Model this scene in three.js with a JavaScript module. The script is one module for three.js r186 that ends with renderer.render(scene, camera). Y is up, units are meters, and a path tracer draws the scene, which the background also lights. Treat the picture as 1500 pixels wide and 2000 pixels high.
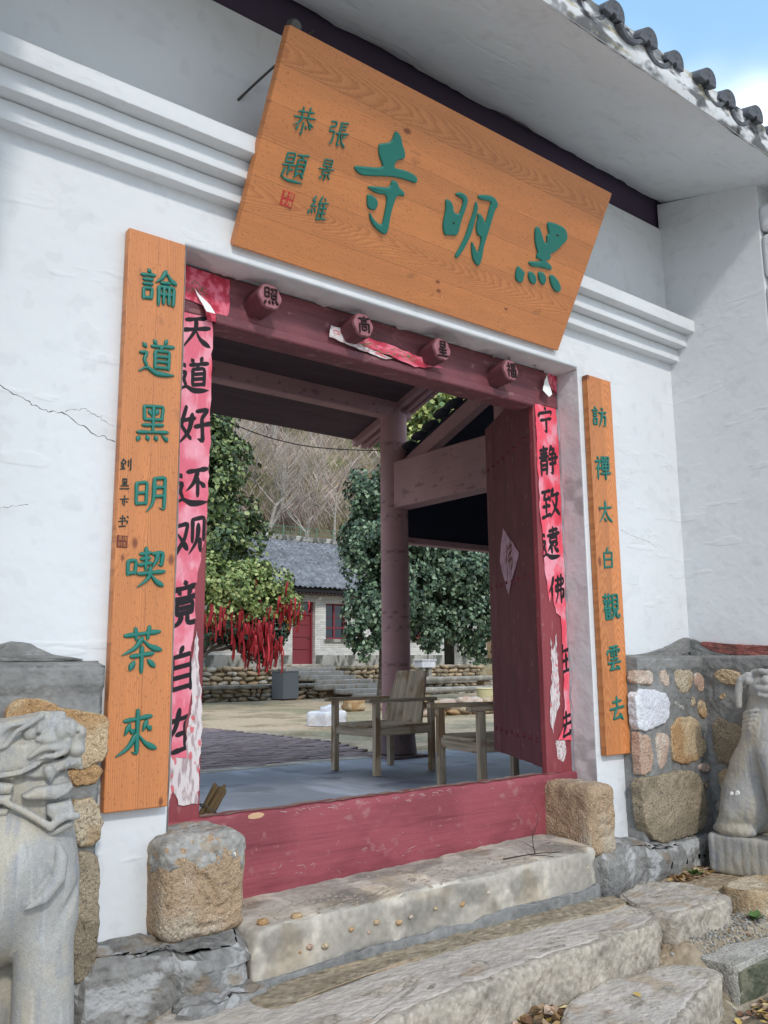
import * as THREE from 'three';
import { RoundedBoxGeometry } from 'three/addons/geometries/RoundedBoxGeometry.js';
import { mergeGeometries, mergeVertices } from 'three/addons/utils/BufferGeometryUtils.js';
import { createNoise3D } from 'simplex-noise';

// ---------- camera, sky, sun, exposure ----------
const scene = new THREE.Scene();
const camera = new THREE.PerspectiveCamera(60.93, 768 / 1024, 0.05, 600);
{
  const yaw = THREE.MathUtils.degToRad(38.63), pitch = THREE.MathUtils.degToRad(9.966), roll = THREE.MathUtils.degToRad(-0.534);
  const f = new THREE.Vector3(Math.sin(yaw) * Math.cos(pitch), Math.sin(pitch), -Math.cos(yaw) * Math.cos(pitch));
  const r = new THREE.Vector3(Math.cos(yaw), 0, Math.sin(yaw)), u = new THREE.Vector3().crossVectors(r, f);
  const r2 = r.clone().multiplyScalar(Math.cos(roll)).addScaledVector(u, Math.sin(roll));
  const u2 = u.clone().multiplyScalar(Math.cos(roll)).addScaledVector(r, -Math.sin(roll));
  camera.quaternion.setFromRotationMatrix(new THREE.Matrix4().makeBasis(r2, u2, f.clone().negate()));
  camera.position.set(-2.78, 0.95, 3.2);
}
const renderer = new THREE.WebGLRenderer({ antialias: true });
renderer.toneMapping = THREE.LinearToneMapping;
renderer.toneMappingExposure = 1.22;
renderer.shadowMap.enabled = true;

const SUN = new THREE.Vector3(-0.25, 0.66, 0.8).normalize();
const sun = new THREE.DirectionalLight(new THREE.Color().setRGB(1.0, 0.965, 0.91), 1.4);
sun.position.copy(SUN).multiplyScalar(60);
sun.castShadow = true;
sun.shadow.radius = 10;
sun.shadow.mapSize.set(2048, 2048);
Object.assign(sun.shadow.camera, { left: -40, right: 40, top: 40, bottom: -40, near: 1, far: 200 });
scene.add(sun, sun.target);

// ---------- random, noise ----------
function mulberry(a) { return () => { a = (a + 0x6d2b79f5) | 0; let t = Math.imul(a ^ (a >>> 15), 1 | a); t = (t + Math.imul(t ^ (t >>> 7), 61 | t)) ^ t; return ((t ^ (t >>> 14)) >>> 0) / 4294967296; }; }
const rnd = mulberry(20240);
const rr = (a, b) => a + (b - a) * rnd();
const n3 = createNoise3D(mulberry(7));
const clamp = (x, a = 0, b = 1) => Math.min(b, Math.max(a, x));
const smooth = (a, b, x) => { const t = clamp((x - a) / (b - a)); return t * t * (3 - 2 * t); };
const mix = (a, b, t) => a + (b - a) * t;
const mixc = (a, b, t) => [mix(a[0], b[0], t), mix(a[1], b[1], t), mix(a[2], b[2], t)];
function fbm3(x, y, z, o = 4) { let s = 0, a = 0.5, k = 0; for (let i = 0; i < o; i++) { s += a * n3(x, y, z); k += a; a *= 0.5; x *= 2.03; y *= 2.03; z *= 2.03; } return s / k; }
// periodic value noise for tiling textures (x, y in lattice cells, period p)
const PERM = (() => { const r = mulberry(99), a = new Float32Array(65536); for (let i = 0; i < a.length; i++) a[i] = r(); return a; })();
function vn(x, y, px, py, s) {
  const xi = Math.floor(x), yi = Math.floor(y), fx = x - xi, fy = y - yi, u = fx * fx * (3 - 2 * fx), v = fy * fy * (3 - 2 * fy);
  const h = (i, j) => PERM[((((i % px) + px) % px) * 374 + (((j % py) + py) % py) * 7919 + s * 1013) & 65535];
  return (h(xi, yi) * (1 - u) + h(xi + 1, yi) * u) * (1 - v) + (h(xi, yi + 1) * (1 - u) + h(xi + 1, yi + 1) * u) * v;
}
function pf(u, v, cx, cy, o, s) { let t = 0, a = 0.5, k = 0; for (let i = 0; i < o; i++) { t += a * vn(u * cx, v * cy, cx, cy, s + i * 17); k += a; a *= 0.5; cx *= 2; cy *= 2; } return t / k; }

// ---------- the sky: air and clouds ----------
{
  const SKYX = 15.17, W = 512, H = 256, d = new Float32Array(W * H * 4);
  for (let j = 0; j < H; j++) for (let i = 0; i < W; i++) {
    const el = ((j + 0.5) / H - 0.5) * Math.PI, az = ((i + 0.5) / W - 0.5) * 2 * Math.PI;
    const x = Math.cos(el) * Math.cos(az), y = Math.sin(el), z = Math.cos(el) * Math.sin(az), e = Math.max(0, y);
    let c = mixc([0.62, 0.78, 0.92], [0.2, 0.46, 0.78], Math.pow(e, 0.6));
    const q = 1.6 / (e + 0.25), cl = smooth(-0.15, 0.4, fbm3(x * q + SKYX, 0.3, z * q + 1.7, 5) + 0.08);
    c = mixc(c, [1.56, 1.65, 1.82], cl * 0.85);
    if (y < 0) c = mixc(c, [0.35, 0.33, 0.3], smooth(0, -0.15, y));
    const o = (j * W + i) * 4; d[o] = c[0]; d[o + 1] = c[1]; d[o + 2] = c[2]; d[o + 3] = 1;
  }
  const t = new THREE.DataTexture(d, W, H, THREE.RGBAFormat, THREE.FloatType);
  t.mapping = THREE.EquirectangularReflectionMapping; t.magFilter = THREE.LinearFilter; t.minFilter = THREE.LinearFilter; t.needsUpdate = true;
  scene.background = t; scene.environment = t;
}
// ---------- textures ----------
function dtex(n, fn, srgb, m = n) {
  const d = new Uint8Array(n * m * 4);
  for (let j = 0; j < m; j++) for (let i = 0; i < n; i++) {
    const c = fn(i / n, j / m), o = (j * n + i) * 4;
    if (typeof c === 'number') { d[o] = d[o + 1] = d[o + 2] = clamp(c) * 255; } else { d[o] = clamp(c[0]) * 255; d[o + 1] = clamp(c[1]) * 255; d[o + 2] = clamp(c[2]) * 255; }
    d[o + 3] = 255;
  }
  const t = new THREE.DataTexture(d, n, m); t.wrapS = t.wrapT = THREE.RepeatWrapping; t.magFilter = THREE.LinearFilter; t.minFilter = THREE.LinearMipmapLinearFilter; t.generateMipmaps = true;
  if (srgb) t.colorSpace = THREE.SRGBColorSpace; t.needsUpdate = true; return t;
}
function rep(t, x, y = x) { const c = t.clone(); c.repeat.set(x, y); c.needsUpdate = true; return c; }
const std = (o) => new THREE.MeshStandardMaterial({ roughness: 0.9, ...o });
// colour in 0..1 sRGB per texel; scale = metres the tile covers
function surf(n, metres, colour, bump, o = {}) {
  const map = dtex(n, colour, true), k = 1 / metres; map.repeat.set(k, k);
  const p = { map, roughness: 0.9, ...o };
  if (bump) { const b = dtex(n, bump, false); b.repeat.set(k, k); p.bumpMap = b; p.bumpScale = o.bumpScale ?? 0.01; }
  return new THREE.MeshStandardMaterial(p);
}
// ---------- geometry helpers ----------
// uv in metres by the dominant axis of each face; grain = axis that runs along u
function boxUV(g, grain = '', off = [0, 0]) {
  g = g.index ? g.toNonIndexed() : g;
  const p = g.attributes.position, uv = new Float32Array(p.count * 2), a = new THREE.Vector3(), b = new THREE.Vector3(), c = new THREE.Vector3(), n = new THREE.Vector3();
  const AX = { x: 0, y: 1, z: 2 };
  for (let i = 0; i < p.count; i += 3) {
    a.fromBufferAttribute(p, i); b.fromBufferAttribute(p, i + 1); c.fromBufferAttribute(p, i + 2);
    n.subVectors(b, a).cross(c.clone().sub(a));
    const ax = Math.abs(n.x), ay = Math.abs(n.y), az = Math.abs(n.z), m = ax >= ay && ax >= az ? 0 : ay >= az ? 1 : 2;
    let U = m === 0 ? 2 : 0, V = m === 1 ? 2 : 1;
    if (grain && AX[grain] !== m && AX[grain] === V) { const t = U; U = V; V = t; }
    [a, b, c].forEach((v, k) => { uv[(i + k) * 2] = v.getComponent(U) + off[0]; uv[(i + k) * 2 + 1] = v.getComponent(V) + off[1]; });
  }
  g.setAttribute('uv', new THREE.BufferAttribute(uv, 2)); return g;
}
const at = (g, x, y, z) => { g.translate(x, y, z); return g; };
const RB = (w, h, d, r = 0.006) => new RoundedBoxGeometry(w, h, d, 1, Math.min(r, w / 2.1, h / 2.1, d / 2.1));
// box from min to max corner, slightly rounded edges, uv in metres
function bar(x0, y0, z0, x1, y1, z1, r = 0.006, grain = '', off = [0, 0]) { return boxUV(at(RB(x1 - x0, y1 - y0, z1 - z0, r), (x0 + x1) / 2, (y0 + y1) / 2, (z0 + z1) / 2), grain, off); }
// beam between two points (rectangular section w horizontally, h in the other direction)
function beam(a, b, w, h, r = 0.006, off = [0, 0]) {
  const A = new THREE.Vector3(...a), B = new THREE.Vector3(...b), L = A.distanceTo(B);
  const g = boxUV(RB(L, h, w, r), 'x', off), X = B.clone().sub(A).normalize(), Z = new THREE.Vector3(0, 1, 0).cross(X).negate();
  if (Z.lengthSq() < 1e-6) Z.set(0, 0, 1); Z.normalize();
  const Y = new THREE.Vector3().crossVectors(Z, X);
  g.applyMatrix4(new THREE.Matrix4().makeBasis(X, Y, Z).setPosition(A.add(B).multiplyScalar(0.5))); return g;
}
function tube(pts, rad, rs = 7, seg = 0) {
  const V = pts.map((p) => new THREE.Vector3(...p)), cur = new THREE.CatmullRomCurve3(V), n = seg || (pts.length - 1) * 4, fr = cur.computeFrenetFrames(n, false), P = [], I = [];
  const R = (t) => { if (typeof rad === 'number') return rad; const k = t * (rad.length - 1), i = Math.min(rad.length - 2, Math.floor(k)); return mix(rad[i], rad[i + 1], k - i); };
  for (let i = 0; i <= n; i++) { const c = cur.getPoint(i / n), q = R(i / n); for (let j = 0; j < rs; j++) { const a = j / rs * Math.PI * 2; const v = c.clone().addScaledVector(fr.normals[i], Math.cos(a) * q).addScaledVector(fr.binormals[i], Math.sin(a) * q); P.push(v.x, v.y, v.z); } }
  for (let i = 0; i < n; i++) for (let j = 0; j < rs; j++) { const a = i * rs + j, b = i * rs + (j + 1) % rs; I.push(a, a + rs, b, b, a + rs, b + rs); }
  for (const [s, w] of [[0, 0], [n, 1]]) { const c = cur.getPoint(w), k = P.length / 3; P.push(c.x, c.y, c.z); for (let j = 0; j < rs; j++) { const a = s * rs + j, b = s * rs + (j + 1) % rs; w ? I.push(a, k, b) : I.push(a, b, k); } }
  return geo(P, I);
}
function geo(P, I, C) {
  const g = new THREE.BufferGeometry(); g.setAttribute('position', new THREE.Float32BufferAttribute(P, 3));
  if (C) g.setAttribute('color', new THREE.Float32BufferAttribute(C, 3));
  if (I) g.setIndex(I); g.computeVertexNormals(); return g;
}
function mrg(list) {
  const a = list.map((g) => { const q = g.index ? g.toNonIndexed() : g; const o = new THREE.BufferGeometry(); for (const k of ['position', 'normal', 'uv']) { if (q.attributes[k]) o.setAttribute(k, q.attributes[k]); } if (!o.attributes.uv) boxUV(o); return o; });
  return mergeGeometries(a);
}
// a grid sheet: fn(u, v) -> [x, y, z]
function sheet(nu, nv, fn, flip) {
  const P = [], I = [];
  for (let j = 0; j <= nv; j++) for (let i = 0; i <= nu; i++) P.push(...fn(i / nu, j / nv));
  for (let j = 0; j < nv; j++) for (let i = 0; i < nu; i++) { const a = j * (nu + 1) + i, b = a + 1, c = a + nu + 1, d = c + 1; flip ? I.push(a, c, b, b, c, d) : I.push(a, b, c, b, d, c); }
  return geo(P, I);
}
function pairs(a) { const o = []; for (let i = 0; i < a.length; i += 2) o.push([a[i], a[i + 1]]); return o; }
function chaikin(o, n = 1) { while (n--) { const q = []; o.forEach((p, i) => { const r = o[(i + 1) % o.length]; q.push([mix(p[0], r[0], 0.25), mix(p[1], r[1], 0.25)], [mix(p[0], r[0], 0.75), mix(p[1], r[1], 0.75)]); }); o = q; } return o; }
function resample(o, s) { const q = []; o.forEach((p, i) => { const r = o[(i + 1) % o.length], L = Math.hypot(r[0] - p[0], r[1] - p[1]), n = Math.max(1, Math.round(L / s)); for (let k = 0; k < n; k++) q.push([mix(p[0], r[0], k / n), mix(p[1], r[1], k / n)]); }); return q; }
// rough stone standing on an outline in the plane (a, b), from c0 to c1; map(a, b, c) -> [x, y, z]
let seedN = 0;
function rock(outline, c0, c1, o = {}) {
  const { seg = 0.04, round = 1, rings = 4, bevel = 0.015, amp = 0.008, freq = 9, rows = 3, dome = 0, taper = 0, map = (a, b, c) => [a, c, b], bottom = false, fn } = o;
  const S = (seedN += 13.7), out = resample(chaikin(outline, round), seg), n = out.length;
  let cx = 0, cy = 0; out.forEach((p) => { cx += p[0] / n; cy += p[1] / n; });
  const P = [], I = [], H = c1 - c0;
  const row = (k, c, top) => out.forEach(([a, b]) => {
    const r = Math.hypot(a - cx, b - cy), s = typeof k === 'number' ? k : Math.max(0.05, 1 - k[0] / Math.max(r, 1e-3));
    let A = cx + (a - cx) * s, B = cy + (b - cy) * s, C = c;
    const t = fbm3(A * freq + S, B * freq, C * freq, 3), t2 = n3(A * freq * 2.7, B * freq * 2.7 + S, C * freq * 2.7) * 0.35;
    if (top) C += (t + t2) * amp + dome * (1 - s * s); else { A += (A - cx) / (r + 1e-4) * (t + t2) * amp * 1.6; B += (B - cy) / (r + 1e-4) * (t + t2) * amp * 1.6; }
    if (fn) C += fn(A, B, C);
    P.push(...map(A, B, C));
  });
  for (let k = 0; k < rows; k++) row(1 - taper * k / rows, c0 + (H - bevel) * k / Math.max(1, rows - 1 || 1), false);
  row([bevel * 0.35 + 0], c1 - bevel * 0.35, false);
  row([bevel], c1, true);
  for (let k = 1; k < rings; k++) row(1 - k / rings * 0.98 - bevel * 0, c1, true);
  const R = P.length / 3 / n;
  for (let j = 0; j < R - 1; j++) for (let i = 0; i < n; i++) { const a = j * n + i, b = j * n + (i + 1) % n; I.push(a, b, a + n, b, b + n, a + n); }
  const m = P.length / 3; P.push(...map(cx, cy, c1 + dome + fbm3(cx * freq + S, cy * freq, c1 * freq, 3) * amp + (fn ? fn(cx, cy, c1) : 0)));
  for (let i = 0; i < n; i++) I.push((R - 1) * n + i, (R - 1) * n + (i + 1) % n, m);
  if (bottom) { const q = P.length / 3; P.push(...map(cx, cy, c0)); for (let i = 0; i < n; i++) I.push((i + 1) % n, i, q); }
  // outward winding
  let vol = 0; for (let i = 0; i < I.length; i += 3) { const a = I[i] * 3, b = I[i + 1] * 3, c = I[i + 2] * 3; vol += P[a] * (P[b + 1] * P[c + 2] - P[b + 2] * P[c + 1]) - P[a + 1] * (P[b] * P[c + 2] - P[b + 2] * P[c]) + P[a + 2] * (P[b] * P[c + 1] - P[b + 1] * P[c]); }
  if (vol < 0) for (let i = 0; i < I.length; i += 3) { const t = I[i]; I[i] = I[i + 1]; I[i + 1] = t; }
  return boxUV(geo(P, I), '', [S, S * 0.7]);
}
// boulder: a squarish lump, low polygon
function lump(sx, sy, sz, seed, det = 2, rough = 0.14, sq = 0.6) {
  const g = mergeVertices(new THREE.IcosahedronGeometry(1, det).deleteAttribute('uv').deleteAttribute('normal')), p = g.attributes.position;
  for (let i = 0; i < p.count; i++) {
    let x = p.getX(i), y = p.getY(i), z = p.getZ(i); const m = Math.max(Math.abs(x), Math.abs(y), Math.abs(z)), k = mix(1, 0.78 / m, sq), t = 1 + rough * n3(x * 1.7 + seed, y * 1.7, z * 1.7) + rough * 0.4 * n3(x * 4 + seed, y * 4, z * 4);
    p.setXYZ(i, x * k * t * sx, y * k * t * sy, z * k * t * sz);
  }
  g.computeVertexNormals(); return boxUV(g, '', [seed, seed * 1.3]);
}
// surface nets on a signed distance function
function sdfMesh(f, lo, hi, h) {
  const nx = Math.ceil((hi[0] - lo[0]) / h) + 1, ny = Math.ceil((hi[1] - lo[1]) / h) + 1, nz = Math.ceil((hi[2] - lo[2]) / h) + 1;
  const D = new Float32Array(nx * ny * nz), id = (i, j, k) => (k * ny + j) * nx + i;
  const K = 4;
  for (let kb = 0; kb < nz; kb += K) for (let jb = 0; jb < ny; jb += K) for (let ib = 0; ib < nx; ib += K) {
    const c = f(lo[0] + (ib + K / 2) * h, lo[1] + (jb + K / 2) * h, lo[2] + (kb + K / 2) * h), far = Math.abs(c) > K * h * 0.87 * 1.1 + 0.006;
    for (let k = kb; k < Math.min(nz, kb + K); k++) for (let j = jb; j < Math.min(ny, jb + K); j++) for (let i = ib; i < Math.min(nx, ib + K); i++) D[id(i, j, k)] = far ? c : f(lo[0] + i * h, lo[1] + j * h, lo[2] + k * h);
  }
  const V = new Int32Array(nx * ny * nz).fill(-1), P = [], I = [];
  const E = [[0, 1], [0, 2], [0, 4], [1, 3], [1, 5], [2, 3], [2, 6], [3, 7], [4, 5], [4, 6], [5, 7], [6, 7]];
  const v = new Float32Array(8);
  for (let k = 0; k < nz - 1; k++) for (let j = 0; j < ny - 1; j++) for (let i = 0; i < nx - 1; i++) {
    let s = 0; for (let c = 0; c < 8; c++) { v[c] = D[id(i + (c & 1), j + ((c >> 1) & 1), k + (c >> 2))]; if (v[c] < 0) s++; }
    if (s === 0 || s === 8) continue;
    let x = 0, y = 0, z = 0, n = 0;
    for (const [a, b] of E) if ((v[a] < 0) !== (v[b] < 0)) { const t = v[a] / (v[a] - v[b]); x += mix(a & 1, b & 1, t); y += mix((a >> 1) & 1, (b >> 1) & 1, t); z += mix(a >> 2, b >> 2, t); n++; }
    V[id(i, j, k)] = P.length / 3; P.push(lo[0] + (i + x / n) * h, lo[1] + (j + y / n) * h, lo[2] + (k + z / n) * h);
  }
  const quad = (a, b, c, d, fl) => { if (a < 0 || b < 0 || c < 0 || d < 0) return; fl ? I.push(a, b, c, a, c, d) : I.push(a, c, b, a, d, c); };
  for (let k = 1; k < nz - 1; k++) for (let j = 1; j < ny - 1; j++) for (let i = 1; i < nx - 1; i++) {
    const s = D[id(i, j, k)] < 0;
    if (s !== D[id(i + 1, j, k)] < 0) quad(V[id(i, j - 1, k - 1)], V[id(i, j, k - 1)], V[id(i, j, k)], V[id(i, j - 1, k)], s);
    if (s !== D[id(i, j + 1, k)] < 0) quad(V[id(i - 1, j, k - 1)], V[id(i - 1, j, k)], V[id(i, j, k)], V[id(i, j, k - 1)], s);
    if (s !== D[id(i, j, k + 1)] < 0) quad(V[id(i - 1, j - 1, k)], V[id(i, j - 1, k)], V[id(i, j, k)], V[id(i - 1, j, k)], s);
  }
  return boxUV(geo(P, I));
}
const smin = (a, b, k) => { const h = Math.max(k - Math.abs(a - b), 0) / k; return Math.min(a, b) - h * h * k * 0.25; };
const smax = (a, b, k) => -smin(-a, -b, k);
const ell = (x, y, z, c, r) => { const a = (x - c[0]) / r[0], b = (y - c[1]) / r[1], d = (z - c[2]) / r[2], k = Math.sqrt(a * a + b * b + d * d); return (k - 1) * Math.min(r[0], r[1], r[2]); };
function cap(x, y, z, a, b, ra, rb) {
  const bx = b[0] - a[0], by = b[1] - a[1], bz = b[2] - a[2], px = x - a[0], py = y - a[1], pz = z - a[2];
  const t = clamp((px * bx + py * by + pz * bz) / (bx * bx + by * by + bz * bz)); return Math.hypot(px - bx * t, py - by * t, pz - bz * t) - mix(ra, rb, t);
}
function path(x, y, z, pts, r) { let d = 9; for (let i = 0; i < pts.length - 1; i++) d = Math.min(d, cap(x, y, z, pts[i], pts[i + 1], Array.isArray(r) ? r[i] : r, Array.isArray(r) ? r[i + 1] : r)); return d; }
const rbox = (x, y, z, c, s, r) => { const a = Math.abs(x - c[0]) - s[0] + r, b = Math.abs(y - c[1]) - s[1] + r, d = Math.abs(z - c[2]) - s[2] + r; return Math.hypot(Math.max(a, 0), Math.max(b, 0), Math.max(d, 0)) + Math.min(Math.max(a, b, d), 0) - r; };

// ---------- scene objects ----------
const used = new Map();
function numbered(n) { const k = used.get(n) || 0; used.set(n, k + 1); return k ? n + '_' + String(k).padStart(3, '0') : n; }
function shadows(o) { o.traverse((m) => { if (m.isMesh) { m.castShadow = true; m.receiveShadow = true; } }); return o; }
function thing(name, label, category, [x, y, z] = [0, 0, 0], turn = 0, group) {
  const o = new THREE.Group(); o.name = numbered(name); o.position.set(x, y, z); o.rotation.y = turn; o.userData = { label, category };
  if (group) o.userData.group = group; scene.add(o); return o;
}
function part(name, g, m, parent, stuff) { const o = new THREE.Mesh(g, m); o.name = name; o.castShadow = o.receiveShadow = true; if (stuff) o.userData.kind = 'stuff'; parent.add(o); return o; }
function single(name, g, m, label, category, group, pos) { const o = new THREE.Mesh(g, m); o.name = numbered(name); o.castShadow = o.receiveShadow = true; o.userData = { label, category }; if (group) o.userData.group = group; if (pos) o.position.set(...pos); scene.add(o); return o; }
function struct(name, g, m) { const o = new THREE.Mesh(g, m); o.name = numbered(name); o.castShadow = o.receiveShadow = true; o.userData.kind = 'structure'; scene.add(o); return o; }
function stuff(name, g, m, label, category) { const o = single(name, g, m, label, category); o.userData.kind = 'stuff'; return o; }
// ---------- materials ----------
const MT = {};
{
  const speck = (u, v, s) => vn(u * 256, v * 256, 256, 256, s);
  MT.plaster = surf(512, 2.2, (u, v) => {
    const a = pf(u, v, 4, 4, 5, 3), b = pf(u, v, 9, 22, 4, 31), s = smooth(0.64, 0.8, b) * 0.022, k = 0.85 + (a - 0.5) * 0.045 - s - smooth(0.66, 0.74, pf(u, v, 30, 30, 3, 33)) * 0.02;
    return [k * 0.994, k, k * 1.002];
  }, (u, v) => pf(u, v, 10, 10, 5, 8) * 0.7 + pf(u, v, 64, 64, 2, 5) * 0.3 + smooth(0.7, 0.76, pf(u, v, 7, 34, 4, 9)) * 0.25, { roughness: 0.92, bumpScale: 0.007 });
  MT.reveal = surf(512, 1.5, (u, v) => { const a = pf(u, v, 5, 5, 5, 13), s = smooth(0.58, 0.75, pf(u, v, 7, 12, 4, 41)) * 0.12, k = 0.82 + (a - 0.5) * 0.08 - s; return [k, k * 0.97, k * 0.965]; }, (u, v) => pf(u, v, 20, 20, 5, 8), { bumpScale: 0.008 });
  MT.cement = surf(512, 1.1, (u, v) => { const a = pf(u, v, 4, 4, 5, 11), b = pf(u, v, 40, 40, 3, 12), k = 0.49 + (a - 0.5) * 0.2 + (b - 0.5) * 0.12; return [k, k * 0.99, k * 0.965]; }, (u, v) => pf(u, v, 8, 8, 4, 4) * 0.6 + pf(u, v, 50, 50, 3, 6) * 0.4, { roughness: 0.95, bumpScale: 0.018 });
  MT.plinth = surf(512, 1.0, (u, v) => { const a = pf(u, v, 4, 4, 5, 15), b = pf(u, v, 40, 40, 3, 16), w = smooth(0.56, 0.68, pf(u, v, 9, 12, 5, 17)), t = smooth(0.58, 0.7, pf(u, v, 6, 8, 4, 19)), k = 0.5 + (a - 0.5) * 0.26 + (b - 0.5) * 0.16; return mixc(mixc([k, k * 0.985, k * 0.955], [0.8, 0.8, 0.8], w * 0.5), [0.5, 0.41, 0.31], t * 0.5); }, (u, v) => pf(u, v, 8, 8, 5, 4) * 0.6 + pf(u, v, 50, 50, 3, 6) * 0.4, { roughness: 0.95, bumpScale: 0.03 });
  MT.crust = surf(512, 0.6, (u, v) => { const a = pf(u, v, 5, 5, 5, 42), b = pf(u, v, 40, 40, 3, 43), t = smooth(0.52, 0.68, pf(u, v, 8, 8, 4, 44)), k = 0.6 + (a - 0.5) * 0.2 + (b - 0.5) * 0.2; return mixc([k, k * 0.98, k * 0.94], [0.6, 0.51, 0.41], t * 0.5); }, (u, v) => pf(u, v, 14, 14, 5, 45), { roughness: 0.95, bumpScale: 0.02 });
  MT.concrete = surf(512, 1.3, (u, v) => { const a = pf(u, v, 3, 5, 5, 21), b = smooth(0.52, 0.7, pf(u, v, 10, 5, 5, 22)), c = pf(u, v, 60, 60, 2, 23), dk = smooth(0.55, 0.75, pf(u, v, 7, 9, 5, 25)); let k = 0.66 + (a - 0.5) * 0.2 + b * 0.13 - dk * 0.12 + (c - 0.5) * 0.12; return mixc([k, k * 0.955, k * 0.88], [k * 0.96, k * 0.86, k * 0.72], smooth(0.5, 0.7, pf(u, v, 5, 5, 4, 27)) * 0.6); }, (u, v) => pf(u, v, 12, 12, 5, 24), { bumpScale: 0.012 });
  const granite = (base, alt, dark, s, metres = 0.5, bs = 0.012) => surf(512, metres, (u, v) => {
    const a = pf(u, v, 3, 3, 5, s), g = speck(u, v, s + 3), h = pf(u, v, 48, 48, 3, s + 5);
    let c = mixc(base, alt, smooth(0.38, 0.66, a)); c = mixc(c, dark, smooth(0.68, 0.86, g) * 0.55 + smooth(0.62, 0.75, h) * 0.35);
    const l = smooth(0.22, 0.08, g) * 0.22; return [c[0] + l, c[1] + l, c[2] + l * 0.95];
  }, (u, v) => pf(u, v, 10, 10, 5, s + 9) * 0.6 + pf(u, v, 56, 56, 2, s + 2) * 0.4, { roughness: 0.92, bumpScale: bs });
  MT.graniteTan = granite([0.66, 0.56, 0.43], [0.72, 0.66, 0.56], [0.32, 0.27, 0.22], 51);
  MT.graniteGold = granite([0.66, 0.52, 0.36], [0.74, 0.65, 0.52], [0.42, 0.3, 0.19], 61);
  MT.granitePink = granite([0.7, 0.58, 0.5], [0.78, 0.72, 0.66], [0.4, 0.33, 0.29], 71);
  MT.graniteGrey = granite([0.58, 0.56, 0.52], [0.67, 0.65, 0.61], [0.31, 0.3, 0.29], 81);
  MT.graniteDark = granite([0.5, 0.45, 0.37], [0.6, 0.54, 0.45], [0.23, 0.21, 0.18], 91);
  MT.paleConcrete = surf(256, 3, (u, v) => { const k = 0.77 + (pf(u, v, 5, 5, 5, 97) - 0.5) * 0.12; return [k, k * 0.985, k * 0.95]; }, null);
  MT.graniteBrown = granite([0.64, 0.54, 0.43], [0.68, 0.62, 0.54], [0.36, 0.31, 0.26], 96, 0.5, 0.014);
  MT.marble = granite([0.86, 0.86, 0.86], [0.8, 0.8, 0.82], [0.66, 0.66, 0.68], 101, 0.6, 0.01);
  MT.slab = surf(512, 0.9, (u, v) => { const a = pf(u, v, 4, 4, 5, 111), c = pf(u, v, 22, 50, 4, 113), w = smooth(0.55, 0.75, pf(u, v, 6, 6, 4, 114)); const k = 0.69 + (a - 0.5) * 0.14 + (c - 0.5) * 0.16; return mixc([k, k * 0.95, k * 0.89], [0.62, 0.53, 0.43], w * 0.55); }, (u, v) => pf(u, v, 16, 40, 4, 115) * 0.7 + pf(u, v, 60, 60, 2, 116) * 0.3, { bumpScale: 0.012 });
  MT.slabSide = surf(512, 0.7, (u, v) => { const a = pf(u, v, 5, 5, 5, 121), c = pf(u, v, 40, 40, 3, 123); const k = 0.63 + (a - 0.5) * 0.18 + (c - 0.5) * 0.26; return [k, k * 0.94, k * 0.85]; }, (u, v) => pf(u, v, 14, 14, 5, 125), { bumpScale: 0.02 });
  MT.lion = surf(512, 0.55, (u, v) => { const a = pf(u, v, 4, 3, 5, 131), b = pf(u, v, 22, 7, 4, 133), g = speck(u, v, 9), w = smooth(0.6, 0.8, pf(u, v, 30, 6, 4, 137)); let c = mixc([0.62, 0.61, 0.59], [0.67, 0.64, 0.58], smooth(0.42, 0.62, a)); c = mixc(c, [0.48, 0.5, 0.55], smooth(0.55, 0.8, b) * 0.4); c = mixc(c, [0.8, 0.8, 0.79], w * 0.25); const k = (g - 0.5) * 0.08; return [c[0] + k, c[1] + k, c[2] + k]; }, (u, v) => pf(u, v, 26, 12, 4, 134) * 0.6 + pf(u, v, 60, 60, 2, 135) * 0.4, { roughness: 0.85, bumpScale: 0.003 });
  // worn red paint
  const red = (base, dark, s, bs = 0.003) => surf(512, 1.0, (u, v) => {
    const a = pf(u, v, 4, 8, 5, s), g = pf(u, v, 3, 60, 4, s + 3), f = speck(u, v, s + 7); let c = mixc(base, dark, smooth(0.35, 0.7, a) * 0.6 + smooth(0.6, 0.8, g) * 0.35);
    c = mixc(c, [0.66, 0.52, 0.5], smooth(0.66, 0.84, pf(u, v, 18, 26, 4, s + 11)) * 0.45); const k = (f - 0.5) * 0.03; return [c[0] + k, c[1] + k, c[2] + k];
  }, (u, v) => pf(u, v, 4, 70, 4, s + 4) * 0.7 + pf(u, v, 20, 40, 3, s + 5) * 0.3, { roughness: 0.62, bumpScale: bs });
  MT.redThreshold = red([0.59, 0.28, 0.31], [0.47, 0.2, 0.23], 151);
  MT.redFrame = red([0.55, 0.24, 0.26], [0.44, 0.17, 0.2], 161);
  MT.redDoor = red([0.5, 0.25, 0.29], [0.42, 0.2, 0.24], 171);
  MT.lintel = red([0.48, 0.26, 0.28], [0.35, 0.19, 0.21], 181, 0.005);
  MT.studFace = red([0.62, 0.4, 0.42], [0.5, 0.29, 0.31], 191);
  MT.pinkBeam = surf(512, 1.2, (u, v) => { const a = pf(u, v, 4, 4, 5, 201), g = smooth(0.66, 0.8, pf(u, v, 12, 24, 4, 203)); let k = 0.77 + (a - 0.5) * 0.12; return mixc([k, k * 0.775, k * 0.765], [0.5, 0.38, 0.37], g * 0.5); }, (u, v) => pf(u, v, 6, 40, 4, 204), { roughness: 0.75, bumpScale: 0.004 });
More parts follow.
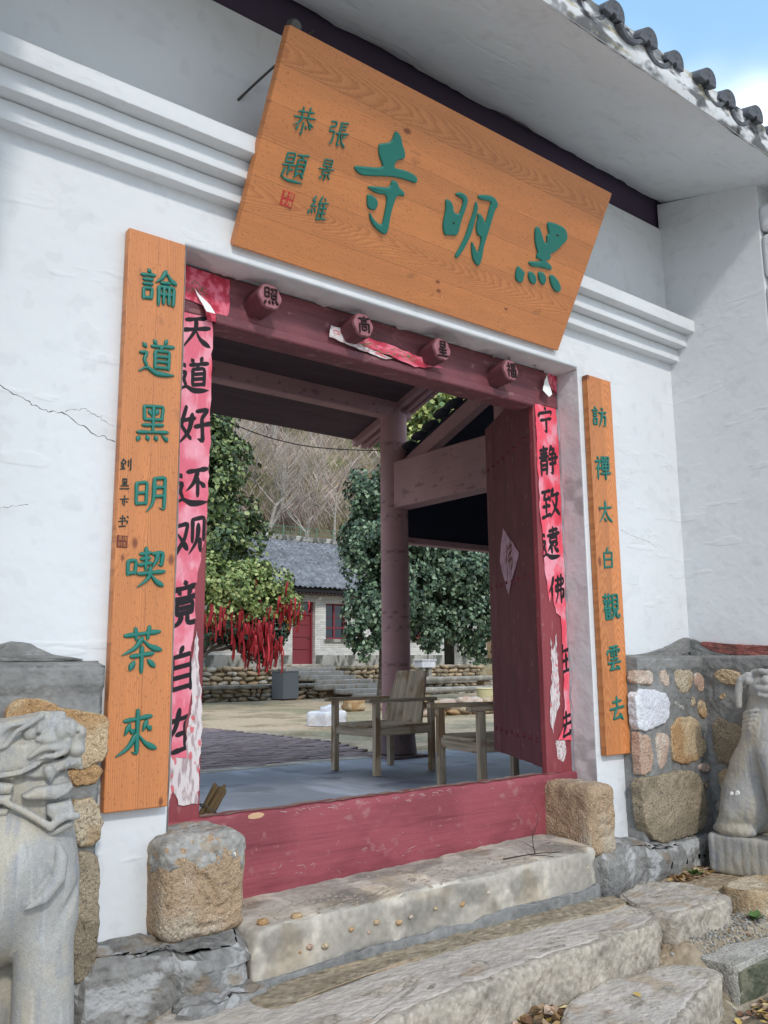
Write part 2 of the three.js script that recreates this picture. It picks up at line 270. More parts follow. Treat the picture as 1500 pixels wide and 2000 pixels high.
  MT.darkBoard = surf(512, 1.0, (u, v) => { const g = pf(u, v, 3, 60, 4, 211), k = 0.4 + (g - 0.5) * 0.08; return [k, k * 0.82, k * 0.84]; }, (u, v) => pf(u, v, 3, 60, 3, 212), { roughness: 0.85, bumpScale: 0.004 });
  MT.baseStone = surf(256, 0.8, (u, v) => { const a = pf(u, v, 5, 5, 5, 206), k = 0.55 + (a - 0.5) * 0.2; return [k, k * 0.86, k * 0.86]; }, (u, v) => pf(u, v, 14, 14, 4, 207), { bumpScale: 0.01 });
  MT.navy = std({ color: new THREE.Color(0x2a2c3c), roughness: 0.9 });
  MT.purlin = std({ color: new THREE.Color(0x46384a), roughness: 0.85 });
  MT.chair = surf(512, 0.9, (u, v) => { const g = pf(u, v, 3, 70, 5, 221), a = pf(u, v, 5, 6, 4, 222), m = smooth(0.55, 0.72, a); let k = 0.74 + (g - 0.5) * 0.36; return mixc([k, k * 0.9, k * 0.77], [k * 0.8, k * 0.66, k * 0.5], m); }, (u, v) => pf(u, v, 3, 70, 4, 224), { roughness: 0.85, bumpScale: 0.004 });
  MT.porch = surf(512, 2.5, (u, v) => { const a = pf(u, v, 4, 4, 5, 241), b = smooth(0.55, 0.75, pf(u, v, 10, 3, 4, 243)); let k = 0.6 + (a - 0.5) * 0.26 + b * 0.12 - smooth(0.6, 0.75, pf(u, v, 6, 8, 5, 246)) * 0.12; return [k * 0.95, k * 0.985, k * 1.06]; }, (u, v) => pf(u, v, 10, 10, 4, 244), { roughness: 0.65, bumpScale: 0.006 });
  MT.earth = surf(640, 3, (u, v) => { const a = pf(u, v, 5, 5, 5, 251), g = pf(u, v, 120, 120, 2, 253), w = smooth(0.7, 0.85, pf(u, v, 90, 90, 3, 255)); let c = mixc([0.63, 0.55, 0.45], [0.55, 0.5, 0.42], smooth(0.4, 0.65, a)); c = mixc(c, [0.75, 0.71, 0.63], w * 0.7); const k = (g - 0.5) * 0.16; return [c[0] + k, c[1] + k, c[2] + k]; }, (u, v) => pf(u, v, 20, 20, 5, 256) * 0.5 + pf(u, v, 120, 120, 2, 257) * 0.5, { bumpScale: 0.03 });
  MT.yard = surf(640, 7, (u, v) => { const a = pf(u, v, 4, 4, 5, 261), b = pf(u, v, 12, 12, 4, 262), g = pf(u, v, 150, 150, 2, 263), w = smooth(0.66, 0.8, pf(u, v, 130, 130, 2, 265)); let c = mixc([0.72, 0.63, 0.52], [0.56, 0.52, 0.41], smooth(0.45, 0.68, a)); c = mixc(c, [0.5, 0.42, 0.3], smooth(0.5, 0.7, b) * 0.6); c = mixc(c, [0.74, 0.69, 0.55], w * 0.6); const k = (g - 0.5) * 0.1; return [c[0] + k, c[1] + k, c[2] + k]; }, (u, v) => pf(u, v, 120, 120, 3, 266), { bumpScale: 0.03 });
  MT.hill = surf(512, 14, (u, v) => { const a = pf(u, v, 6, 6, 5, 271), g = pf(u, v, 40, 60, 3, 273); let c = mixc([0.44, 0.37, 0.27], [0.34, 0.33, 0.2], smooth(0.4, 0.65, a)); const k = (g - 0.5) * 0.2; return [c[0] + k, c[1] + k, c[2] + k]; }, null);
  MT.tile = surf(256, 0.6, (u, v) => { const a = pf(u, v, 4, 4, 5, 281), g = pf(u, v, 40, 40, 2, 283); const k = 0.34 + (a - 0.5) * 0.2 + (g - 0.5) * 0.1; return [k, k * 1.02, k * 1.08]; }, (u, v) => pf(u, v, 20, 20, 4, 284), { roughness: 0.75, bumpScale: 0.006 });
  MT.houseTile = surf(512, 2.2, (u, v) => { const a = pf(u, v, 5, 5, 4, 286), g = vn(u * 20, v * 20, 20, 20, 287), w = smooth(0.88, 0.95, vn(u * 40, v * 40, 40, 40, 289)); const k = 0.44 + (a - 0.5) * 0.16 + (g - 0.5) * 0.16; return mixc([k, k * 1.01, k * 1.04], [0.8, 0.75, 0.72], w * 0.7); }, null);
  // whitewashed brick (courses of 7 cm far behind the trees)
  MT.whiteBrick = surf(512, 1.68, (u, v) => {
    const row = Math.floor(v * 24), x = u * 7 + (row % 2) * 0.5, fx = x - Math.floor(x), fy = v * 24 - row, id = PERM[((Math.floor(x) % 7) * 31 + row * 57) & 65535];
    const j = fx < 0.045 || fy < 0.16; const a = pf(u, v, 5, 5, 5, 291); let k = 0.76 + id * 0.1 + (a - 0.5) * 0.14; if (j) k -= 0.13; return [k, k * 0.985, k * 0.95];
  }, (u, v) => { const row = Math.floor(v * 24), x = u * 7 + (row % 2) * 0.5, fx = x - Math.floor(x), fy = v * 24 - row; return fx < 0.045 || fy < 0.16 ? 0.2 : 0.8; }, { bumpScale: 0.008 });
  MT.houseBase = surf(256, 1.5, (u, v) => { const a = pf(u, v, 4, 3, 5, 301), b = smooth(0.45, 0.65, pf(u, v, 9, 4, 4, 303)); const k = 0.62 + (a - 0.5) * 0.2; return mixc([k, k * 0.98, k * 0.93], [0.3, 0.3, 0.27], b * 0.8); }, null);
  MT.houseRed = std({ color: new THREE.Color(0x7e2b33), roughness: 0.6 });
  MT.glass = std({ color: new THREE.Color(0x1d2630), roughness: 0.12 });
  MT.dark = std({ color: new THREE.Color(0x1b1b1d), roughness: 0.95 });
  MT.iron = std({ color: new THREE.Color(0x55524e), roughness: 0.6, metalness: 0.6 });
  MT.green = new THREE.MeshPhysicalMaterial({ color: new THREE.Color(0x0b6e60), roughness: 0.42, clearcoat: 0.25, clearcoatRoughness: 0.4 });
  MT.greenDark = std({ color: new THREE.Color(0x1f3a36), roughness: 0.5 });
  MT.seal = std({ color: new THREE.Color(0xb8372a), roughness: 0.6 });
  MT.sealDark = std({ color: new THREE.Color(0x6b2b24), roughness: 0.6 });
  MT.leaf = std({ vertexColors: true, roughness: 0.55 });
  MT.bark = surf(256, 1.2, (u, v) => { const a = pf(u, v, 5, 20, 4, 311), k = 0.6 + (a - 0.5) * 0.25; return [k, k * 0.94, k * 0.87]; }, (u, v) => pf(u, v, 10, 30, 3, 312), { bumpScale: 0.01 });
  MT.barkDark = surf(256, 1.2, (u, v) => { const a = pf(u, v, 5, 20, 4, 313), k = 0.33 + (a - 0.5) * 0.2; return [k, k * 0.9, k * 0.8]; }, null);
  MT.ribbon = std({ color: new THREE.Color(0x870f18), roughness: 0.6, side: THREE.DoubleSide });
  MT.ribbon2 = std({ color: new THREE.Color(0xb8323c), roughness: 0.6, side: THREE.DoubleSide });
  MT.whitePaint = std({ color: new THREE.Color(0xe9e8e2), roughness: 0.85, side: THREE.DoubleSide });
}
// pine boards: planks along u (metres), one texture for each board so that no grain repeats
function woodTex(len, wid, w, h, seed, plank, vertical) {
  const R = mulberry(seed), kinds = []; for (let i = 0; i < 20; i++) kinds.push([R(), R(), R(), R()]);
  const knots = []; for (let i = 0; i < 4; i++) knots.push([R() * len, R() * wid, 0.006 + R() * 0.009]);
  const f = (U, V) => {
    const id = Math.floor(V / plank), q = kinds[id % 20], v = V - id * plank;
    let wx = 0, kd = 0; for (const [kx, ky, kr] of knots) { const d = Math.hypot((U - kx) * 0.55, V - ky); kd = Math.max(kd, smooth(kr * 1.5, kr * 0.4, d)); wx += Math.exp(-d * d / 0.0022) * 0.02 * Math.sign(V - ky || 1); }
    const c = plank * (0.3 + 0.4 * q[1]), nz = fbm3(U * 1.1 + seed, V * 9, 1, 3), fine = n3(U * 9, V * 330, seed);
    let t; if (q[0] < 0.5) t = (q[2] > 0.5 ? U : -U) * 1.3 + Math.pow((v - c) / 0.05, 2) * 0.22 + nz * 0.16 + wx * 6; else t = (V + wx) * 13 + nz * 0.22;
    let s = t * (8 + 7 * q[3]); s -= Math.floor(s); const late = smooth(0.25, 0.85, s) * (1 - smooth(0.9, 1, s));
    let col = mixc([0.79, 0.505, 0.292], [0.66, 0.375, 0.19], late * 0.5); const b = 1 + (q[3] - 0.5) * 0.13 + nz * 0.05 + fine * 0.03; col = [col[0] * b, col[1] * b, col[2] * b];
    col = mixc(col, [0.45, 0.23, 0.11], kd * 0.85);
    const mil = smooth(0.52, 0.75, fbm3(U * 3 + 7, V * 5, seed, 4)) * 0.22 + smooth(0.62, 0.8, n3(U * 40, V * 60, seed)) * 0.25; col = mixc(col, [0.42, 0.26, 0.17], mil);
    const seam = Math.min(v, plank - v); if (id > 0 && v < 0.0016) col = mixc(col, [0.4, 0.24, 0.13], 0.55);
    return [col, late];
  };
  const map = dtex(w, (u, v) => f(vertical ? v * len : u * len, vertical ? u * wid : v * wid)[0], true, h);
  map.wrapS = map.wrapT = THREE.ClampToEdgeWrapping; return map;
}
// ---------- brush-written characters: strokes on a 100 x 100 grid (y down) ----------
const YAN = 'd 18 4 26 12|h 2 22 38 19|h 8 34 32 32|h 8 46 32 44|c 9 58 9 86|c 9 58 32 56 30 84|c 9 84 31 82|';
const SHI = 'd 18 4 26 12|p 6 26 34 23 24 42 4 58|v 20 44 20 98|d 26 48 36 56|';
const ZOU = '|d 10 14 18 24|c 4 40 22 38 14 58 22 74|n 2 90 22 79 50 92 98 93';
const GLYPH = {
  si: 'h 24 20 74 15|v 50 3 48 40|h 3 42 97 35|h 12 60 92 54|k 66 42 65 80 62 97 50 90|d 28 68 38 80',
  ming: 'v 12 22 12 78|c 12 22 40 18 39 76|c 14 48 38 46|c 13 76 39 74|p 60 8 60 50 55 78 40 98|k 60 8 90 5 89 92 76 86|c 62 32 88 30|c 61 56 88 54',
  hei: 'c 24 6 26 42|c 24 6 78 4 74 42|d 38 14 43 28|d 63 12 58 26|c 26 42 76 40|v 50 6 50 76|h 22 58 78 55|h 8 78 92 74|d 14 88 8 100|d 34 86 38 98|d 56 86 62 97|n 76 84 94 99',
  lun: YAN + 'p 68 2 58 22 40 38|n 68 4 82 24 100 36|h 56 36 80 34|v 50 48 50 98|k 50 48 92 46 91 97 84 94|c 52 68 90 66|c 64 48 64 92|c 78 48 78 92',
  dao: 'd 38 2 46 12|p 74 0 68 14|h 34 20 94 16|p 62 18 56 30|v 44 32 44 78|c 44 32 82 30 81 78|c 45 46 80 45|c 45 60 80 59|c 45 76 80 75' + ZOU,
  chi: 'c 6 34 6 66|c 6 34 26 32 24 64|c 7 64 25 62|h 36 18 62 15|h 38 30 60 28|h 34 44 64 40|v 50 4 50 56|k 68 18 94 15 90 48 82 44|p 80 18 76 36 64 54|h 32 66 98 62|p 62 52 58 76 30 98|n 62 66 76 84 98 98',
  cha: 'h 10 16 90 12|v 34 2 36 26|v 66 0 62 26|p 50 24 34 44 4 58|n 50 26 70 44 98 54|h 26 62 76 59|v 50 44 50 98|d 34 72 24 90|d 64 72 80 88',
  lai: 'h 20 20 82 16|p 32 30 20 52|n 30 36 44 50|p 72 26 62 48|n 70 34 84 48|k 50 0 50 96 38 88|p 48 52 30 78 2 94|n 52 52 72 76 98 90',
  fang: YAN + 'd 66 6 74 16|h 48 30 98 26|k 66 46 92 43 88 88 76 92|p 68 28 64 60 46 96',
  chan: SHI + 'c 46 6 46 24|c 46 6 62 5 61 23|c 47 22 61 21|c 72 6 72 23|c 72 6 92 4 90 22|c 73 21 90 20|c 48 32 48 62|c 48 32 90 30 88 60|c 49 46 88 44|c 49 61 88 59|h 38 76 100 72|v 68 32 68 100',
  tai: 'h 8 32 92 28|p 50 2 46 46 6 96|n 48 40 66 72 96 94|d 40 76 52 90',
  bai: 'p 52 2 40 20|c 22 24 22 96|c 22 24 80 22 78 94|c 24 56 78 54|c 24 92 78 90',
  guan: 'h 4 10 52 7|v 18 0 18 18|v 38 0 38 18|c 8 24 8 36 22 36 22 24 8 24|c 32 24 32 36 46 36 46 24 32 24|p 20 40 4 64|v 16 52 16 98|h 16 56 50 53|h 18 68 48 66|h 18 80 48 78|h 17 95 52 93|v 34 42 34 94|c 60 6 60 62|c 60 6 90 4 89 62|c 61 24 88 23|c 61 42 88 41|c 60 60 89 59|p 68 62 64 82 48 98|k 80 62 80 90 98 92 99 80',
  yun: 'h 24 6 78 4|c 12 20 8 34|k 12 20 90 17 84 32|v 50 6 50 48|d 28 26 38 30|d 28 38 38 42|d 62 25 72 29|d 62 37 72 41|h 28 56 74 53|h 10 70 92 67|p 46 70 30 92 22 96|h 22 96 78 92|d 68 82 84 98',
  qu: 'h 24 22 78 18|v 50 2 50 46|h 4 48 96 44|p 46 48 24 84|h 24 86 74 82|d 66 68 84 94',
  gong: 'h 16 18 86 14|v 34 2 36 36|v 66 0 64 36|h 2 38 98 34|p 40 38 28 56 4 68|n 60 38 76 54 98 62|k 50 54 50 96 42 90|d 30 66 22 82|d 62 64 68 74|d 76 60 86 74',
  ti: 'c 10 6 10 34|c 10 6 42 4 40 33|c 11 19 40 18|c 11 33 40 32|h 2 44 50 41|v 28 44 28 74|h 28 58 46 56|p 14 54 4 84|n 6 72 24 88 98 94|h 52 8 96 5|p 74 8 68 20|c 58 22 58 66|c 58 22 90 20 88 66|c 59 36 88 35|c 59 50 88 49|c 58 65 88 64|p 66 66 54 80|d 80 66 92 78',
  zhang: 'k 8 10 34 8 33 26 10 27 8 44|k 8 44 34 42 30 86 18 90|v 56 6 56 48|h 56 8 88 6|h 57 20 82 19|h 57 32 82 31|h 44 48 100 44|k 58 48 58 92 72 84|p 86 52 74 64|n 66 52 78 78 100 94',
  jing: 'c 26 4 26 34|c 26 4 74 2 72 34|c 27 18 72 17|c 26 33 72 32|d 48 36 54 42|h 6 48 94 44|c 30 56 30 72|c 30 56 72 54 70 70|c 30 71 70 70|k 50 72 50 98 42 92|d 32 78 22 92|d 66 76 80 90',
  wei: 'c 26 2 10 22 30 22 8 46 38 42|d 8 56 4 76|d 20 54 22 72|d 32 52 38 66|p 58 2 44 36|v 54 26 54 98|d 72 6 78 16|h 54 28 96 25|h 56 48 92 46|h 56 68 92 66|h 54 92 100 89|v 74 28 74 90',
  liu: 'p 30 2 18 30 4 40|n 30 6 44 24 54 30|h 12 44 48 40|v 30 44 30 80|c 12 56 18 70 44 84 6 88|v 70 16 70 66|k 90 2 90 96 78 90',
  mo: 'c 32 6 32 36|c 32 6 70 4 68 36|c 32 36 68 35|v 50 6 50 70|h 28 52 72 50|h 14 72 88 68|h 8 98 94 94',
  mu: 'h 8 36 92 32|v 34 34 32 84|k 50 2 50 96 40 90|n 62 52 80 66',
  shu: 'k 20 30 62 26 60 50|h 8 56 84 50 80 76|v 40 6 40 96|d 76 10 90 24|h 14 98 70 94',
  tian: 'h 18 18 82 14|h 6 46 94 42|p 50 18 46 50 6 98|n 50 46 66 74 98 96',
  hao: 'c 26 4 12 50 40 84|p 44 24 34 66 4 96|h 2 40 52 34|c 56 18 90 14 72 36|k 72 36 76 94 60 86|h 52 56 100 50',
  hai: 'h 34 12 94 8|p 66 10 54 40 32 60|v 66 30 66 76|n 68 36 90 56' + ZOU,
  guan2: 'c 6 20 40 16 30 56 4 92|n 10 40 26 62 42 86|v 54 8 54 66|c 54 8 90 5 89 64|p 72 22 68 62 44 96|k 78 60 78 90 98 92 99 78',
  jing2: 'd 50 0 54 10|h 18 18 84 14|p 34 22 40 32|p 66 20 58 34|h 4 40 98 36|c 30 48 30 72|c 30 48 72 46 70 70|c 31 60 70 59|c 30 72 70 70|p 42 74 36 90 12 100|k 58 74 58 94 92 94 94 82',
  zi: 'p 52 0 42 16|v 24 20 24 96|c 24 20 78 18 77 98|c 26 44 76 43|c 26 68 76 67|c 25 92 76 91',
  zai: 'h 8 24 94 20|p 48 0 36 44 4 72|v 24 50 24 98|h 42 56 92 52|v 66 32 66 88|h 32 92 98 88',
  ning: 'd 48 0 54 14|d 12 20 8 36|k 12 24 90 20 82 36|h 20 50 84 46|k 54 50 54 96 40 88',
  jing3: 'h 6 14 46 11|h 8 26 44 24|h 2 38 50 35|v 26 2 26 44|v 10 48 10 98|k 10 48 42 46 41 96 34 92|c 11 64 41 63|c 11 78 41 77|p 66 2 52 26|c 60 14 84 12 74 28|c 56 30 90 28 88 62|h 50 46 100 42|h 56 62 88 60|k 72 30 72 96 60 90',
  zhi: 'h 4 10 52 7|c 26 12 12 34 44 32|d 40 22 50 40|h 8 56 46 54|v 26 40 26 80|h 2 90 50 82|p 66 2 52 34|h 58 24 96 20|p 84 24 76 60 46 96|n 58 36 74 66 100 92',
  yuan: 'h 42 10 84 7|v 62 0 62 22|h 34 24 94 20|c 46 32 46 46|c 46 32 80 30 78 45|c 46 46 78 45|p 62 46 32 72|v 52 58 54 80|p 84 50 68 62|n 62 56 74 70 92 78' + ZOU,
  fo: 'p 28 2 20 30 2 54|v 20 34 20 98|h 40 16 88 14 88 34 42 36 40 54|h 40 54 92 52 88 78 78 82|p 56 2 54 60 38 98|v 74 0 74 98',
  zhao: 'c 10 6 10 54|c 10 6 38 4 37 54|c 11 30 37 29|c 10 54 37 53|c 50 10 90 8 86 34 76 32|p 66 10 60 28 46 38|c 54 44 54 64|c 54 44 86 42 84 63|c 54 63 84 62|d 14 76 6 96|d 36 76 40 92|d 58 75 64 92|d 80 73 94 92',
  gao: 'd 50 0 54 8|h 8 14 94 11|c 32 22 32 36 68 36 68 22 32 22|c 14 46 12 98|k 14 46 88 44 86 96 78 92|c 34 60 34 82 66 82 66 60 34 60',
  xing: 'c 28 2 28 38|c 28 2 72 0 70 38|c 29 20 70 19|c 28 38 70 37|p 30 44 14 66|h 30 56 82 53|h 22 74 80 72|h 6 96 96 92|v 52 44 52 94',
  fu: SHI + 'h 46 10 96 7|c 54 20 54 38 86 38 86 20 54 20|c 48 48 48 96|c 48 48 94 46 93 96|c 49 70 93 69|v 70 48 70 94|c 48 94 93 93',
};
const PROF = { h: [0.75, 1.05, 0.8, 0.75, 0.85, 1.15, 0.7], v: [0.8, 1.1, 0.9, 0.85, 0.85, 0.9, 0.6], p: [0.8, 1.2, 1.05, 0.9, 0.7, 0.45, 0.1], n: [0.3, 0.5, 0.75, 1.0, 1.35, 1.1, 0.1], d: [0.35, 0.85, 1.2, 1.3, 1.1, 0.6], k: [0.8, 1.05, 0.9, 0.9, 1.0, 0.9, 0.15], c: [0.75, 0.9, 0.85, 0.85, 0.9, 0.8] };
// strokes of one character as centre lines with half widths
function strokes(key, width, slant = 0.09) {
  return GLYPH[key].split('|').map((s) => {
    const q = s.split(' '), kind = q[0], pts = []; for (let i = 1; i < q.length; i += 2) { const x = +q[i], y = +q[i + 1]; pts.push(new THREE.Vector2(x, y - slant * (x - 50))); }
    let line = []; const hard = kind === 'c' || kind === 'k' || kind === 'h';
    if (pts.length === 2 || hard) { for (let i = 0; i < pts.length - 1; i++) { const L = pts[i].distanceTo(pts[i + 1]), n = Math.max(2, Math.ceil(L / 7)); for (let k = 0; k < n; k++) line.push(pts[i].clone().lerp(pts[i + 1], k / n)); } line.push(pts[pts.length - 1]); }
    else line = new THREE.SplineCurve(pts).getPoints(pts.length * 5);
    for (let it = 0; it < 1; it++) line = line.map((p, i) => (i && i < line.length - 1 ? p.clone().multiplyScalar(2).add(line[i - 1]).add(line[i + 1]).multiplyScalar(0.25) : p));
    const n = line.length, pr = PROF[kind]; const W = line.map((_, i) => { const t = i / (n - 1) * (pr.length - 1), a = Math.min(pr.length - 2, Math.floor(t)); return mix(pr[a], pr[a + 1], t - a) * width * 0.5; });
    const first = line[0].clone().add(line[0].clone().sub(line[1]).normalize().multiplyScalar(W[0] * 0.8)), last = line[n - 1].clone().add(line[n - 1].clone().sub(line[n - 2]).normalize().multiplyScalar(W[n - 1] * 0.8));
    line = [first, ...line, last]; const V = [W[0] * 0.35, ...W, W[n - 1] * 0.35];
    return line.map((p, i) => { const a = line[Math.max(0, i - 1)], b = line[Math.min(line.length - 1, i + 1)], d = b.clone().sub(a).normalize(); return [p.x, p.y, -d.y * V[i], d.x * V[i], V[i]]; });
  });
}
// carved and painted character: rounded ribbons standing proud of a board, centred on the origin, facing +z
function glyphGeo(key, w, h, width = 10, proud = 0.008, slant = 0.09) {
  const P = [], I = []; let e = 0;
  for (const s of strokes(key, width, slant)) {
    e += 0.00025; const o = P.length / 3, prof = [[-1, 0], [-0.8, 0.72], [-0.35, 1], [0.35, 1], [0.8, 0.72], [1, 0]];
    for (const [x, y, nx, ny, W] of s) for (const [k, z] of prof) P.push((x + nx * k - 50) / 100 * w, (50 - y - ny * k) / 100 * h, z ? (z * proud * Math.min(1, 0.35 + W / (width * 0.45)) + e) : -0.004);
    const m = prof.length; for (let i = 0; i < s.length - 1; i++) for (let k = 0; k < m - 1; k++) { const a = o + i * m + k; I.push(a, a + m, a + 1, a + 1, a + m, a + m + 1); }
    for (const [b, f] of [[o, 0], [o + (s.length - 1) * m, 1]]) for (let k = 1; k < m - 1; k++) f ? I.push(b, b + k, b + k + 1) : I.push(b, b + k + 1, b + k);
  }
  return boxUV(geo(P, I));
}
// the same character written with ink on a canvas
function inkGlyph(ctx, key, x, y, w, h, width, colour, slant = 0.12) {
  ctx.fillStyle = colour;
  for (const s of strokes(key, width, slant)) {
    ctx.beginPath(); const T = (a, b) => [x + (a - 50) / 100 * w, y + (b - 50) / 100 * h];
    s.forEach(([a, b, nx, ny], i) => { const q = T(a + nx, b + ny); i ? ctx.lineTo(...q) : ctx.moveTo(...q); });
    for (let i = s.length - 1; i >= 0; i--) { const [a, b, nx, ny] = s[i]; ctx.lineTo(...T(a - nx, b - ny)); }
    ctx.closePath(); ctx.fill();
  }
}
function canvasTex(w, h, draw) { const c = document.createElement('canvas'); c.width = w; c.height = h; const x = c.getContext('2d'); draw(x, w, h); const t = new THREE.CanvasTexture(c); t.colorSpace = THREE.SRGBColorSpace; return t; }
// flat piece of paper with a torn outline, thickness t, uv over [x0, y0, x1, y1], gentle waves
function paper(outline, box, z, t = 0.0012, wave = 0.003, curl) {
  const sh = new THREE.Shape(outline.map((p) => new THREE.Vector2(...p)));
  const tri = new THREE.ShapeGeometry(sh); let P = tri.attributes.position, idx = tri.index.array, T = [];
  for (let i = 0; i < idx.length; i += 3) T.push([0, 1, 2].map((k) => [P.getX(idx[i + k]), P.getY(idx[i + k])]));
  for (let it = 0; it < 7; it++) { const q = []; for (const [a, b, c] of T) { const L = [[a, b, c], [b, c, a], [c, a, b]].map((e) => [Math.hypot(e[0][0] - e[1][0], e[0][1] - e[1][1]), e]).sort((x, y) => y[0] - x[0])[0]; if (L[0] < 0.05) { q.push([a, b, c]); continue; } const [u, v, w] = L[1], m = [(u[0] + v[0]) / 2, (u[1] + v[1]) / 2]; q.push([u, m, w], [m, v, w]); } T = q; }
  const pos = [], uv = []; for (const f of T) for (const [x, y] of f) { pos.push(x, y, z + t + wave * (0.6 + n3(x * 9, y * 7, z * 3)) + (curl ? curl(x, y) : 0)); uv.push((x - box[0]) / (box[2] - box[0]), (y - box[1]) / (box[3] - box[1])); }
  const g = new THREE.BufferGeometry(); g.setAttribute('position', new THREE.Float32BufferAttribute(pos, 3)); g.setAttribute('uv', new THREE.Float32BufferAttribute(uv, 2));
  const m = mergeVertices(g, 1e-5); m.computeVertexNormals(); return m;
}
function ragged(pts, amp, seed, step = 0.03) { const o = []; for (let i = 0; i < pts.length; i++) { const [a, b, soft] = pts[i], [c, d] = pts[(i + 1) % pts.length], L = Math.hypot(c - a, d - b), n = soft ? 1 : Math.max(1, Math.round(L / step)); for (let k = 0; k < n; k++) { const t = k / n, w = k ? amp * (n3(seed + t * L * 23, i * 3.1, 0.5) + 0.5 * n3(seed + t * L * 61, i, 4)) : 0; o.push([mix(a, c, t) + (d - b) / L * w, mix(b, d, t) - (c - a) / L * w]); } } return o; }
// ================= the gatehouse =================
const gate = thing('gate_house', 'white plastered gatehouse with stone wainscot, red timber door frame and tiled eaves', 'gatehouse');
const SX = 2.28, OX = 1.283, OY = 2.713;   // side walls, opening half width and height
{
  // front wall with the opening
  const s = new THREE.Shape(); [[-SX - 0.4, -0.25], [-OX, -0.25], [-OX, OY], [OX, OY], [OX, -0.25], [SX + 0.4, -0.25], [SX + 0.4, 3.935], [-SX - 0.4, 3.935]].forEach((p, i) => (i ? s.lineTo(...p) : s.moveTo(...p)));
  const wall = part('front_wall', boxUV(at(new THREE.ExtrudeGeometry(s, { depth: 0.324, bevelEnabled: true, bevelThickness: 0.008, bevelSize: 0.008, bevelOffset: -0.008, bevelSegments: 2 }), 0, 0, -0.332)), MT.plaster, gate);
  // hairline cracks in the plaster
  const crack = (pts, r) => { const P = []; const o = []; for (let i = 0; i < pts.length - 1; i++) for (let k = 0; k < 8; k++) { const t = k / 8; o.push([mix(pts[i][0], pts[i + 1][0], t) + 0.006 * n3(i + t * 3, pts[0][0] * 9, 1), mix(pts[i][1], pts[i + 1][1], t) + 0.009 * n3(i + t * 4, 3, pts[0][1])]); } o.push(pts[pts.length - 1]); return tube(o.map(([x, y]) => [x, y, 0]), o.map((_, i) => r * (0.35 + Math.abs(n3(i * 0.7, 2, r * 900)))), 4, o.length * 2); };
  const cm = std({ color: new THREE.Color(0x5f5a53), roughness: 1 });
  for (const [pts, r] of [[[[-2.02, 1.965], [-1.91, 1.923], [-1.826, 1.889], [-1.751, 1.893], [-1.642, 1.831], [-1.55, 1.809]], 0.0022], [[[-1.75, 1.9], [-1.68, 1.92], [-1.62, 1.9], [-1.56, 1.87]], 0.0012], [[[-2.05, 1.55], [-1.95, 1.51], [-1.86, 1.53]], 0.001], [[[1.62, 1.75], [1.75, 1.72], [1.9, 1.7], [2.0, 1.66]], 0.001]]) part('crack', crack(pts, r), cm, wall);
  // flaked lip of plaster above the moulding
  part('plaster_flake', rock([[-1.66, 3.2], [-1.64, 3.29], [-1.55, 3.33], [-1.47, 3.31], [-1.4, 3.21]], -0.002, 0.006, { seg: 0.02, bevel: 0.004, amp: 0.002, rings: 3, map: (a, b, c) => [a, b, c] }), MT.plaster, wall);
  part('plaster_flake', rock([[1.5, 3.2], [1.52, 3.27], [1.6, 3.28], [1.66, 3.21]], -0.002, 0.006, { seg: 0.02, bevel: 0.004, amp: 0.002, rings: 3, map: (a, b, c) => [a, b, c] }), MT.plaster, wall);
  // three stepped courses of the cornice on each side of the plaque
  for (const [x0, x1] of [[-SX, -1.02], [1.02, SX]]) for (let k = 0; k < 3; k++) {
    const y0 = 2.943 + k * 0.085, g = sheet(90, 6, (u, v) => { const x = mix(x0, x1, u), d = 0.066 * (k + 1) + 0.0015 * n3(x * 2, k * 5, 1) + 0.0008 * n3(x * 11, k, 2), w = 0.0012 * n3(x * 3, k, 7); const q = [[y0 + 0.001, 0], [y0, d - 0.004], [y0 + 0.004, d], [y0 + 0.04, d + 0.001], [y0 + 0.078, d], [y0 + 0.084, d - 0.006], [y0 + 0.0845, 0]][Math.round(v * 6)]; return [x, q[0] + (q[1] > 0.01 ? w : 0), q[1]]; });
    part('cornice_course', boxUV(g), MT.plaster, gate);
  }
  // dark timber plate between wall and soffit
  part('wall_plate', bar(-SX - 0.3, 3.94, -0.3, SX + 0.3, 4.22, -0.045, 0.004, 'x'), MT.purlin, gate);
  // soffit: rendered, with a ragged back edge
  part('soffit', boxUV(sheet(140, 14, (u, v) => { const x = mix(-2.95, 2.95, u); let z = mix(0.0, 0.975, v), y = 4.137 - 0.274 * z + 0.006 * n3(x * 1.5, z * 2, 3); if (v === 0) { z += 0.03 * fbm3(x * 1.6, 1, 1, 5) + 0.01 * n3(x * 31, 4, 1) * Math.max(0, n3(x * 2, 7, 3)); y += 0.014 + 0.014 * fbm3(x * 2.2, 8, 1, 4); } return [x, y, z]; }, true)), MT.plaster, gate);
  part('soffit_back', bar(-2.95, 4.17, -0.02, 2.95, 4.3, 0.3, 0.004), MT.darkBoard, gate);
  // fascia with water stains
  const stain = dtex(1024, (u, v) => { const n = pf(u, v, 40, 3, 4, 401), m = pf(u, v, 90, 4, 3, 403), b = pf(u, v, 24, 6, 4, 405); let k = 0.82 - smooth(0.46, 0.66, n) * 0.42 - smooth(0.55, 0.75, m) * 0.25; return mixc([k, k, k * 1.0], [0.62, 0.57, 0.42], smooth(0.62, 0.78, b) * 0.5); }, true, 128);
  const fm = std({ map: stain, roughness: 0.9 });
  const fg = sheet(160, 5, (u, v) => { const x = mix(-2.95, 2.95, u); return [x, 3.868 + v * 0.17 + 0.004 * n3(x * 5, v * 3, 1), 0.985 + 0.004 * n3(x * 6, v * 4, 9) - (v === 0 ? 0.02 : 0)]; });
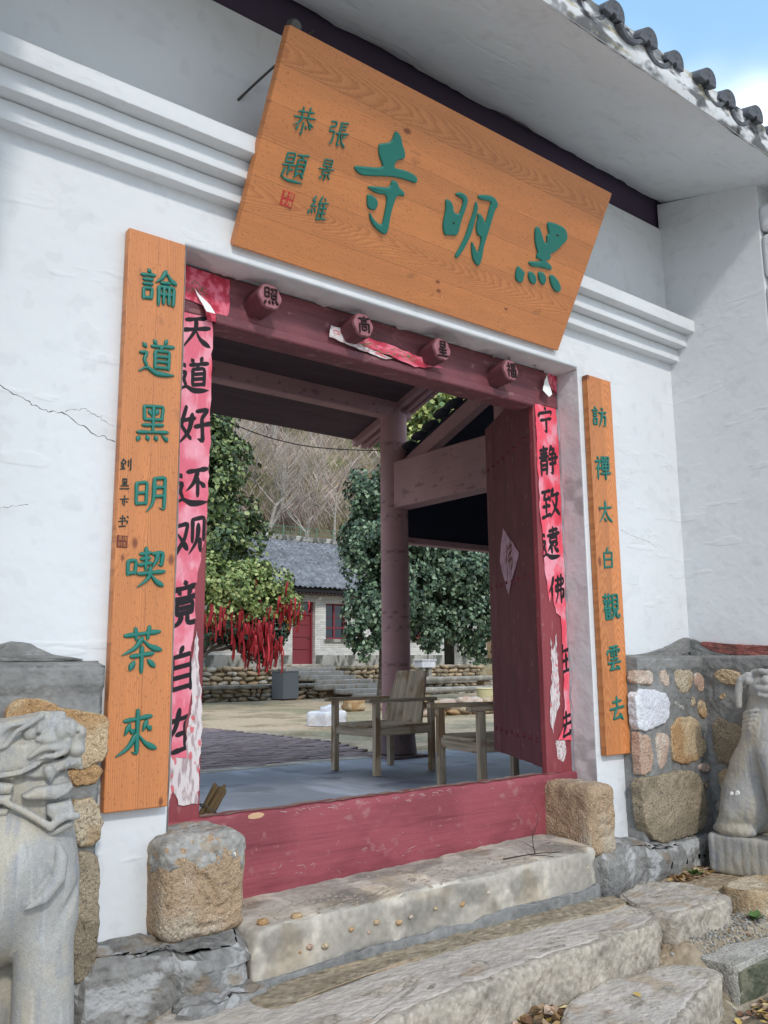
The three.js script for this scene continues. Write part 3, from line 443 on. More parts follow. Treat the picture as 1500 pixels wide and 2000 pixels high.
  const uv = new Float32Array(fg.attributes.position.count * 2); for (let i = 0; i < uv.length / 2; i++) { uv[i * 2] = fg.attributes.position.getX(i) / 5.9; uv[i * 2 + 1] = (fg.attributes.position.getY(i) - 3.86) / 0.18; } fg.setAttribute('uv', new THREE.BufferAttribute(uv, 2));
  part('fascia', fg, fm, gate);
  // eave tiles
  const arc = (r, t, a0, a1, L) => { const s2 = new THREE.Shape(); s2.absarc(0, 0, r, a0, a1, false); s2.absarc(0, 0, r - t, a1, a0, true); return new THREE.ExtrudeGeometry(s2, { depth: L, bevelEnabled: true, bevelSize: 0.003, bevelThickness: 0.003, bevelSegments: 1, curveSegments: 9 }); };
  const cover = boxUV(arc(0.074, 0.054, 0.1, Math.PI - 0.1, 0.26)), pan = boxUV(arc(0.125, 0.018, Math.PI * 1.22, Math.PI * 1.78, 0.24));
  const tilt = Math.atan(0.28);
  for (let i = -11; i <= 11; i++) for (const [g, dx, dy, dz, r] of [[pan, 0.13, 0.145, 1.03, 0], [pan, 0.13, 0.178, 0.86, 0], [cover, 0, 0.075, 1.01, 0], [cover, 0, 0.13, 0.81, 0]]) {
    const m = part(g === pan ? 'pan_tile' : 'cover_tile', g, MT.tile, gate);
    m.position.set(i * 0.259 + 0.42 - 0.013 + dx + rr(-0.012, 0.012), 4.03 + dy - 0.055 + rr(-0.006, 0.008), dz - 0.25 + rr(-0.02, 0.03)); m.rotation.set(tilt + rr(-0.04, 0.04), rr(-0.05, 0.05), rr(-0.06, 0.06));
  }
  // main roof: boards beneath, tiles above
  const slope = (x0, x1, z0, y0, z1, y1, t, m, name, par = gate, nx = 2) => part(name, boxUV(mrg([sheet(nx, 2, (u, v) => [mix(x0, x1, u), mix(y0, y1, v), mix(z0, z1, v)], z1 < z0 ? true : false), sheet(nx, 2, (u, v) => [mix(x0, x1, u), mix(y0, y1, v) + t, mix(z0, z1, v)], z1 > z0 ? true : false), ...[x0, x1].map((x) => sheet(1, 1, (u, v) => [x, mix(y0, y1, v) + u * t, mix(z0, z1, v)])), ...[[z0, y0], [z1, y1]].map(([z, y]) => sheet(1, 1, (u, v) => [mix(x0, x1, u), y + v * t, z]))]), 'x'), m, par);
  slope(-3.42, 3.42, -0.02, 4.26, -1.5, 4.62, 0.1, MT.darkBoard, 'roof_deck');
  slope(-3.42, 3.42, -4.85, 3.58, -1.5, 4.62, 0.1, MT.darkBoard, 'roof_deck');
  slope(-3.0, 3.0, 0.78, 4.06, -0.02, 4.28, 0.1, MT.darkBoard, 'roof_deck');
  const corr = (x0, x1, z0, y0, z1, y1) => boxUV(sheet(Math.round((x1 - x0) / 0.0324), 3, (u, v) => { const x = mix(x0, x1, u); return [x, mix(y0, y1, v) + 0.05 * Math.abs(Math.cos(x / 0.259 * Math.PI)), mix(z0, z1, v)]; }, true));
  part('roof_tile_rows', mrg([corr(-3.42, 3.42, 0.72, 4.17, -1.5, 4.74), corr(-3.42, 3.42, -1.5, 4.74, -4.88, 3.7)]), MT.tile, gate, true);
  part('ridge', bar(-3.42, 4.72, -1.6, 3.42, 4.92, -1.4, 0.04, 'x'), MT.tile, gate);
  // purlins, tie beams, columns of the porch
  for (const [z, y] of [[-4.1, 3.76], [-2.9, 4.05], [-1.5, 4.5]]) part('purlin', bar(-3.4, y - 0.095, z - 0.085, 3.4, y + 0.095, z + 0.085, 0.02, 'x'), MT.pinkBeam, gate);
  for (const s of [-1, 1]) {
    const col = part('column', boxUV(at(new THREE.CylinderGeometry(0.148, 0.155, 3.42, 28, 12), 3.2 * s, 1.99, -4.1)), MT.pinkBeam, gate);
    part('column_base', boxUV(mrg([at(new THREE.CylinderGeometry(0.19, 0.21, 0.2, 8), 3.2 * s, 0.14, -4.1), at(new THREE.CylinderGeometry(0.165, 0.2, 0.08, 12), 3.2 * s, 0.27, -4.1), at(new THREE.BoxGeometry(0.46, 0.03, 0.46), 3.2 * s, 0.012, -4.1)])), MT.baseStone, col);
    part('crack', tube([[3.2 * s - 0.03, 3.1, -3.955], [3.2 * s - 0.01, 2.4, -3.953], [3.2 * s + 0.02, 1.6, -3.952], [3.2 * s, 0.9, -3.951], [3.2 * s + 0.012, 0.5, -3.95]], 0.003, 4), MT.dark, col);
    part('tie_beam', bar(3.2 * s - 0.11, 2.62, -3.98, 3.2 * s + 0.11, 3.14, -0.35, 0.02, 'z'), MT.pinkBeam, gate);
    part('king_post', boxUV(at(new THREE.CylinderGeometry(0.1, 0.1, 0.62, 14), 3.24 * s, 3.44, -2.45)), MT.pinkBeam, gate);
    // raking boards on the gable of the main roof
    for (const [dx, w, h, dy] of [[0.0, 0.05, 0.2, 0.0], [-0.09, 0.06, 0.12, -0.05], [-0.2, 0.07, 0.1, -0.05]]) part('barge_board', beam([(3.42 + dx) * s, 3.6 + dy, -4.86], [(3.42 + dx) * s, 4.65 + dy, -1.5], w, h), MT.pinkBeam, gate);
    part('rafter', beam([3.3 * s, 3.1, -4.0], [3.3 * s, 4.04, -1.7], 0.12, 0.15), MT.pinkBeam, gate);
    slope(s > 0 ? 3.27 : -7, s > 0 ? 7 : -3.27, -4.3, 3.06, -1.7, 4.12, 0.06, MT.navy, 'side_roof_deck');
    slope(s > 0 ? 3.27 : -7, s > 0 ? 7 : -3.27, 0.2, 3.4, -1.7, 4.12, 0.06, MT.navy, 'side_roof_deck');
    for (let k = 0; k < 15; k++) { const t = k / 14, m = part('verge_tile', boxUV(lump(0.1, 0.022, 0.12, k + 40 * s, 1, 0.1, 0.8)), MT.tile, gate); m.position.set(3.27 * s, mix(3.12, 4.2, t) + 0.06 + rr(-0.01, 0.01), mix(-4.3, -1.7, t)); m.rotation.set(-0.39 + rr(-0.1, 0.1), 0, 0); }
    part('roof_tile_rows', (() => { const a = s > 0 ? [3.4, 7] : [-7, -3.4]; return mrg([corr(a[0], a[1], -1.7, 4.24, -4.35, 3.13), corr(a[0], a[1], 0.2, 3.5, -1.7, 4.24)]); })(), MT.tile, gate, true);
    part('transom_panel', bar(s > 0 ? 3.36 : -7, 2.34, -4.16, s > 0 ? 7 : -3.36, 3.1, -4.08, 0.004, 'x'), MT.navy, gate);
    part('transom_rail', bar(s > 0 ? 3.36 : -7, 2.27, -4.18, s > 0 ? 7 : -3.36, 2.337, -4.06, 0.006, 'x'), MT.pinkBeam, gate);
    part('end_wall', bar(s > 0 ? 7 : -7.3, -0.3, -4.2, s > 0 ? 7.3 : -7, 3.9, 0.2, 0.01), MT.plaster, gate);
    part('bay_wall', bar(s > 0 ? SX + 0.41 : -7, -0.3, -0.34, s > 0 ? 7 : -SX - 0.41, 3.45, -0.05, 0.01), MT.plaster, gate);
    // projecting side wall of the recess
    part('side_wall', (() => { const S = new THREE.Shape(); const q = [[-0.02, -0.3], [s > 0 ? 0.7 : 0.58, -0.3], [s > 0 ? 0.7 : 0.58, 3.96], [-0.02, 4.13]]; q.forEach((p, i) => (i ? S.lineTo(...p) : S.moveTo(...p))); const g = new THREE.ExtrudeGeometry(S, { depth: 0.5, bevelEnabled: true, bevelSize: 0.008, bevelOffset: -0.008, bevelThickness: 0.008, bevelSegments: 2 }); g.rotateY(-Math.PI / 2); g.translate(s > 0 ? SX + 0.508 : -SX - 0.008, 0, 0); return boxUV(g); })(), MT.plaster, gate);
    for (const [y0, y1, z1] of [[3.62, 3.8, 0.98], [3.31, 3.6, 0.9], [3.04, 3.26, 0.84]]) { const b = part('eave_corbel', boxUV(at(RB(0.53, y1 - y0, z1 - 0.695, 0.035), s * (SX + 0.257), (y0 + y1) / 2, (z1 + 0.695) / 2)), MT.plaster, gate); }
  }
  // floor of the porch
  part('porch_floor', boxUV(mrg([sheet(40, 30, (u, v) => [mix(-7, 7, u), 0.002 * n3(u * 20, v * 9, 1), mix(-0.34, -4.2, v)]), bar(-7, -0.3, -4.2, 7, -0.004, -0.34, 0.002)])), MT.porch, gate);
  part('porch_kerb', bar(-7, -0.28, -4.42, 7, 0.004, -4.205, 0.012, 'x'), MT.concrete, gate);
}
// ---------- stone wainscot ----------
{
  const WM = (a, b, c) => [a, b, c];
  const mortar = (x0, x1, y0, y1, dep, f) => boxUV(sheet(Math.ceil((x1 - x0) / 0.018), Math.ceil((y1 - y0) / 0.018), (u, v) => { const a = mix(x0, x1, u), b = mix(y0, y1, v), e = u === 0 || u === 1 || v === 1; const q = b > y1 - 0.1 ? 0.012 + 0.002 * n3(a * 9, b * 9, 2) : 0.014 * fbm3(a * 6, b * 6, dep, 4); return f(a, b, e ? 0 : dep + q); }));
  const wr = part('wainscot', mortar(1.53, SX, -0.3, 0.997, 0.1, WM), MT.cement, gate);
  const wl = part('wainscot', mortar(-SX, -1.575, -0.3, 0.975, 0.1, WM), MT.cement, gate);
  const SW = (a, b, c) => [SX - c, b, a];
  const wsr = part('wainscot', mortar(0.0, 0.7, -0.3, 1.0, 0.035, SW), MT.cement, gate);
  const SWL = (a, b, c) => [-SX + c, b, a];
  const wsl = part('wainscot', mortar(0.0, 0.7, -0.3, 1.0, 0.035, SWL), MT.cement, gate);
  const grow = (p, k) => { let x = 0, y = 0; p.forEach((t) => { x += t[0] / p.length; y += t[1] / p.length; }); return p.map((t) => [x + (t[0] - x) * k, y + (t[1] - y) * k]); };
  const put = (par, list, map, c0, c1, side) => { for (const [m, o, top = 0, dm = 0.01] of list) part('stone', rock(grow(pairs(o), 1.12), c0, c1 + top, { seg: 0.018, bevel: 0.009, amp: 0.007, freq: 14, rings: 7, rows: 2, dome: dm * 0.35, map }), MT[m], par); };
  put(wr, [
    ['granitePink', [1.54, 0.897, 1.56, 0.912, 1.703, 0.903, 1.702, 0.828, 1.607, 0.826, 1.535, 0.836]],
    ['granitePink', [1.787, 0.909, 1.834, 0.916, 1.867, 0.862, 1.861, 0.81, 1.816, 0.811, 1.781, 0.849]],
    ['graniteTan', [1.946, 0.911, 2.036, 0.918, 2.117, 0.897, 2.115, 0.828, 2.074, 0.782, 2.017, 0.765, 1.966, 0.793, 1.945, 0.846]],
    ['granitePink', [2.154, 0.873, 2.217, 0.88, 2.239, 0.848, 2.231, 0.77, 2.169, 0.771, 2.146, 0.819]],
    ['marble', [1.535, 0.792, 1.741, 0.779, 1.828, 0.751, 1.837, 0.691, 1.813, 0.611, 1.707, 0.587, 1.56, 0.566, 1.535, 0.632], 0.008],
    ['graniteGrey', [1.889, 0.761, 1.934, 0.748, 2.02, 0.677, 2.005, 0.663, 1.945, 0.669, 1.903, 0.711], -0.008],
    ['graniteTan', [2.12, 0.754, 2.146, 0.711, 2.138, 0.681, 2.096, 0.674, 2.08, 0.713], -0.006],
    ['graniteGold', [2.168, 0.709, 2.23, 0.715, 2.25, 0.674, 2.245, 0.612, 2.195, 0.607, 2.169, 0.655]],
    ['granitePink', [1.535, 0.554, 1.56, 0.53, 1.632, 0.526, 1.651, 0.468, 1.644, 0.347, 1.55, 0.329, 1.535, 0.336], 0.004],
    ['granitePink', [1.707, 0.529, 1.804, 0.534, 1.826, 0.5, 1.809, 0.407, 1.744, 0.343, 1.719, 0.348, 1.709, 0.428]],
    ['graniteGold', [1.884, 0.608, 2.135, 0.604, 2.157, 0.496, 2.199, 0.463, 2.179, 0.396, 2.049, 0.36, 1.916, 0.37, 1.863, 0.396], 0.006],
    ['graniteGrey', [2.205, 0.539, 2.235, 0.537, 2.243, 0.474, 2.225, 0.415, 2.205, 0.416], -0.01],
    ['granitePink', [2.123, 0.338, 2.216, 0.339, 2.238, 0.312, 2.209, 0.285, 2.132, 0.296], 0.004, 0.014],
    ['graniteDark', [2.146, 0.225, 2.203, 0.231, 2.212, 0.189, 2.163, 0.193]],
    ['graniteDark', [1.535, 0.292, 1.7, 0.29, 1.894, 0.302, 2.04, 0.287, 2.116, 0.184, 2.116, 0.021, 2.027, -0.027, 1.816, -0.037, 1.64, -0.036, 1.552, 0.057, 1.538, 0.175], 0.022, 0.012],
    ['graniteTan', [1.69, -0.146, 1.828, -0.151, 1.836, -0.187, 1.747, -0.195]],
  ], WM, 0.06, 0.109);
  put(wl, [
    ['graniteGold', [-1.904, 0.815, -1.872, 0.838, -1.792, 0.835, -1.728, 0.802, -1.59, 0.783, -1.585, 0.727, -1.59, 0.651, -1.662, 0.613, -1.711, 0.624, -1.802, 0.664, -1.907, 0.763], 0.01],
    ['graniteGold', [-1.703, 0.603, -1.654, 0.613, -1.6, 0.623, -1.586, 0.582, -1.61, 0.549, -1.686, 0.551]],
    ['graniteTan', [-1.7, 0.499, -1.595, 0.493, -1.582, 0.417, -1.59, 0.358, -1.67, 0.357], 0.008],
    ['graniteDark', [-1.72, 0.312, -1.597, 0.308, -1.585, 0.251, -1.58, 0.15, -1.584, 0.036, -1.59, -0.041, -1.647, -0.071, -1.72, -0.054], 0.012],
    ['graniteTan', [-1.95, 0.55, -1.78, 0.56, -1.77, 0.4, -1.96, 0.38]], ['graniteGrey', [-2.2, 0.8, -1.98, 0.8, -1.98, 0.6, -2.2, 0.58]], ['graniteTan', [-2.2, 0.5, -2.02, 0.5, -2.0, 0.2, -2.2, 0.2]], ['graniteDark', [-1.97, 0.32, -1.78, 0.33, -1.77, 0.06, -1.97, 0.04]],
  ], WM, 0.06, 0.113);
  const sideStones = [['graniteGold', [0.175, 0.865, 0.239, 0.905, 0.33, 0.888, 0.365, 0.854, 0.34, 0.812, 0.24, 0.818]], ['graniteGold', [0.205, 0.748, 0.236, 0.764, 0.247, 0.742, 0.215, 0.714]], ['graniteDark', [0.155, 0.616, 0.311, 0.562, 0.4, 0.55, 0.41, 0.414, 0.25, 0.342, 0.15, 0.36]], ['graniteGrey', [0.13, 0.109, 0.16, 0.127, 0.176, 0.092, 0.148, 0.042, 0.125, 0.07]], ['graniteTan', [0.45, 0.9, 0.62, 0.88, 0.63, 0.7, 0.46, 0.72]], ['graniteTan', [0.16, 0.3, 0.4, 0.31, 0.38, 0.16, 0.18, 0.17]], ['granitePink', [0.47, 0.5, 0.64, 0.5, 0.62, 0.2, 0.48, 0.22]]];
  put(wsr, sideStones, SW, 0.02, 0.046); put(wsl, sideStones, SWL, 0.02, 0.046);
  // painted edge of the wainscot beside the right pier, flaked render on top of it
  const redEdge = surf(256, 0.4, (u, v) => mixc([0.6, 0.36, 0.33], [0.46, 0.3, 0.27], smooth(0.4, 0.65, pf(u, v, 5, 5, 4, 501))), (u, v) => pf(u, v, 16, 16, 4, 502), { bumpScale: 0.01 });
  const cem = (o, c1, m = MT.cement, map = WM, par = gate, name = 'render_patch') => part(name, rock(pairs(o), -0.003, c1, { seg: 0.015, bevel: 0.006, amp: 0.005, freq: 22, rings: 4, rows: 2, round: 2, map }), m, par);
  cem([1.6, 0.99, 1.8, 1.005, 1.93, 1.03, 2.05, 1.055, 2.15, 1.09, 2.275, 1.115, 2.277, 0.985], 0.022);
  cem([-2.27, 0.97, -2.2, 1.02, -2.0, 1.0, -1.95, 1.03, -1.88, 1.045, -1.82, 1.035, -1.76, 1.0, -1.7, 0.99, -1.6, 0.975], 0.02);
  cem([-0.0, 0.99, 0.0, 1.1, 0.06, 1.09, 0.16, 1.03, 0.3, 0.985, 0.7, 0.965, 0.7, 0.9, 0.2, 0.9], 0.03, MT.cement, SW);
  cem([0.07, 1.085, 0.27, 1.058, 0.43, 1.05, 0.53, 1.04, 0.69, 1.05, 0.69, 0.985, 0.52, 0.98, 0.285, 0.99, 0.15, 1.02], 0.034, redEdge, SW, gate, 'red_render_edge');
}
// ---------- door frame, threshold, studs ----------
{
  for (const s of [-1, 1]) part('door_jamb', bar(Math.min(s * 1.062, s * 1.279), 0.03, -0.212, Math.max(s * 1.062, s * 1.279), 2.705, -0.17, 0.008, 'y', [s * 3, 1]), MT.redFrame, gate);
  part('lintel', bar(-1.279, 2.487, -0.325, 1.279, 2.709, -0.16, 0.008, 'x'), MT.lintel, gate);
  part('lintel_moulding', bar(-1.06, 2.462, -0.3, 1.06, 2.515, -0.142, 0.014, 'x'), MT.lintel, gate);
  // opening soffit render, broken along its back edge
  part('opening_render', boxUV(sheet(110, 4, (u, v) => { const x = mix(-OX, OX, u); return [x, OY - 0.003 - (v < 1 ? 0.012 : 0.0) - 0.004 * n3(x * 4, v, 2), mix(0.002, -0.13 + 0.03 * n3(x * 6, 3, 1) + 0.02 * n3(x * 21, 5, 1), Math.min(1, v * 1.34))]; })), MT.reveal, gate);
  for (const s of [-1, 1]) part('opening_render', boxUV(sheet(3, 60, (u, v) => { const y = mix(-0.0, OY - 0.02, v); return [s * (OX - 0.004 - 0.004 * fbm3(y * 3, u, s, 3)), y, mix(-0.001, -0.15 + 0.014 * n3(y * 7, 3, s), u)]; })), MT.reveal, gate);
  const th = part('threshold', boxUV(sheet(120, 10, (u, v) => { const x = mix(-1.279, 1.279, u), w = 0.004 * n3(x * 3, 2, 1) + 0.003 * n3(x * 12, 6, 1), k = Math.round(v * 10); const q = [[-0.05, -0.14], [0.06, -0.14], [0.14, -0.139], [0.22, -0.138], [0.3, -0.139], [0.331 + w, -0.141], [0.341 + w, -0.146], [0.345 + w, -0.156], [0.345 + w, -0.22], [0.343 + w, -0.235], [0.0, -0.24]][k]; return [x, q[0], q[1] + 0.0015 * n3(x * 6, q[0] * 20, 4)]; }), 'x'), MT.redThreshold, gate);
  // worn top edge, chips and scratches on the threshold
  const chip = std({ color: new THREE.Color(0xc9a27f), roughness: 0.9 });
  part('chip', rock(pairs([-0.86, 0.322, -0.85, 0.339, -0.8, 0.342, -0.772, 0.332, -0.79, 0.318, -0.83, 0.315]), 0, 0.004, { seg: 0.01, bevel: 0.002, amp: 0.001, rings: 2, rows: 2, map: (a, b, c) => [a, b, c - 0.141] }), chip, th);
  const scr = std({ color: new THREE.Color(0xb79c98), roughness: 0.95 }), R = mulberry(77);
  const sc = []; for (let i = 0; i < 90; i++) { const x = -0.85 + R() * 1.95, y = 0.05 + R() * 0.27, a = (R() - 0.5) * (R() < 0.4 ? 3 : 0.5), L = 0.008 + R() * R() * 0.06, n = 3; sc.push(tube([[x, y, -0.1395], [x + L * 0.5 * Math.cos(a), y + L * 0.5 * Math.sin(a) + 0.003 * (R() - 0.5), -0.1393], [x + L * Math.cos(a), y + L * Math.sin(a), -0.1395]], [0.0004, 0.0008 + R() * 0.0009, 0.0003], 4)); }
  for (let i = 0; i < 55; i++) { const x = -0.7 + R() * 1.0, y = 0.335 - R() * R() * 0.04; sc.push(tube([[x, y, -0.1405], [x + 0.008 + R() * 0.025, y - 0.006 * R(), -0.1405]], [0.0016, 0.001], 4)); }
  part('scratches', mrg(sc), scr, th, true);
  const worn = surf(256, 0.5, (u, v) => { const a = pf(u, v, 6, 12, 5, 511); return mixc([0.55, 0.46, 0.42], [0.5, 0.28, 0.27], smooth(0.42, 0.6, a)); }, (u, v) => pf(u, v, 10, 30, 4, 512), { bumpScale: 0.006 });
  part('worn_top', boxUV(sheet(110, 2, (u, v) => { const x = mix(-1.05, 1.16, u); return [x, 0.3468 + 0.004 * n3(x * 3, 2, 1) + 0.003 * n3(x * 12, 6, 1), mix(-0.152 - 0.004 * n3(x * 9, 1, 1), -0.218, v)]; }), 'x'), worn, th);
  // four studs with carved characters on the lintel
  const sg = (() => { const S = new THREE.Shape(); for (let i = 0; i <= 48; i++) { const a = i / 48 * Math.PI * 2, r = 0.062 * (0.9 + 0.1 * Math.abs(Math.cos(a * 3))); i ? S.lineTo(Math.cos(a) * r, Math.sin(a) * r) : S.moveTo(r, 0); } return boxUV(new THREE.ExtrudeGeometry(S, { depth: 0.12, bevelEnabled: true, bevelSize: 0.004, bevelThickness: 0.005, bevelSegments: 2, steps: 1 })); })();
  const fg = (() => { const S = new THREE.Shape(); for (let i = 0; i <= 48; i++) { const a = i / 48 * Math.PI * 2, r = 0.057 * (0.9 + 0.1 * Math.abs(Math.cos(a * 3))); i ? S.lineTo(Math.cos(a) * r, Math.sin(a) * r) : S.moveTo(r, 0); } return boxUV(new THREE.ExtrudeGeometry(S, { depth: 0.004, bevelEnabled: true, bevelSize: 0.003, bevelThickness: 0.002, bevelSegments: 1 })); })();
  const ink = std({ color: new THREE.Color(0x2c1416), roughness: 0.8 });
  [['zhao', -0.85], ['gao', -0.318], ['xing', 0.205], ['fu', 0.729]].forEach(([k, x], i) => { const m = part('lintel_stud', sg, MT.lintel, gate); m.position.set(x, 2.6 - i * 0.006, -0.162); m.rotation.set(-0.05, 0.03, 0.06 * Math.sin(i * 2.1)); const f = part('stud_face', fg, MT.studFace, m); f.position.z = 0.1255; const c = part('carved_character', glyphGeo(k, 0.08, 0.088, 12, 0.005), ink, m); c.position.z = 0.133; });
  // open right-hand door leaf, boards and nails
  const X = new THREE.Vector3(-0.514, 0, 0.858), Y = new THREE.Vector3(0, 1, 0), Z = new THREE.Vector3().crossVectors(X, Y).normalize();
  const leaf = new THREE.Group(); leaf.name = 'door_leaf'; leaf.quaternion.setFromRotationMatrix(new THREE.Matrix4().makeBasis(X, Y, Z)); leaf.position.set(1.062, 0, -0.202); gate.add(leaf);
  const wds = [0.2, 0.23, 0.19, 0.24, 0.2]; let u = 0;
  wds.forEach((w, i) => { part('board', bar(-u - w + 0.001, 0.372 + 0.003 * (i % 2), -0.05, -u - 0.001, 2.62, -0.001 * (i % 2), 0.003, 'y', [i * 0.37, i * 0.61]), MT.redDoor, leaf); u += w; });
  const nail = boxUV(new THREE.SphereGeometry(0.014, 10, 6, 0, Math.PI * 2, 0, Math.PI / 2).rotateX(Math.PI / 2));
  for (const y of [0.522, 1.467, 2.3]) for (let i = 0; i < 8; i++) { const n = part('nail', nail, MT.redFrame, leaf); n.position.set(-0.09 - i * 0.128, y + rr(-0.006, 0.006), -0.0015); }
}
// ================= carved boards =================
function board(w, h, t, map, r = 0.006) {
  const g = RB(w, h, t, r), q = g.index ? g.toNonIndexed() : g, p = q.attributes.position, uv = new Float32Array(p.count * 2);
  for (let i = 0; i < p.count; i++) { uv[i * 2] = clamp(p.getX(i) / w + 0.5, 0.002, 0.998); uv[i * 2 + 1] = clamp(p.getY(i) / h + 0.5, 0.002, 0.998); }
  q.setAttribute('uv', new THREE.BufferAttribute(uv, 2)); return [q, new THREE.MeshPhysicalMaterial({ map, roughness: 0.5, clearcoat: 0.15, clearcoatRoughness: 0.45 })];
}
{
  // name plaque, tilted forward: local x along the board, y up the board, z out of its face
  const a = Math.atan2(0.44, 0.805);
  const pl = thing('name_plaque', 'large varnished pine name plaque with three big green characters, tilted forward above the doorway', 'plaque', [0.002, 2.76, 0.03]);
  pl.rotation.x = a;
  const W = 2.15, H = 0.918;
  const [g, m] = board(W, H, 0.05, woodTex(W, H, 1280, 560, 5, 0.153)); part('board', at(g, 0, H / 2, -0.025), m, pl);
  const traced = [
    [[[-0.434,0.719,-0.401,0.709,-0.38,0.675,-0.353,0.651,-0.344,0.621,-0.387,0.603,-0.393,0.563,-0.344,0.573,-0.285,0.577,-0.248,0.569,-0.239,0.554,-0.246,0.54,-0.282,0.539,-0.329,0.535,-0.385,0.526,-0.437,0.511,-0.535,0.48,-0.568,0.48,-0.591,0.49,-0.601,0.504,-0.553,0.516,-0.486,0.533,-0.446,0.549,-0.468,0.571,-0.491,0.594,-0.507,0.637,-0.466,0.65,-0.441,0.669,-0.439,0.709]],[[-0.383,0.514,-0.35,0.513,-0.33,0.492,-0.297,0.484,-0.287,0.474,-0.292,0.464,-0.332,0.457,-0.334,0.408,-0.333,0.358,-0.321,0.292,-0.33,0.268,-0.36,0.269,-0.413,0.287,-0.444,0.315,-0.453,0.341,-0.425,0.32,-0.39,0.304,-0.363,0.302,-0.368,0.356,-0.38,0.444,-0.436,0.429,-0.472,0.432,-0.506,0.441,-0.473,0.452,-0.431,0.462,-0.378,0.477]],[[-0.492,0.41,-0.465,0.414,-0.43,0.405,-0.418,0.386,-0.423,0.362,-0.431,0.353,-0.469,0.352,-0.483,0.384]]],
    [[[-0.047,0.531,-0.015,0.532,0.01,0.519,0.026,0.486,0.065,0.486,0.066,0.505,0.068,0.56,0.026,0.565,0.003,0.569,0.014,0.581,0.049,0.59,0.08,0.582,0.094,0.562,0.095,0.522,0.089,0.476,0.092,0.436,0.096,0.408,0.086,0.385,0.059,0.382,0.025,0.37,0.01,0.372,-0.013,0.404,-0.021,0.442,-0.025,0.485],[0.028,0.449,0.059,0.454,0.051,0.421,0.036,0.425]],[[0.146,0.581,0.161,0.567,0.173,0.538,0.174,0.497,0.179,0.445,0.175,0.403,0.165,0.358,0.15,0.312,0.136,0.285,0.115,0.29,0.127,0.327,0.14,0.376,0.145,0.419,0.145,0.472,0.149,0.514,0.142,0.565]],[[0.142,0.61,0.202,0.629,0.241,0.634,0.275,0.624,0.295,0.601,0.28,0.582,0.282,0.543,0.283,0.489,0.283,0.435,0.283,0.388,0.297,0.324,0.293,0.293,0.28,0.288,0.256,0.296,0.223,0.325,0.19,0.395,0.222,0.375,0.255,0.344,0.259,0.369,0.25,0.429,0.228,0.427,0.207,0.441,0.19,0.473,0.19,0.506,0.178,0.527,0.197,0.531,0.219,0.52,0.233,0.507,0.244,0.49,0.246,0.532,0.24,0.571,0.244,0.608,0.203,0.601,0.155,0.594]]],
    [[[0.6,0.591,0.625,0.585,0.653,0.561,0.685,0.53,0.708,0.524,0.699,0.548,0.687,0.566,0.703,0.58,0.673,0.606,0.662,0.629,0.681,0.638,0.745,0.643,0.807,0.64,0.837,0.615,0.848,0.587,0.827,0.561,0.805,0.525,0.783,0.501,0.754,0.484,0.767,0.478,0.771,0.457,0.743,0.447,0.744,0.438,0.774,0.437,0.801,0.424,0.807,0.406,0.751,0.402,0.695,0.395,0.66,0.385,0.623,0.395,0.627,0.407,0.665,0.416,0.708,0.428,0.704,0.438,0.669,0.435,0.66,0.452,0.666,0.467,0.64,0.487,0.613,0.523,0.589,0.572],[0.733,0.587,0.753,0.6,0.777,0.6,0.776,0.582,0.752,0.575],[0.735,0.549,0.752,0.555,0.754,0.544,0.743,0.541]],[[0.554,0.365,0.591,0.353,0.622,0.342,0.619,0.33,0.628,0.296,0.611,0.284,0.585,0.285,0.562,0.301,0.552,0.334]],[[0.658,0.362,0.695,0.355,0.716,0.338,0.725,0.313,0.708,0.3,0.679,0.306,0.656,0.326,0.644,0.35]],[[0.714,0.376,0.758,0.381,0.792,0.354,0.792,0.326,0.78,0.316,0.747,0.328,0.722,0.353]],[[0.809,0.381,0.826,0.387,0.865,0.378,0.909,0.353,0.928,0.33,0.919,0.314,0.894,0.307,0.864,0.318,0.837,0.338,0.811,0.363]]],
  ];
  for (const ch of traced) {
    const gs = ch.map((loops) => { const [o, ...holes] = loops.map((l) => chaikin(pairs(l), 2).map((p) => new THREE.Vector2(...p))); const S = new THREE.Shape(o); holes.forEach((h) => S.holes.push(new THREE.Path(h))); return at(new THREE.ExtrudeGeometry(S, { depth: 0.003, bevelEnabled: true, bevelSize: 0.008, bevelOffset: -0.007, bevelThickness: 0.008, bevelSegments: 4 }), 0, 0, -0.001); });
    part('carved_character', mrg(gs), MT.green, pl);
  }
  for (const [k, x, y, s] of [['gong', -0.901, 0.59, 0.105], ['ti', -0.889, 0.395, 0.12], ['zhang', -0.725, 0.6, 0.105], ['jing', -0.732, 0.44, 0.085], ['wei', -0.721, 0.272, 0.098]]) { const o = part('small_character', glyphGeo(k, s, s * 1.12, 8.5, 0.005, 0.16), MT.green, pl); o.position.set(x, y, 0.0005); }
  const seal = part('seal', at(RB(0.062, 0.066, 0.003, 0.001), 0, 0, 0), MT.seal, pl); seal.position.set(-0.882, 0.262, 0.0012);
  const sm = std({ color: new THREE.Color(0xd9a06a), roughness: 0.6 });
  for (const [k, dx, dy] of [['zhang', 0.014, 0.016], ['wei', 0.014, -0.016], ['jing', -0.014, 0.016], ['mu', -0.014, -0.016]]) { const o = part('seal_character', glyphGeo(k, 0.024, 0.026, 9, 0.001), sm, seal); o.position.set(dx, dy, 0.0016); }
  part('hanging_lug', rock(pairs([-0.03, -0.02, 0.03, -0.02, 0.025, 0.03, -0.02, 0.035]), -0.03, 0.012, { seg: 0.012, bevel: 0.006, amp: 0.003, rings: 2, rows: 2, map: (x, y, c) => [x - 1.04, y + H, c - 0.02] }), MT.iron, pl);

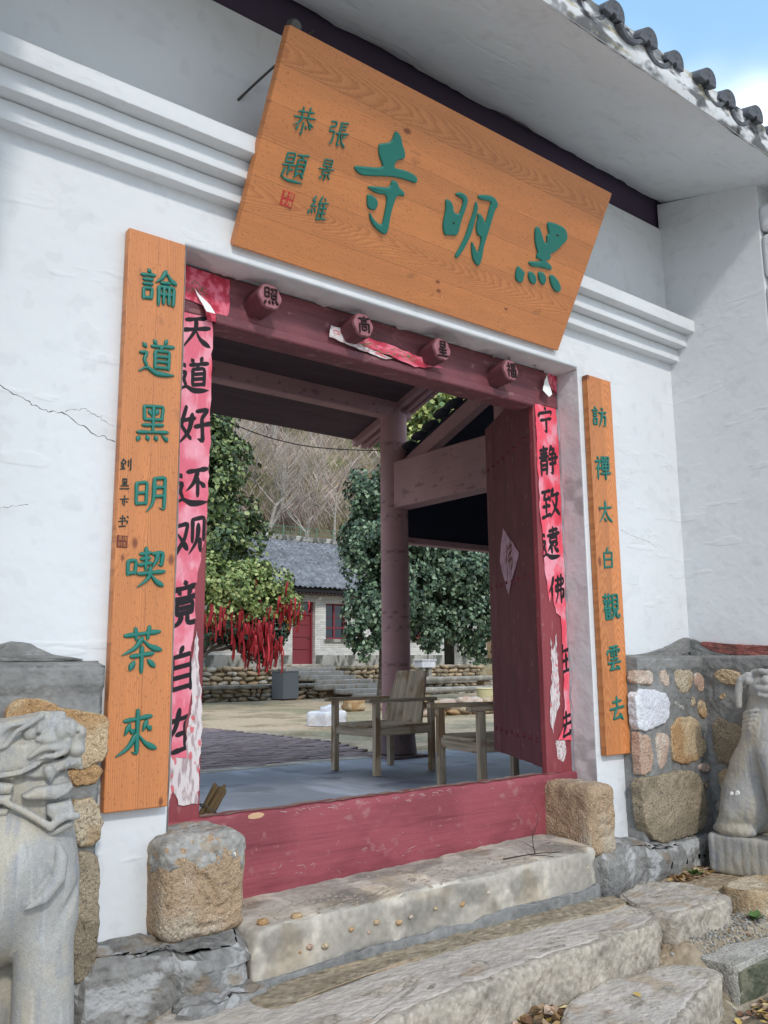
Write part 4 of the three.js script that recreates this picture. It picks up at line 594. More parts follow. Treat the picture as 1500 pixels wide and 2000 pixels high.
  const couplet = (name, label, x0, x1, y0, y1, seed, chars, sz, extra) => {
    const w = x1 - x0, h = y1 - y0, o = thing(name, label, 'board', [(x0 + x1) / 2, y0, 0.0]);
    const [bg, bm] = board(w, h, 0.042, woodTex(h, w, 160, 1400, seed, 0.125, true)); part('board', at(bg, 0, h / 2, 0.024), bm, o);
    for (const [k, x, y, s] of chars) { const q = part('carved_character', glyphGeo(k, s, s, 12, s > 0.1 ? 0.007 : 0.003), s > 0.1 ? MT.green : MT.greenDark, o); q.position.set(x - (x0 + x1) / 2, y - y0, 0.0455); }
    if (extra) { const sl = part('seal', RB(0.042, 0.046, 0.003, 0.001), MT.sealDark, o); sl.position.set(extra[0] - (x0 + x1) / 2, extra[1] - y0, 0.0462); for (const [k, dx, dy] of [['wei', 0.009, 0.011], ['mo', 0.009, -0.011], ['jing', -0.009, 0.011], ['liu', -0.009, -0.011]]) { const q = part('seal_character', glyphGeo(k, 0.017, 0.019, 9, 0.001), std({ color: new THREE.Color(0xc98d5a) }), sl); q.position.set(dx, dy, 0.0016); } }
  };
  couplet('couplet_board', 'tall pine couplet board with small signature and seal beside its green characters', -1.55, -1.304, 0.437, 2.686, 11,
    [['lun', -1.417, 2.464, 0.155], ['dao', -1.412, 2.166, 0.155], ['hei', -1.42, 1.897, 0.148], ['ming', -1.42, 1.611, 0.148], ['chi', -1.428, 1.326, 0.158], ['cha', -1.43, 1.013, 0.17], ['lai', -1.436, 0.71, 0.165], ['liu', -1.522, 1.715, 0.048], ['mo', -1.524, 1.64, 0.042], ['mu', -1.522, 1.574, 0.042], ['shu', -1.522, 1.497, 0.046]], 0.15, [-1.524, 1.417]);
  couplet('couplet_board', 'tall pine couplet board without signature, between door frame and wall corner', 1.318, 1.546, 0.437, 2.664, 23,
    [['fang', 1.41, 2.412, 0.135], ['chan', 1.414, 2.1, 0.145], ['tai', 1.421, 1.83, 0.135], ['bai', 1.42, 1.556, 0.125], ['guan', 1.424, 1.271, 0.15], ['yun', 1.425, 0.978, 0.14], ['qu', 1.43, 0.69, 0.14]], 0.14);
  // iron rod that holds the plaque
  single('iron_rod', tube([[-1.053, 3.488, 0.0], [-1.0, 3.56, 0.06], [-0.93, 3.65, 0.12], [-0.88, 3.7, 0.36]], 0.006, 6), MT.iron, 'thin iron hanging rod running from the wall to the back of the plaque', 'rod');
}
// ================= paper couplets =================
{
  const Z = -0.168;
  const pink = (seed, pale) => (u, v) => 0;
  const sheetTex = (w, h, W, H, chars, seed, deep) => canvasTex(w, h, (c) => {
    const img = c.createImageData(w, h);
    for (let j = 0; j < h; j++) for (let i = 0; i < w; i++) {
      const x = i / w * W, y = j / h * H, n = fbm3(x * 7 + seed, y * 5, 1, 4), f = fbm3(x * 30 + seed, y * 8, 3, 3), e = fbm3(x * 4, y * 2.2 + seed, 8, 3);
      let col = mixc(deep ? [0.93, 0.33, 0.4] : [0.86, 0.42, 0.49], [0.91, 0.6, 0.65], smooth(-0.25, 0.45, n)); col = mixc(col, [0.85, 0.2, 0.28], smooth(0.25, 0.6, e) * 0.6); col = mixc(col, [0.95, 0.8, 0.8], smooth(0.3, 0.6, f) * 0.25);
      const o = (j * w + i) * 4; img.data[o] = col[0] * 255; img.data[o + 1] = col[1] * 255; img.data[o + 2] = col[2] * 255; img.data[o + 3] = 255;
    }
    c.putImageData(img, 0, 0);
    for (const [k, x, y, s, wd = 12.5] of chars) inkGlyph(c, k, x / W * w, (H - y) / H * h, s / W * w, s * 1.12 / H * h, wd, '#1c171b', 0.2);
  });
  const pm = (t) => new THREE.MeshStandardMaterial({ map: t, roughness: 0.85, side: THREE.DoubleSide });
  // left strip: x -1.279 .. -1.06, y 0.39 .. 2.7
  const bl = [-1.3, 0.39, -0.98, 2.72], f = (x, y) => [x - bl[0], y - bl[1]];
  const lt = sheetTex(200, 1300, 0.32, 2.33, [['tian', -1.145, 2.41, 0.15], ['dao', -1.145, 2.205, 0.145], ['hao', -1.14, 1.985, 0.16], ['hai', -1.14, 1.71, 0.155], ['guan2', -1.14, 1.495, 0.15], ['jing2', -1.16, 1.21, 0.17], ['zi', -1.165, 0.94, 0.16], ['zai', -1.165, 0.69, 0.16]].map(([k, x, y, s]) => [k, x - bl[0], y - bl[1], s]), 3, false);
  const lo = ragged([[-1.279, 2.56], [-1.279, 0.72], [-1.279, 0.6], [-1.13, 0.585], [-1.14, 0.7], [-1.115, 0.85], [-1.125, 1.0], [-1.108, 1.15], [-1.115, 1.28], [-1.09, 1.4], [-1.074, 1.5], [-1.066, 1.62], [-1.064, 2.0], [-1.064, 2.2], [-1.066, 2.56]], 0.006, 5);
  single('paper_couplet', paper(lo, bl, Z), pm(lt), 'torn faded pink paper strip with black characters beside the signed couplet board', 'paper couplet');
  // red paper pasted over the lintel corner
  const ct = canvasTex(200, 160, (c, w, h) => { const img = c.createImageData(w, h); for (let j = 0; j < h; j++) for (let i = 0; i < w; i++) { const n = fbm3(i / 40, j / 40, 2, 4); let col = mixc([0.72, 0.2, 0.28], [0.88, 0.45, 0.52], smooth(-0.35, 0.4, n)); if (j < 70 && j > 34 && i > 10 && i < 120) col = mixc(col, [0.45, 0.42, 0.28], smooth(0.15, 0.4, fbm3(i / 14, j / 14, 6, 3))); const o = (j * w + i) * 4; img.data[o] = col[0] * 255; img.data[o + 1] = col[1] * 255; img.data[o + 2] = col[2] * 255; img.data[o + 3] = 255; } c.putImageData(img, 0, 0); });
  single('paper_scrap', paper(ragged([[-1.275, 2.7], [-1.27, 2.555], [-1.12, 2.53], [-1.1, 2.47], [-1.06, 2.47], [-1.01, 2.49], [-0.992, 2.53], [-0.992, 2.69]], 0.004, 9), [-1.28, 2.42, -0.98, 2.7], -0.156, 0.001, 0.006), pm(ct), 'bright red paper pasted over the lintel end above the torn pink strip', 'paper scrap');
  single('paper_curl', paper(ragged([[-1.17, 2.6], [-1.1, 2.53], [-1.08, 2.49], [-1.125, 2.49]], 0.002, 2), [-1.2, 2.4, -1, 2.7], -0.145, 0.002, 0.004, (x, y) => 0.03 * smooth(2.58, 2.49, y)), MT.whitePaint, 'small white curl of peeling paper on the red lintel scrap', 'paper scrap');
  // remains of older paper, grey white with red shreds
  const rt = (seed) => canvasTex(256, 512, (c, w, h) => { const img = c.createImageData(w, h); for (let j = 0; j < h; j++) for (let i = 0; i < w; i++) { const n = fbm3(i / 26 + seed, j / 70, 1, 4), m = fbm3(i / 60, j / 60 + seed, 4, 2); let col = mixc([0.83, 0.79, 0.78], [0.66, 0.58, 0.58], smooth(-0.1, 0.4, n)); col = mixc(col, [0.8, 0.36, 0.39], smooth(0.42, 0.5, m) * 0.8); const o = (j * w + i) * 4; img.data[o] = col[0] * 255; img.data[o + 1] = col[1] * 255; img.data[o + 2] = col[2] * 255; img.data[o + 3] = 255; } c.putImageData(img, 0, 0); });
  single('paper_remnant', paper(ragged([[-1.275, 0.6], [-1.275, 0.42], [-1.2, 0.4], [-1.185, 0.46], [-1.16, 0.405], [-1.075, 0.4], [-1.068, 0.62], [-1.066, 0.78], [-1.085, 0.95], [-1.1, 1.1], [-1.12, 0.98], [-1.11, 0.8], [-1.14, 0.62]], 0.006, 21, 0.02), [-1.28, 0.39, -1.06, 1.12], Z, 0.0006, 0.002), pm(rt(2)), 'grey white shredded paper remains below the torn pink strip', 'paper scrap');
  // right strip
  const br = [1.06, 0.36, 1.29, 2.62], rtx = sheetTex(150, 1400, 0.23, 2.26, [['ning', 1.165, 2.4, 0.15], ['jing3', 1.178, 2.15, 0.165], ['zhi', 1.18, 1.885, 0.17], ['yuan', 1.168, 1.645, 0.17], ['fo', 1.205, 1.375, 0.15], ['zai', 1.235, 0.97, 0.15], ['qu', 1.235, 0.6, 0.14]].map(([k, x, y, s]) => [k, x - br[0], y - br[1], s]), 8, true);
  single('paper_couplet', paper(ragged([[1.073, 2.54], [1.078, 2.3], [1.08, 2.0], [1.083, 1.8], [1.098, 1.67], [1.1, 1.55], [1.12, 1.42], [1.135, 1.3], [1.16, 1.36], [1.19, 1.24], [1.225, 1.22], [1.232, 1.0], [1.225, 0.8], [1.228, 0.7], [1.2, 0.58], [1.155, 0.52], [1.275, 0.512], [1.277, 1.0], [1.277, 1.8], [1.275, 2.4], [1.26, 2.53]], 0.005, 31), br, Z, 0.0012, 0.004), pm(rtx), 'torn bright pink paper strip with black characters beside the open door leaf', 'paper couplet');
  single('paper_remnant', paper(ragged([[1.15, 0.42], [1.2, 0.4], [1.23, 0.46], [1.22, 0.52], [1.14, 0.52]], 0.005, 41, 0.02), [1.1, 0.38, 1.28, 0.56], Z, 0.0006, 0.002), pm(rt(9)), 'small white torn paper patch below the bright pink strip', 'paper scrap');
  single('paper_remnant', paper(ragged([[1.1, 0.62], [1.12, 0.56], [1.135, 0.9], [1.14, 1.0], [1.18, 0.98], [1.19, 0.72], [1.16, 0.68], [1.185, 1.12], [1.13, 1.1], [1.11, 0.8]].sort((p, q) => Math.atan2(p[1] - 0.83, (p[0] - 1.15) * 3) - Math.atan2(q[1] - 0.83, (q[0] - 1.15) * 3)), 0.008, 44, 0.02), [1.08, 0.54, 1.2, 1.14], Z, 0.0006, 0.002), pm(rt(14)), 'flaking white paper shreds on the red jamb alongside the bright pink strip', 'paper scrap');
  single('paper_curl', paper(ragged([[1.09, 2.56], [1.16, 2.68], [1.175, 2.55], [1.15, 2.53]], 0.002, 4), [1, 2.5, 1.2, 2.7], -0.135, 0.001, 0.003, (x, y) => 0.02 * smooth(2.65, 2.55, y)), MT.whitePaint, 'white triangular curl of paper at the end of the lintel by the door leaf', 'paper scrap');
  single('paper_scrap', paper(ragged([[1.19, 2.7], [1.2, 2.62], [1.275, 2.58], [1.276, 2.69]], 0.003, 6), [1.15, 2.5, 1.3, 2.7], -0.155, 0.001, 0.003), pm(ct), 'dark red paper corner high beside the lintel, next to the white curl', 'paper scrap');
  // strip along the lintel
  single('paper_scrap', paper(ragged([[-0.29, 2.6], [-0.28, 2.545], [-0.05, 2.52], [0.1, 2.5], [0.2, 2.52], [0.31, 2.535], [0.17, 2.565], [0.0, 2.575]], 0.004, 51), [-0.3, 2.4, 0.4, 2.62], -0.134, 0.001, 0.006), pm(ct), 'long red paper strip peeling off the middle of the lintel', 'paper scrap');
  single('paper_remnant', paper(ragged([[-0.44, 2.6], [-0.45, 2.54], [-0.3, 2.52], [-0.1, 2.5], [-0.05, 2.515], [-0.28, 2.55], [-0.29, 2.6]], 0.004, 52), [-0.5, 2.45, 0, 2.65], -0.1355, 0.0008, 0.003), pm(rt(20)), 'grey paper remnant with faded print on the lintel between two carved studs', 'paper scrap');
  // diamond on the door leaf
  const X = new THREE.Vector3(-0.514, 0, 0.858), Y = new THREE.Vector3(0, 1, 0), Zv = new THREE.Vector3().crossVectors(X, Y).normalize();
  const dt = canvasTex(300, 300, (c, w, h) => { const img = c.createImageData(w, h); for (let j = 0; j < h; j++) for (let i = 0; i < w; i++) { const n = fbm3(i / 50, j / 50, 2, 4); const col = mixc([0.88, 0.72, 0.77], [0.8, 0.62, 0.68], smooth(-0.3, 0.5, n)); const o = (j * w + i) * 4; img.data[o] = col[0] * 255; img.data[o + 1] = col[1] * 255; img.data[o + 2] = col[2] * 255; img.data[o + 3] = 255; } c.putImageData(img, 0, 0); inkGlyph(c, 'fo', 150, 150, 120, 150, 9, '#7c4a3c'); });
  const dm = single('paper_diamond', paper(ragged([[-0.655, 1.835], [-0.76, 1.625], [-0.575, 1.385], [-0.3, 1.625]].reverse(), 0.004, 61), [-0.76, 1.385, -0.3, 1.835], 0, 0.0015, 0.003), pm(dt), 'faded pink paper diamond with one brown character on the open door leaf', 'paper diamond');
  dm.quaternion.setFromRotationMatrix(new THREE.Matrix4().makeBasis(X, Y, Zv)); dm.position.set(1.06, 0, -0.2);
}
// ================= ground and steps in front =================
function groundY(x, z) {
  let y = mix(-0.385, -0.52, smooth(0.72, 1.02, z)); y = mix(y, -0.235, smooth(1.35, 1.6, x) * smooth(0.62, 0.45, z)); y = mix(y, -0.315, smooth(0.78, 0.95, x) * smooth(0.92, 0.72, z) * smooth(0.5, 0.62, z));
  y = mix(y, -0.25, smooth(-0.85, -1.0, x) * smooth(0.55, 0.35, z)); y -= Math.max(0, z - 1.2) * 0.035;
  return y + 0.012 * fbm3(x * 2.5, z * 2.5, 5, 4);
}
{
  const nu = (t) => { const s = t * 2 - 1; return Math.sign(s) * (Math.abs(s) * 3.2 + Math.pow(Math.abs(s), 5) * 120); };
  struct('ground', boxUV(sheet(190, 150, (u, v) => { const x = nu(u), z = -0.2 + v * 4 + Math.pow(v, 5) * 110; return [x, groundY(x, Math.min(z, 12)), z]; }, true)), MT.earth).userData.label = 'bare earth and gravel in front of the gate steps';
  struct('lane', boxUV(sheet(60, 40, (u, v) => { const x = mix(-20, 20, u), z = mix(1.7, 9, v); return [x, groundY(x, z) + 0.012, z]; }, true)), MT.paleConcrete).userData.label = 'pale concrete lane running past the gate';
  const slab = (name, label, pts, y0, y1, o, side) => { const t = thing(name, label, 'stone slab', [0, 0, 0], 0, 'stone steps before the gate'); part('slab_block', rock(pairs(pts), y0, y1, { seg: 0.035, bevel: 0.022, amp: 0.014, freq: 5, rings: 8, rows: 5, ...o }), side, t); return t; };
  const top = (t, pts, y) => part('trodden_top', rock(pairs(pts), y - 0.01, y + 0.004, { seg: 0.04, bevel: 0.01, amp: 0.006, freq: 6, rings: 8, rows: 2 }), MT.slab, t);
  let t = slab('stone_step', 'long rough granite step directly below the concrete landing', [-1.5, 0.12, -0.5, 0.12, 0.4, 0.12, 0.95, 0.14, 0.94, 0.5, 0.84, 0.7, 0.45, 0.705, 0, 0.71, -0.5, 0.74, -0.9, 0.8, -1.5, 0.86], -0.45, -0.2, {}, MT.slabSide);
  top(t, [-1.46, 0.15, -0.5, 0.15, 0.4, 0.15, 0.92, 0.17, 0.9, 0.5, 0.8, 0.665, 0.45, 0.67, 0, 0.67, -0.5, 0.7, -0.9, 0.76, -1.46, 0.82], -0.2);
  t = slab('stone_step', 'short granite slab continuing the long step toward the seated lion', [0.965, 0.3, 1.2, 0.22, 1.35, 0.24, 1.51, 0.33, 1.53, 0.42, 1.49, 0.6, 1.42, 0.68, 1.2, 0.69, 1.02, 0.705, 0.87, 0.69], -0.4, -0.2, { amp: 0.018 }, MT.slabSide);
  top(t, [0.99, 0.32, 1.2, 0.25, 1.34, 0.27, 1.48, 0.35, 1.49, 0.42, 1.45, 0.57, 1.38, 0.64, 1.2, 0.65, 1.02, 0.665, 0.91, 0.65], -0.2);
  t = slab('stone_slab', 'rough boulder slab beside the ribbed lion pedestal', [1.58, 0.55, 1.72, 0.48, 1.95, 0.52, 2.1, 0.7, 1.9, 0.85, 1.7, 0.8, 1.6, 0.68], -0.45, -0.2, { amp: 0.02 }, MT.graniteTan);
  t = slab('stone_slab', 'low flat paving slab with a yellow leaf on it, below the long step', [-0.12, 0.86, 0.1, 0.72, 0.34, 0.68, 0.55, 0.72, 0.78, 0.75, 0.89, 0.86, 0.84, 0.98, 0.51, 1.06, 0.3, 1.14, 0.1, 1.2, -0.05, 1.02], -0.6, -0.36, {}, MT.slabSide);
  top(t, [-0.09, 0.87, 0.1, 0.745, 0.34, 0.71, 0.55, 0.75, 0.76, 0.78, 0.85, 0.87, 0.81, 0.95, 0.5, 1.025, 0.3, 1.1, 0.1, 1.16, -0.03, 1.0], -0.36);
  t = slab('stone_slab', 'squared block with dark mossy end among the paving slabs', [0.92, 0.8, 1.15, 0.78, 1.5, 0.86, 1.55, 0.97, 1.25, 0.955, 0.93, 0.965], -0.62, -0.35, { round: 0, bevel: 0.012, amp: 0.008 }, MT.graniteGrey);
  const moss = surf(256, 0.4, (u, v) => mixc([0.3, 0.31, 0.24], [0.45, 0.44, 0.36], smooth(0.35, 0.7, pf(u, v, 8, 8, 4, 521))), (u, v) => pf(u, v, 24, 24, 4, 522), { bumpScale: 0.01 });
  part('mossy_face', rock(pairs([0.94, -0.6, 1.25, -0.6, 1.5, -0.6, 1.5, -0.385, 1.25, -0.375, 0.95, -0.38]), 0, 0.012, { seg: 0.03, bevel: 0.01, amp: 0.006, rings: 4, rows: 2, round: 0, map: (a, b, c) => [a, b, 0.953 + c + (a - 0.93) * 0.012] }), moss, t);
  slab('stone_slab', 'sunken grey paving slab edged with dry leaves', [-0.95, 0.98, -0.5, 0.9, -0.2, 0.92, -0.1, 1.1, -0.2, 1.35, -0.6, 1.4, -0.95, 1.3], -0.62, -0.46, {}, MT.slab);
  // concrete landing under the threshold with pebbles bedded in it
  const land = thing('concrete_landing', 'worn concrete landing with bedded pebbles below the red threshold', 'landing');
  part('landing_block', rock(pairs([-1.045, 0.255, -1.05, -0.2, 1.0, -0.2, 0.985, 0.1, 0.93, 0.235, 0.8, 0.275, 0.3, 0.262, -0.4, 0.25]), -0.32, 0.02, { seg: 0.03, bevel: 0.03, amp: 0.007, freq: 6, rings: 8, rows: 8, round: 0, fn: (x, z, y) => smooth(-0.25, 0.02, y) * (0.02 * (x + 0.2) - 0.12 * Math.max(0, z - 0.05) * 0.25) }), MT.concrete, land);
  part('landing_footing', rock(pairs([-1.06, 0.275, -1.06, 0.1, 0.98, 0.1, 0.95, 0.25, 0.8, 0.292, 0.3, 0.28, -0.4, 0.268]), -0.3, -0.15, { seg: 0.025, bevel: 0.02, amp: 0.012, freq: 8, rings: 3, rows: 4, round: 0, fn: (x, z, y) => 0.012 * n3(x * 4, 2, y) + 0.02 * x }), MT.cement, land);
  const R = mulberry(5), peb = [], peb2 = [];
  for (let i = 0; i < 420; i++) { const x = -1.0 + R() * 1.9, z = -0.1 + Math.pow(R(), 0.7) * 0.33, s = 0.004 + R() * R() * 0.012; peb.push(at(lump(s * 1.5, s * 0.7, s, i, 1, 0.1, 0.1).rotateY(R() * 3), x, 0.02 + 0.02 * (x + 0.2) - 0.03 * Math.max(0, z - 0.05) - s * 0.42, z)); }
  const pebm = surf(256, 0.3, (u, v) => mixc([0.55, 0.49, 0.43], [0.65, 0.6, 0.54], pf(u, v, 6, 6, 4, 531)), null);
  part('bedded_pebbles', mrg(peb), pebm, land, true);
  [[-0.85, -0.11], [-0.76, -0.105], [-0.7, -0.1], [-0.63, -0.085], [-0.57, -0.09], [-0.5, -0.08], [-0.33, -0.085], [-0.26, -0.08], [-0.17, -0.075], [-0.06, -0.07], [0.12, -0.07], [0.26, -0.065], [0.48, -0.06], [0.63, -0.055], [0.8, -0.05]].forEach(([x, y], i) => { const s = 0.005 + 0.007 * Math.abs(Math.sin(i * 2.3)); const p = part('pebble', lump(s * 1.5, s, s, i + 300, 1, 0.12, 0.1), [MT.graniteGold, MT.granitePink, MT.graniteTan][i % 3], land); p.position.set(x + 0.05 * Math.sin(i * 5.1), y + 0.012 * Math.sin(i * 2.7), 0.254 + 0.003 * Math.sin(i)); p.rotation.z = 0.4 * Math.sin(i * 3.1); });
  part('pebble', at(lump(0.024, 0.014, 0.018, 900, 2, 0.1, 0.1), -0.98, 0.008, 0.2), MT.graniteGold, land); part('pebble', at(lump(0.024, 0.013, 0.018, 901, 2, 0.1, 0.1), -0.84, 0.008, 0.215), MT.graniteGold, land);
  // trodden earth lying on the step
  const d = struct('dirt_drift', rock(pairs([-1.1, 0.24, 0.98, 0.24, 0.94, 0.45, 0.7, 0.46, 0.4, 0.43, 0.0, 0.41, -0.4, 0.4, -0.8, 0.42, -1.15, 0.5]), -0.21, -0.188, { seg: 0.03, bevel: 0.016, amp: 0.008, freq: 9, rings: 5, rows: 2, round: 2 }), MT.earth); d.userData.kind = 'structure';
  // cement plinths at the foot of the piers
  const plm = MT.plinth;
  single('cement_plinth', rock(pairs([-1.66, -0.1, -1.66, 0.14, -1.5, 0.15, -1.34, 0.18, -1.3, 0.25, -1.15, 0.26, -1.03, 0.24, -1.0, -0.1]), -0.32, 0.0, { seg: 0.025, bevel: 0.05, amp: 0.016, freq: 5, rings: 7, rows: 6, fn: (x, z, y) => (y > -0.1 ? -0.25 * Math.max(0, z - 0.06) : 0) }), plm, 'rough grey cement plinth under the pier with the signed couplet board', 'plinth');
  single('cement_plinth', rock(pairs([1.0, -0.1, 1.02, 0.21, 1.2, 0.21, 1.32, 0.17, 1.6, 0.18, 1.9, 0.17, 2.22, 0.14, 2.25, -0.05]), -0.3, -0.0, { seg: 0.025, bevel: 0.05, amp: 0.016, freq: 5, rings: 7, rows: 6, fn: (x, z, y) => (y > -0.1 ? -0.05 * smooth(1.3, 1.7, x) - 0.35 * Math.max(0, z - 0.08) : 0) }), plm, 'rough grey cement plinth under the pier with the unsigned couplet board', 'plinth');
  single('cement_footing', rock(pairs([-1.35, 0.2, -1.0, 0.18, -0.98, 0.32, -1.2, 0.36, -1.4, 0.38]), -0.32, -0.17, { seg: 0.025, bevel: 0.03, amp: 0.018, freq: 9, rings: 5, rows: 4 }), MT.plinth, 'broken strip of cement footing in front of the wider door stone', 'footing');
}
// ---------- door stones ----------
{
  const stone = (lo, hi, r, carve, tone, label) => {
    const c = [(lo[0] + hi[0]) / 2, (lo[1] + hi[1]) / 2, (lo[2] + hi[2]) / 2], s = [(hi[0] - lo[0]) / 2, (hi[1] - lo[1]) / 2, (hi[2] - lo[2]) / 2];
    const f = (x, y, z) => { let d = rbox(x, y, z, c, s, r) + 0.008 * fbm3(x * 9, y * 9, z * 9, 3); for (const [p, w] of carve) d = smax(d, -(path(x, y, z, p, w * 1.9)), 0.006); return d; };
    const o = thing('door_stone', label, 'door stone');
    part('block', sdfMesh(f, lo.map((v) => v - 0.03), hi.map((v) => v + 0.03), 0.0085), tone, o); return [o, f];
  };
  const zf = 0.152, L = (a) => a.map(([x, y]) => [x, y, zf]);
  const [o, f] = stone([-1.355, -0.03, -0.22], [-1.015, 0.335, 0.15], 0.055, [[L([[-1.25, 0.2], [-1.2, 0.19], [-1.17, 0.15], [-1.15, 0.1]]), 0.007], [L([[-1.25, 0.19], [-1.22, 0.15], [-1.19, 0.11]]), 0.006], [L([[-1.19, 0.09], [-1.13, 0.07], [-1.09, 0.09], [-1.06, 0.12]]), 0.007], [L([[-1.18, 0.06], [-1.12, 0.04], [-1.06, 0.08]]), 0.006], [L([[-1.28, 0.03], [-1.2, 0.015], [-1.1, 0.02]]), 0.006]], MT.graniteBrown, 'wide rounded granite door stone capped with crumbling cement at the foot of the signed board');
  part('cement_crust', sdfMesh((x, y, z) => smax(f(x, y, z) - 0.002 - 0.007 * fbm3(x * 22, y * 22, z * 22, 3), 0.235 + 0.05 * fbm3(x * 7, 1, z * 7, 2) + 0.05 * fbm3(x * 26, y * 26, z * 26, 3) - y, 0.004), [-1.39, 0.15, -0.25], [-0.98, 0.38, 0.19], 0.008), MT.crust, o);
  const zr = 0.172, Q = (a) => a.map(([x, y]) => [x, y, zr]);
  const lob = (x, y, w, h) => Q([[x - w, y + h * 0.4], [x - w * 0.6, y - h * 0.3], [x, y - h * 0.1], [x + w * 0.6, y - h * 0.3], [x + w, y + h * 0.4]]);
  const [o2] = stone([1.0, -0.05, -0.2], [1.222, 0.315, 0.17], 0.045, [[lob(1.11, 0.06, 0.07, 0.05), 0.006], [lob(1.11, 0.12, 0.08, 0.05), 0.006], [lob(1.11, 0.18, 0.07, 0.05), 0.006], [Q([[1.08, 0.2], [1.1, 0.24], [1.12, 0.2]]), 0.006], [Q([[1.05, 0.2], [1.06, 0.23], [1.08, 0.24]]), 0.005], [Q([[1.17, 0.2], [1.16, 0.23], [1.14, 0.24]]), 0.005]], MT.graniteBrown, 'narrow granite door stone carved with cloud curls, beside the open door leaf');
  const wp = (o, pts, z, h = 0.006) => part('paint_spot', rock(pairs(pts), -0.004, h, { seg: 0.008, bevel: 0.004, amp: 0.002, rings: 2, rows: 2, round: 2, map: (a, b, c) => [a, b, z + c] }), MT.whitePaint, o);
  wp(o, [-1.305, 0.262, -1.285, 0.288, -1.268, 0.283, -1.288, 0.256], 0.142); wp(o, [-1.25, 0.285, -1.24, 0.29, -1.236, 0.225, -1.243, 0.22], 0.145, 0.004); wp(o, [-1.085, 0.262, -1.075, 0.267, -1.068, 0.25, -1.078, 0.24], 0.149, 0.003);
}
